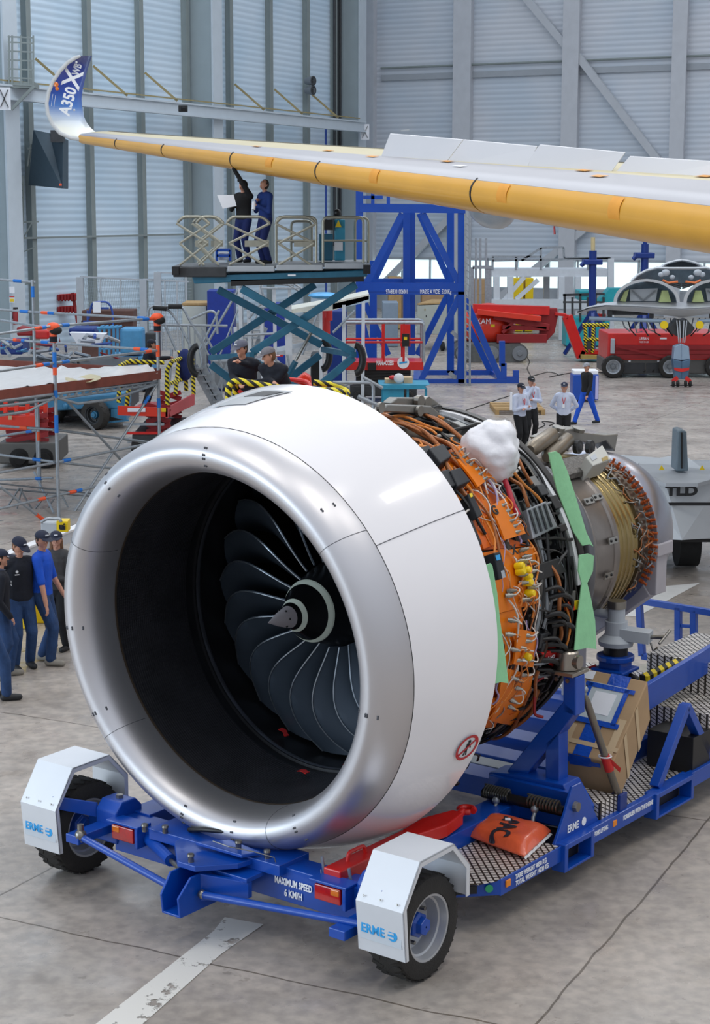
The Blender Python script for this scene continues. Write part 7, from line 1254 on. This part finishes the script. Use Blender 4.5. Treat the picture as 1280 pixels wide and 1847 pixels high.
mb = MB(); P = [[W(118 + i * 9, 690 - j * 3 - 1.2 * i * .5, 35.6 + j * .3) + V((0, 0, .03 * math.sin(i + j))) for j in range(4)] for i in range(8)]; mb.grid(P, .006, (0, 0, 1)); tag(build('cream_sheet', mb, WCR, smooth=80), 'cream coloured panel lying on plastic sheet on the scaffold', 'panel')
# rail with yellow box behind the visitors
rl = thing('aluminium_rail', 'long white aluminium rail on yellow feet behind the visitors at left', 'rail', at_floor(60, 1150), 0); Yr = 25.2
mb = MB(); mb.beam(W(-20, 1024, 24.0), W(160, 952, 26.6), .12, .18); build('rail_beam', mb, mat('white_aluminium', '#cfd5dc', .3, .4, .03), rl, bevel=.01); mb = MB(); mb.beam(W(-20, 1012, 24.0), W(160, 942, 26.6), .16, .03); build('rail_top', mb, WHT, rl)
for x in (35, 65, 100): mb = MB(); c = W(x, 1000, 24.9 + x * .012); mb.bx(c.x - .12, c.x + .12, c.y, c.y + .2, .0, .95); build('yellow_foot', mb, YEL, rl, bevel=.02)
yb = thing('yellow_control_box', 'small yellow and grey instrument box standing on the white rail at left', 'instrument box', W(105, 955, 25.4), 0)
mb = MB(); bxp(mb, 102, 122, 940, 960, 25.3, .25); build('yellow_case', mb, YEL, yb, bevel=.01); mb = MB(); bxp(mb, 74, 102, 944, 962, 25.3, .25); build('grey_case', mb, LGREY, yb, bevel=.01); mb = MB(); mb.tube(rounded([W(74, 942, 25.3), W(85, 935, 25.3), W(108, 936, 25.3), W(110, 941, 25.3)], .05), .025, 6); build('coiled_tube', mb, GALV, yb, smooth=60); text('lettering', 'ui', BTXT, W(112, 950, 25.28), (1, 0, 0), (0, 0, 1), .12, yb, bold=.01)
# ================================================================== machines behind the scaffold
t = thing('red_scissor_lift', 'red scissor lift with taped railing and navy man inside, left of centre', 'scissor lift', at_floor(285, 822), 0); Yl = 43.5; t['label'] = 'red scissor lift with yellow and black taped railing left of the white cowl'
P_ = lambda x, y, Y=Yl: W(x, y, Y)
mb = MB(); mb.prism([P_(212, 732), P_(302, 736), P_(302, 752), P_(212, 749)], (0, .06, 0)); build('front_panel', mb, REDO, t); mb = MB(); mb.prism([P_(302, 736), P_(351, 710, 47.5), P_(351, 730, 47.5), P_(302, 754)], (-.05, 0, 0)); build('side_panel', mb, mat('brick_red_paint', '#b5343a', .45, 0, .05), t)
mb = MB(); mb.add([P_(212, 748), P_(302, 751), P_(351, 727, 47.5), P_(262, 724, 47.5)], [(0, 1, 2, 3)]); build('floor', mb, REDD, t)
for p in (((302, 730), (301, 668), Yl, Yl), ((301, 668), (310, 652), Yl, Yl), ((310, 652), (345, 640), 44, 47.5), ((316, 712), (322, 655), 45, 45.5), ((336, 705), (335, 680), 46, 46), ((349, 712), (348, 640), 47.5, 47.5), ((214, 726), (216, 660), Yl, Yl), ((216, 660), (235, 650), Yl, 45), ((228, 652), (296, 654), Yl, Yl), ((300, 694), (349, 677), Yl, 47.5), ((228, 735), (232, 700), 44, 44), ((320, 636), (350, 634), 47.5, 47.5)):
    mb = MB(); mb.tube([P_(*p[0], p[2]), P_(*p[1], p[3])], .055, 8); build('wrapped_rail', mb, HAZ, t, smooth=60)
scissor_stack(t, P_(240, 0).x, P_(300, 0).x, Yl + .2, 3.2, .6, 1.35, REDD, 3)
for k in range(3): mb = MB(); mb.beam(P_(222 + k * 4, 765 + k * 16), P_(296, 765 + k * 16), .06); build('stack_bar', mb, GALV if k != 1 else RED, t)
mb = MB(); mb.bx(P_(222, 0).x, P_(305, 0).x, Yl, Yl + 3.6, .12, .62); build('chassis', mb, DGREY, t, bevel=.04); mb = MB(); bxp(mb, 230, 262, 736, 743, Yl - .03, .02); build('label', mb, PAPER, t); mb = MB(); bxp(mb, 291, 299, 736, 743, Yl - .03, .02); build('label', mb, YEL, t)
for x in (228, 298): mb = MB(); mb.lathe([(-.08, .22), (.08, .22)], V((P_(x, 0).x, Yl, .22)), axis=(1, 0, 0), n=18); build('lift_wheel', mb, BLK, t, smooth=40)
one('blue_bag', WORKB, 'dark blue bag hanging over taped railing of the left red lift', 'bag', lambda m: m.ball(P_(334, 658, 45.6), (.22, .2, .42), 14, 10), smooth=60)
zf = P_(260, 750).z; pp = P_(262, 700, 45); person(V((pp.x, 45.0, zf)), R(-70), 'man in navy jacket and cap seen from behind in the left red lift', NAVY, PANTK, SHOE, '#14192a', HAIRD, 1.80, lean=14, hands={1: (.1, .62, 1.3), -1: (-.2, .6, 1.25)})
t = thing('orange_red_lift', 'orange red lift with grey chassis behind scaffold at the left edge', 'scissor lift', at_floor(20, 845), 0); Yl = 41.8
mb = MB(); mb.prism([P_(-20, 752, Yl), P_(65, 750, Yl), P_(84, 744, 43.5), P_(84, 772, 43.5), P_(65, 776, Yl), P_(-20, 776, Yl)], (0, .08, 0)); build('side_panel', mb, REDO, t)
for x in (10, 30, 50, 66, 82): mb = MB(); mb.beam(P_(x, 725, Yl + .3), P_(x, 770, Yl + .3), .09); build('stanchion', mb, REDO, t)
mb = MB(); mb.beam(P_(-20, 738, Yl + .3), P_(86, 735, Yl + 1), .08); build('rail', mb, REDO, t); scissor_stack(t, P_(-25, 0, Yl).x, P_(70, 0, Yl).x, Yl + .1, 1.4, .6, 1.3, REDD, 3); mb = MB(); mb.bx(P_(-30, 0, Yl).x, P_(80, 0, Yl).x, Yl, Yl + 1.8, .1, .62); build('chassis', mb, mat('chassis_grey'), t, bevel=.04)
for x, Y_ in ((56, Yl), (78, Yl + 1.3), (10, Yl)): mb = MB(); mb.lathe([(-.08, .24), (.0, .24), (.02, .15), (.08, .14)], V((P_(x, 0, Y_).x, Y_ - .05, .24)), axis=(.25, -1, 0), n=18); build('lift_wheel', mb, BLK, t, smooth=40)
text('lettering', 'XLAR', LTXT, P_(74, 747, 42.5), (1, .3, 0), (0, 0, 1), .14, t); mb = MB(); bxp(mb, 15, 21, 750, 757, Yl - .1, .02); build('label', mb, CARDL, t)
t = thing('blue_tractor_crane', 'steel blue telescopic machine with big black tyre behind the scaffold', 'telescopic machine', at_floor(172, 776), 0); Yt = 49.5; TB = mat('steel_blue_paint', '#2f6f94', .45, 0, .08)
mb = MB(); mb.prism([W(85, 720, Yt), W(225, 708, Yt), W(225, 738, Yt), W(150, 738, Yt), (W(85, 742, Yt))], (0, 1.6, 0)); build('body', mb, TB, t, bevel=.05); mb = MB(); mb.prism([W(200, 738, Yt), W(228, 736, Yt), W(228, 758, Yt), W(200, 752, Yt)], (0, 1, 0)); mb.beam(W(190, 762, Yt), W(232, 758, Yt), .05); build('rear_bracket', mb, TB, t)
for x, Y_ in ((172, Yt - .1), (95, Yt + 1.4)): wheel((W(x, 750, Y_).x, Y_, .42), .42, .32, -1, t, M=Matrix.Translation((W(x, 750, Y_).x, Y_, .42)) @ Matrix.Rotation(R(60), 4, 'Z') @ Matrix.Translation((-W(x, 750, Y_).x, -Y_, -.42)), hubm=TB, rimm=DGREY, name='tyre_wheel', n=30)
mb = MB(); bxp(mb, 160, 200, 700, 712, Yt + .3, 1); build('hood', mb, TB, t, bevel=.04); mb = MB(); mb.ball(W(118, 733, Yt - .05), .09, 8, 6); build('bolt_cap', mb, TB, t)
t = thing('light_blue_lift', 'pale blue machine with tall tank and tube frame behind the left red lift', 'lift machine', at_floor(235, 700), 0); Yq = 60; LB = mat('pale_blue_paint', '#4d92bf', .45, 0, .08)
mb = MB(); bxp(mb, 216, 256, 592, 640, Yq, 1.0); build('tank', mb, LB, t, bevel=.1)
for x in (180, 188, 197, 205, 212): mb = MB(); mb.tube(rounded([W(x, 655, Yq), W(x, 590, Yq), W(x + 8, 588, Yq)], .1), .05, 6); build('tube_frame', mb, LB, t)
mb = MB(); mb.tube([W(175, 592, Yq), W(215, 590, Yq)], .06, 6); mb.tube([W(178, 630, Yq), (W(215, 628, Yq))], .04, 6); build('tube_frame', mb, LB, t); mb = MB(); mb.bx(W(178, 0, Yq).x, W(260, 0, Yq).x, Yq, Yq + 2, .3, 1.2); build('chassis', mb, LB, t, bevel=.05)
for x in (190, 250): mb = MB(); mb.lathe([(-.1, .3), (.1, .3)], V((W(x, 0, Yq).x, Yq, .3)), axis=(1, 0, 0), n=18); build('lift_wheel', mb, BLK, t, smooth=40)
t = thing('red_tool_rack', 'red rack with two rows of hanging red holders by the left wall', 'rack', W(112, 640, 82), 0)
for x in (90, 131): mb = MB(); mb.beam(W(x, 528, 82), V((W(x, 0, 82).x, 82, 0)), .14); build('upright', mb, REDD, t)
for y in (532, 554): mb = MB(); mb.prism([W(90, y, 82), W(137, y - 3, 82), W(137, y + 8, 82), W(90, y + 11, 82)], (0, .2, 0)); build('shelf_bar', mb, RED, t)
for y in (537, 559):
    for k in range(6): mb = MB(); c = W(106 + k * 5.8, y, 81.8); mb.lathe([(-.16, .03), (-.1, .07), (.14, .07)], c, axis=(0, 0, 1), n=8); build('holder', mb, REDD, t)
t = thing('fire_extinguisher', 'red fire extinguisher on the pale column at left edge under two notices', 'fire extinguisher', W(28, 582, 76), 0); mb = MB(); mb.lathe([(-.3, .11), (.2, .12), (.3, .06), (.36, .04)], W(28, 573, 76), axis=(0, 0, 1), n=14); build('cylinder', mb, REDD, t, smooth=50); mb = MB(); mb.tube(rounded([W(28, 562, 76), W(24, 556, 76), W(23, 575, 76)], .1), .03, 6); mb.box(W(28, 556, 76), (.2, .08, .08)); build('valve_and_hose', mb, BLKP, t)
for y0, y1, m, lab in ((517, 529, PAPER, 'upper pale notice on the column above the fire extinguisher'), (534, 546, PAPER, 'lower notice with red stripe on the column above the fire extinguisher')):
    t = tag(build('wall_notice', (lambda m_: (bxp(m_, 17, 26, y0, y1, 76, .02), m_)[1])(MB()), m), lab, 'notice')
    if y0 > 520: build('red_stripe', (lambda m_: (bxp(m_, 17, 26, 534, 536, 75.98, .02), m_)[1])(MB()), RED, t); build('yellow_mark', (lambda m_: (bxp(m_, 18, 25, 539, 544, 75.98, .02), m_)[1])(MB()), YEL, t)
# mesh fence near the wall
fc = thing('mesh_fence', 'grey wire mesh fence panels standing near the left wall', 'fence', W(230, 640, 78), 0); z0 = 0
for x, y, w in ((144, 500, .3), (258, 504, .3), (284, 491, .3), (181, 503, .06), (217, 504, .06), (297, 506, .06), (319, 506, .06), (335, 490, .08)): mb = MB(); mb.beam(W(x, y, 78), V((W(x, y, 78).x, 78, 0)), w); build('fence_post', mb, LGREY, fc)
for a, b in (((144, 499), (258, 505)), ((258, 504), (340, 508)), ((284, 491), (340, 494))): mb = MB(); mb.beam(W(*a, 78), W(*b, 78), .07); build('top_rail', mb, LGREY, fc)
mb = MB()
for k in range(60): x = 145 + k * 3.2; mb.beam(W(x, 503, 78.1), V((W(x, 0, 78.1).x, 78.1, .2)), .012)
for k in range(22): z = .2 + k * .14; mb.beam((W(144, 0, 78.1).x, 78.1, z), (W(338, 0, 78.1).x, 78.1, z), .012)
build('wire_mesh', mb, mat('mesh_wire', '#9aa6ae', .5, .2, 0), fc)
# blue cabinets, crates, stairs and platforms behind the teal lift
one('blue_cabinet', mat('deep_blue_panel', '#0f2f8c', .45, 0, .12), 'tall deep blue cabinet left under the raised teal platform', 'cabinet', lambda m: bxp(m, 375, 421, 524, 676.9, 66, 1.5), bevel=.03)
one('blue_cabinet', mat('deep_blue_panel'), 'wide deep blue cabinet seen through the arms of the teal lift', 'cabinet', lambda m: bxp(m, 470, 520, 548, 676.9, 66, 1.5), bevel=.03)
one('pale_container', mat('pale_container_paint', '#b9bdb6', .5, 0, .04), 'pale container with plywood top left of the deep blue cabinet', 'container', lambda m: bxp(m, 330, 372, 552, 672.5, 67, 2), bevel=.03); one('plywood_sheet', WOOD, 'plywood sheet lying on the pale container', 'board', lambda m: bxp(m, 328, 375, 547, 551, 67, 2))
one('brown_crate', mat('dark_brown_crate', '#5d4038', .7, 0, .15), 'long dark brown crate in front of the mesh fence', 'crate', lambda m: (bxp(m, 148, 240, 560, 580, 72, 1.5), bxp(m, 148, 240, 578, 651.4, 72.2, 1.3)), bevel=.03)
fr = thing('blue_trolley_frame', 'thin blue tube trolley frame on the brown crate by the fence', 'trolley', W(185, 600, 71.5), 0)
for pts in (((160, 575), (166, 545), (195, 544), (203, 560), (204, 600)), ((166, 556), (196, 556)), ((150, 580), (200, 582)), ((158, 600), (158, 560))): mb = MB(); mb.tube(rounded([W(x, y, 71.5) for x, y in pts], .2), .045, 6); build('tube_frame', mb, BR, fr, smooth=60)
mb = MB(); bxp(mb, 168, 181, 544, 564, 71.3, .05); build('paper_notice', mb, PAPER, fr)
def stairs(name, lab, x0, y0, x1, y1, Y, wpx, n=7, sd=1):
    t = thing(name, lab, 'stairs', W((x0 + x1) / 2, y1, Y), 0); w = wpx * Y / 3213
    for q in (0, w): mb = MB(); mb.beam(W(x0, y0, Y) + V((q, 0, 0)), W(x1, y1, Y) + V((q, 0, 0)), .06, .2); build('stringer', mb, GALV, t)
    for k in range(n): c = W(x0, y0, Y).lerp(W(x1, y1, Y), (k + .5) / n); mb = MB(); mb.bx(c.x, c.x + w, c.y - .15, c.y + .15, c.z, c.z + .04); build('step', mb, GALV, t)
    for q in (0, w): mb = MB(); mb.tube([W(x0, y0, Y) + V((q, 0, 1)), W(x1, y1, Y) + V((q, 0, 1))], .03, 6); [mb.beam(W(x0, y0, Y).lerp(W(x1, y1, Y), k) + V((q, 0, 0)), W(x0, y0, Y).lerp(W(x1, y1, Y), k) + V((q, 0, 1)), .04) for k in (.05, .5, .95)]; build('hand_rail', mb, GALV, t, smooth=60)
    return t
stairs('metal_stairs', 'grey metal stairs left of the seated pair behind the teal lift arms', 440, 590, 396, 700, 56, 38, 8)
stairs('metal_stairs', 'narrow grey metal step ladder right of the left red lift', 350, 660, 388, 730, 46, 14, 6)
def rails(name, lab, Y, segs, m=GALV, r=.03, cat='railing'):
    pts = [q for s_ in segs for q in s_]; bx_ = min(pts, key=lambda q: -q[1]); t = thing(name, lab, cat, W(bx_[0], bx_[1], Y), 0)
    for s_ in segs: mb = MB(); mb.tube(rounded([W(x, y, Y) for x, y in s_], .3), r * Y / 40, 8); build('rail_tube', mb, m, t, smooth=60)
    return t
rails('bent_handrail', 'shiny bent tube handrails with black grips behind the left scaffold post', 52, [[(266, 575), (268, 556), (276, 552), (300, 555), (318, 575), (352, 640)], [(300, 553), (330, 553), (340, 575), (370, 622)], [(318, 632), (296, 582), (294, 570)], [(372, 622), (440, 505), (452, 500)], [(360, 630), (395, 560)], [(310, 630), (305, 700)], [(360, 630), (372, 700)], [(290, 586), (410, 588)], [(330, 600), (330, 690)], [(340, 588), (345, 690)], [(345, 575), (380, 560), (390, 565), (392, 602)], [(350, 655), (360, 690), (378, 697), (385, 680), (374, 656)]])
t = [o for o in COL.objects if o.name.startswith('bent_handrail')][-1]
for a, b in (((276, 555), (300, 557)), ((303, 553), (328, 553))): mb = MB(); mb.tube([W(*a, 51.9), W(*b, 51.9)], .07, 8); build('black_grip', mb, BLK, t, smooth=60)
ap = thing('white_work_platform', 'white and aluminium work platform behind the arms of the teal lift', 'work platform', W(560, 720, 52), 0)
for pts, dp, m in (([(515, 560), (600, 545), (665, 530), (665, 540), (600, 560), (515, 565)], 2.5, mat('platform_cream', '#d8d8cc', .4, 0, .04)), ([(600, 548), (666, 533), (666, 545), (600, 558)], .3, mat('pale_tube_side', '#a9bccb', .4, .1, .05)), ([(470, 640), (590, 618), (592, 626), (470, 648)], 2, LGREY)):
    mb = MB(); mb.prism([W(x, y, 52) for x, y in pts], (0, dp, 0)); build('platform_slab', mb, m, ap)
for x, y in ((432, 520), (448, 560), (470, 500), (516, 545), (522, 520), (578, 560), (620, 550), (424, 590), (655, 545), (494, 520)): mb = MB(); mb.beam(W(x, y, 52), V((W(x, 0, 52).x, 52, 0)), .10); build('platform_post', mb, PW, ap)
for a, b in (((470, 520), (555, 520)), ((500, 512), (530, 515)), ((440, 556), (520, 552)), ((430, 605), (520, 600)), ((530, 700), (518, 640)), ((486, 640), (560, 700)), ((575, 560), (545, 640)), ((600, 600), (640, 560)), ((470, 515), (480, 556)), ((505, 505), (540, 525)), ((520, 505), (560, 530)), ((448, 575), (470, 548)), ((600, 700), (640, 690))): mb = MB(); mb.tube([W(*a, 51.8), W(*b, 51.8)], .04, 6); build('platform_rail', mb, GALV, ap)
mb = MB(); bxp(mb, 478, 510, 640, 643, 51.7, .05); build('red_label', mb, RED, ap)
build('label_line', MB().beam(W(483, 641.5, 51.65), W(505, 641.5, 51.65), .01, .015), LTXT, ap)
one('blue_tarpaulin', mat('pale_blue_sheet', '#4aa0d8', .4, 0, .2, 3), 'pale blue plastic sheet crumpled on the cream work platform', 'plastic sheet', lambda m: m.ball(W(583, 533, 51.5), (.45, .5, .1), 14, 8), smooth=60)
for x, y, lab in ((578, 566, 'red drum under cream platform, upper'), (574, 590, 'red drum under cream platform, lower')): one('red_drum', RED, lab, 'drum', lambda m: m.lathe([(0, .16), (.5, .16)], W(x + 12, y + 12, 55), axis=(0, 0, 1), n=14), smooth=40)
wbm = thing('white_beam_stack', 'stack of pale aluminium profiles and blue tubes on the floor behind scaffold', 'material stack', W(80, 660, 52), 0)
rr = random.Random(3)
for k in range(34): x, y = rr.uniform(0, 200), rr.uniform(605, 650); dx, dy = rr.uniform(-40, 40), rr.uniform(-14, 14); mb = MB(); mb.tube([W(x, y, 50 + rr.random() * 4), W(x + dx, y + dy, 52 + rr.random() * 4)], rr.uniform(.025, .06), 6); build('loose_tube', mb, rr.choice([GALV, GALV, GALV, LGREY, BR, REDD, LB]), wbm)
mb = MB(); mb.bx(W(-20, 0, 52).x, W(215, 0, 52).x, 51, 55, .2, 1.6); build('steel_bin', mb, DGREY, wbm); mb = MB(); mb.prism([W(x, y, 55.2) for x, y in ((125, 600), (190, 602), (180, 620), (140, 622))], (0, .5, 0)); build('white_sheet', mb, PAPER, wbm)
for x0, x1, y0, y1, Y_, m, lab in ((30, 60, 590, 606, 58, REDD, 'dark red equipment cover at left between scaffold rails'), (62, 88, 596, 612, 57, RED, 'red equipment cover behind the near scaffold post'), (124, 170, 592, 606, 60, BLUED, 'royal blue folded cover behind scaffold rails'), (0, 40, 615, 640, 56, BLUED, 'blue crate at the left edge behind scaffold'), (262, 282, 600, 650, 58, DGREY, 'dark machine body behind the far scaffold post'), (590, 625, 560, 690, 60, BLUED, 'dark blue housing behind the red scissor lift'), (560, 582, 640, 700, 54, BLKP, 'black equipment behind the teal lift arms'), (380, 470, 650, 700, 60, MGREY, 'grey machinery base behind metal stairs')): one('equipment_cover' if y0 < 620 and x1 < 200 else 'machine_body', m, lab, 'equipment', lambda q: bxp(q, x0, x1, y0, y1, Y_, 1.4), bevel=.06)
bpy.context.view_layer.update()
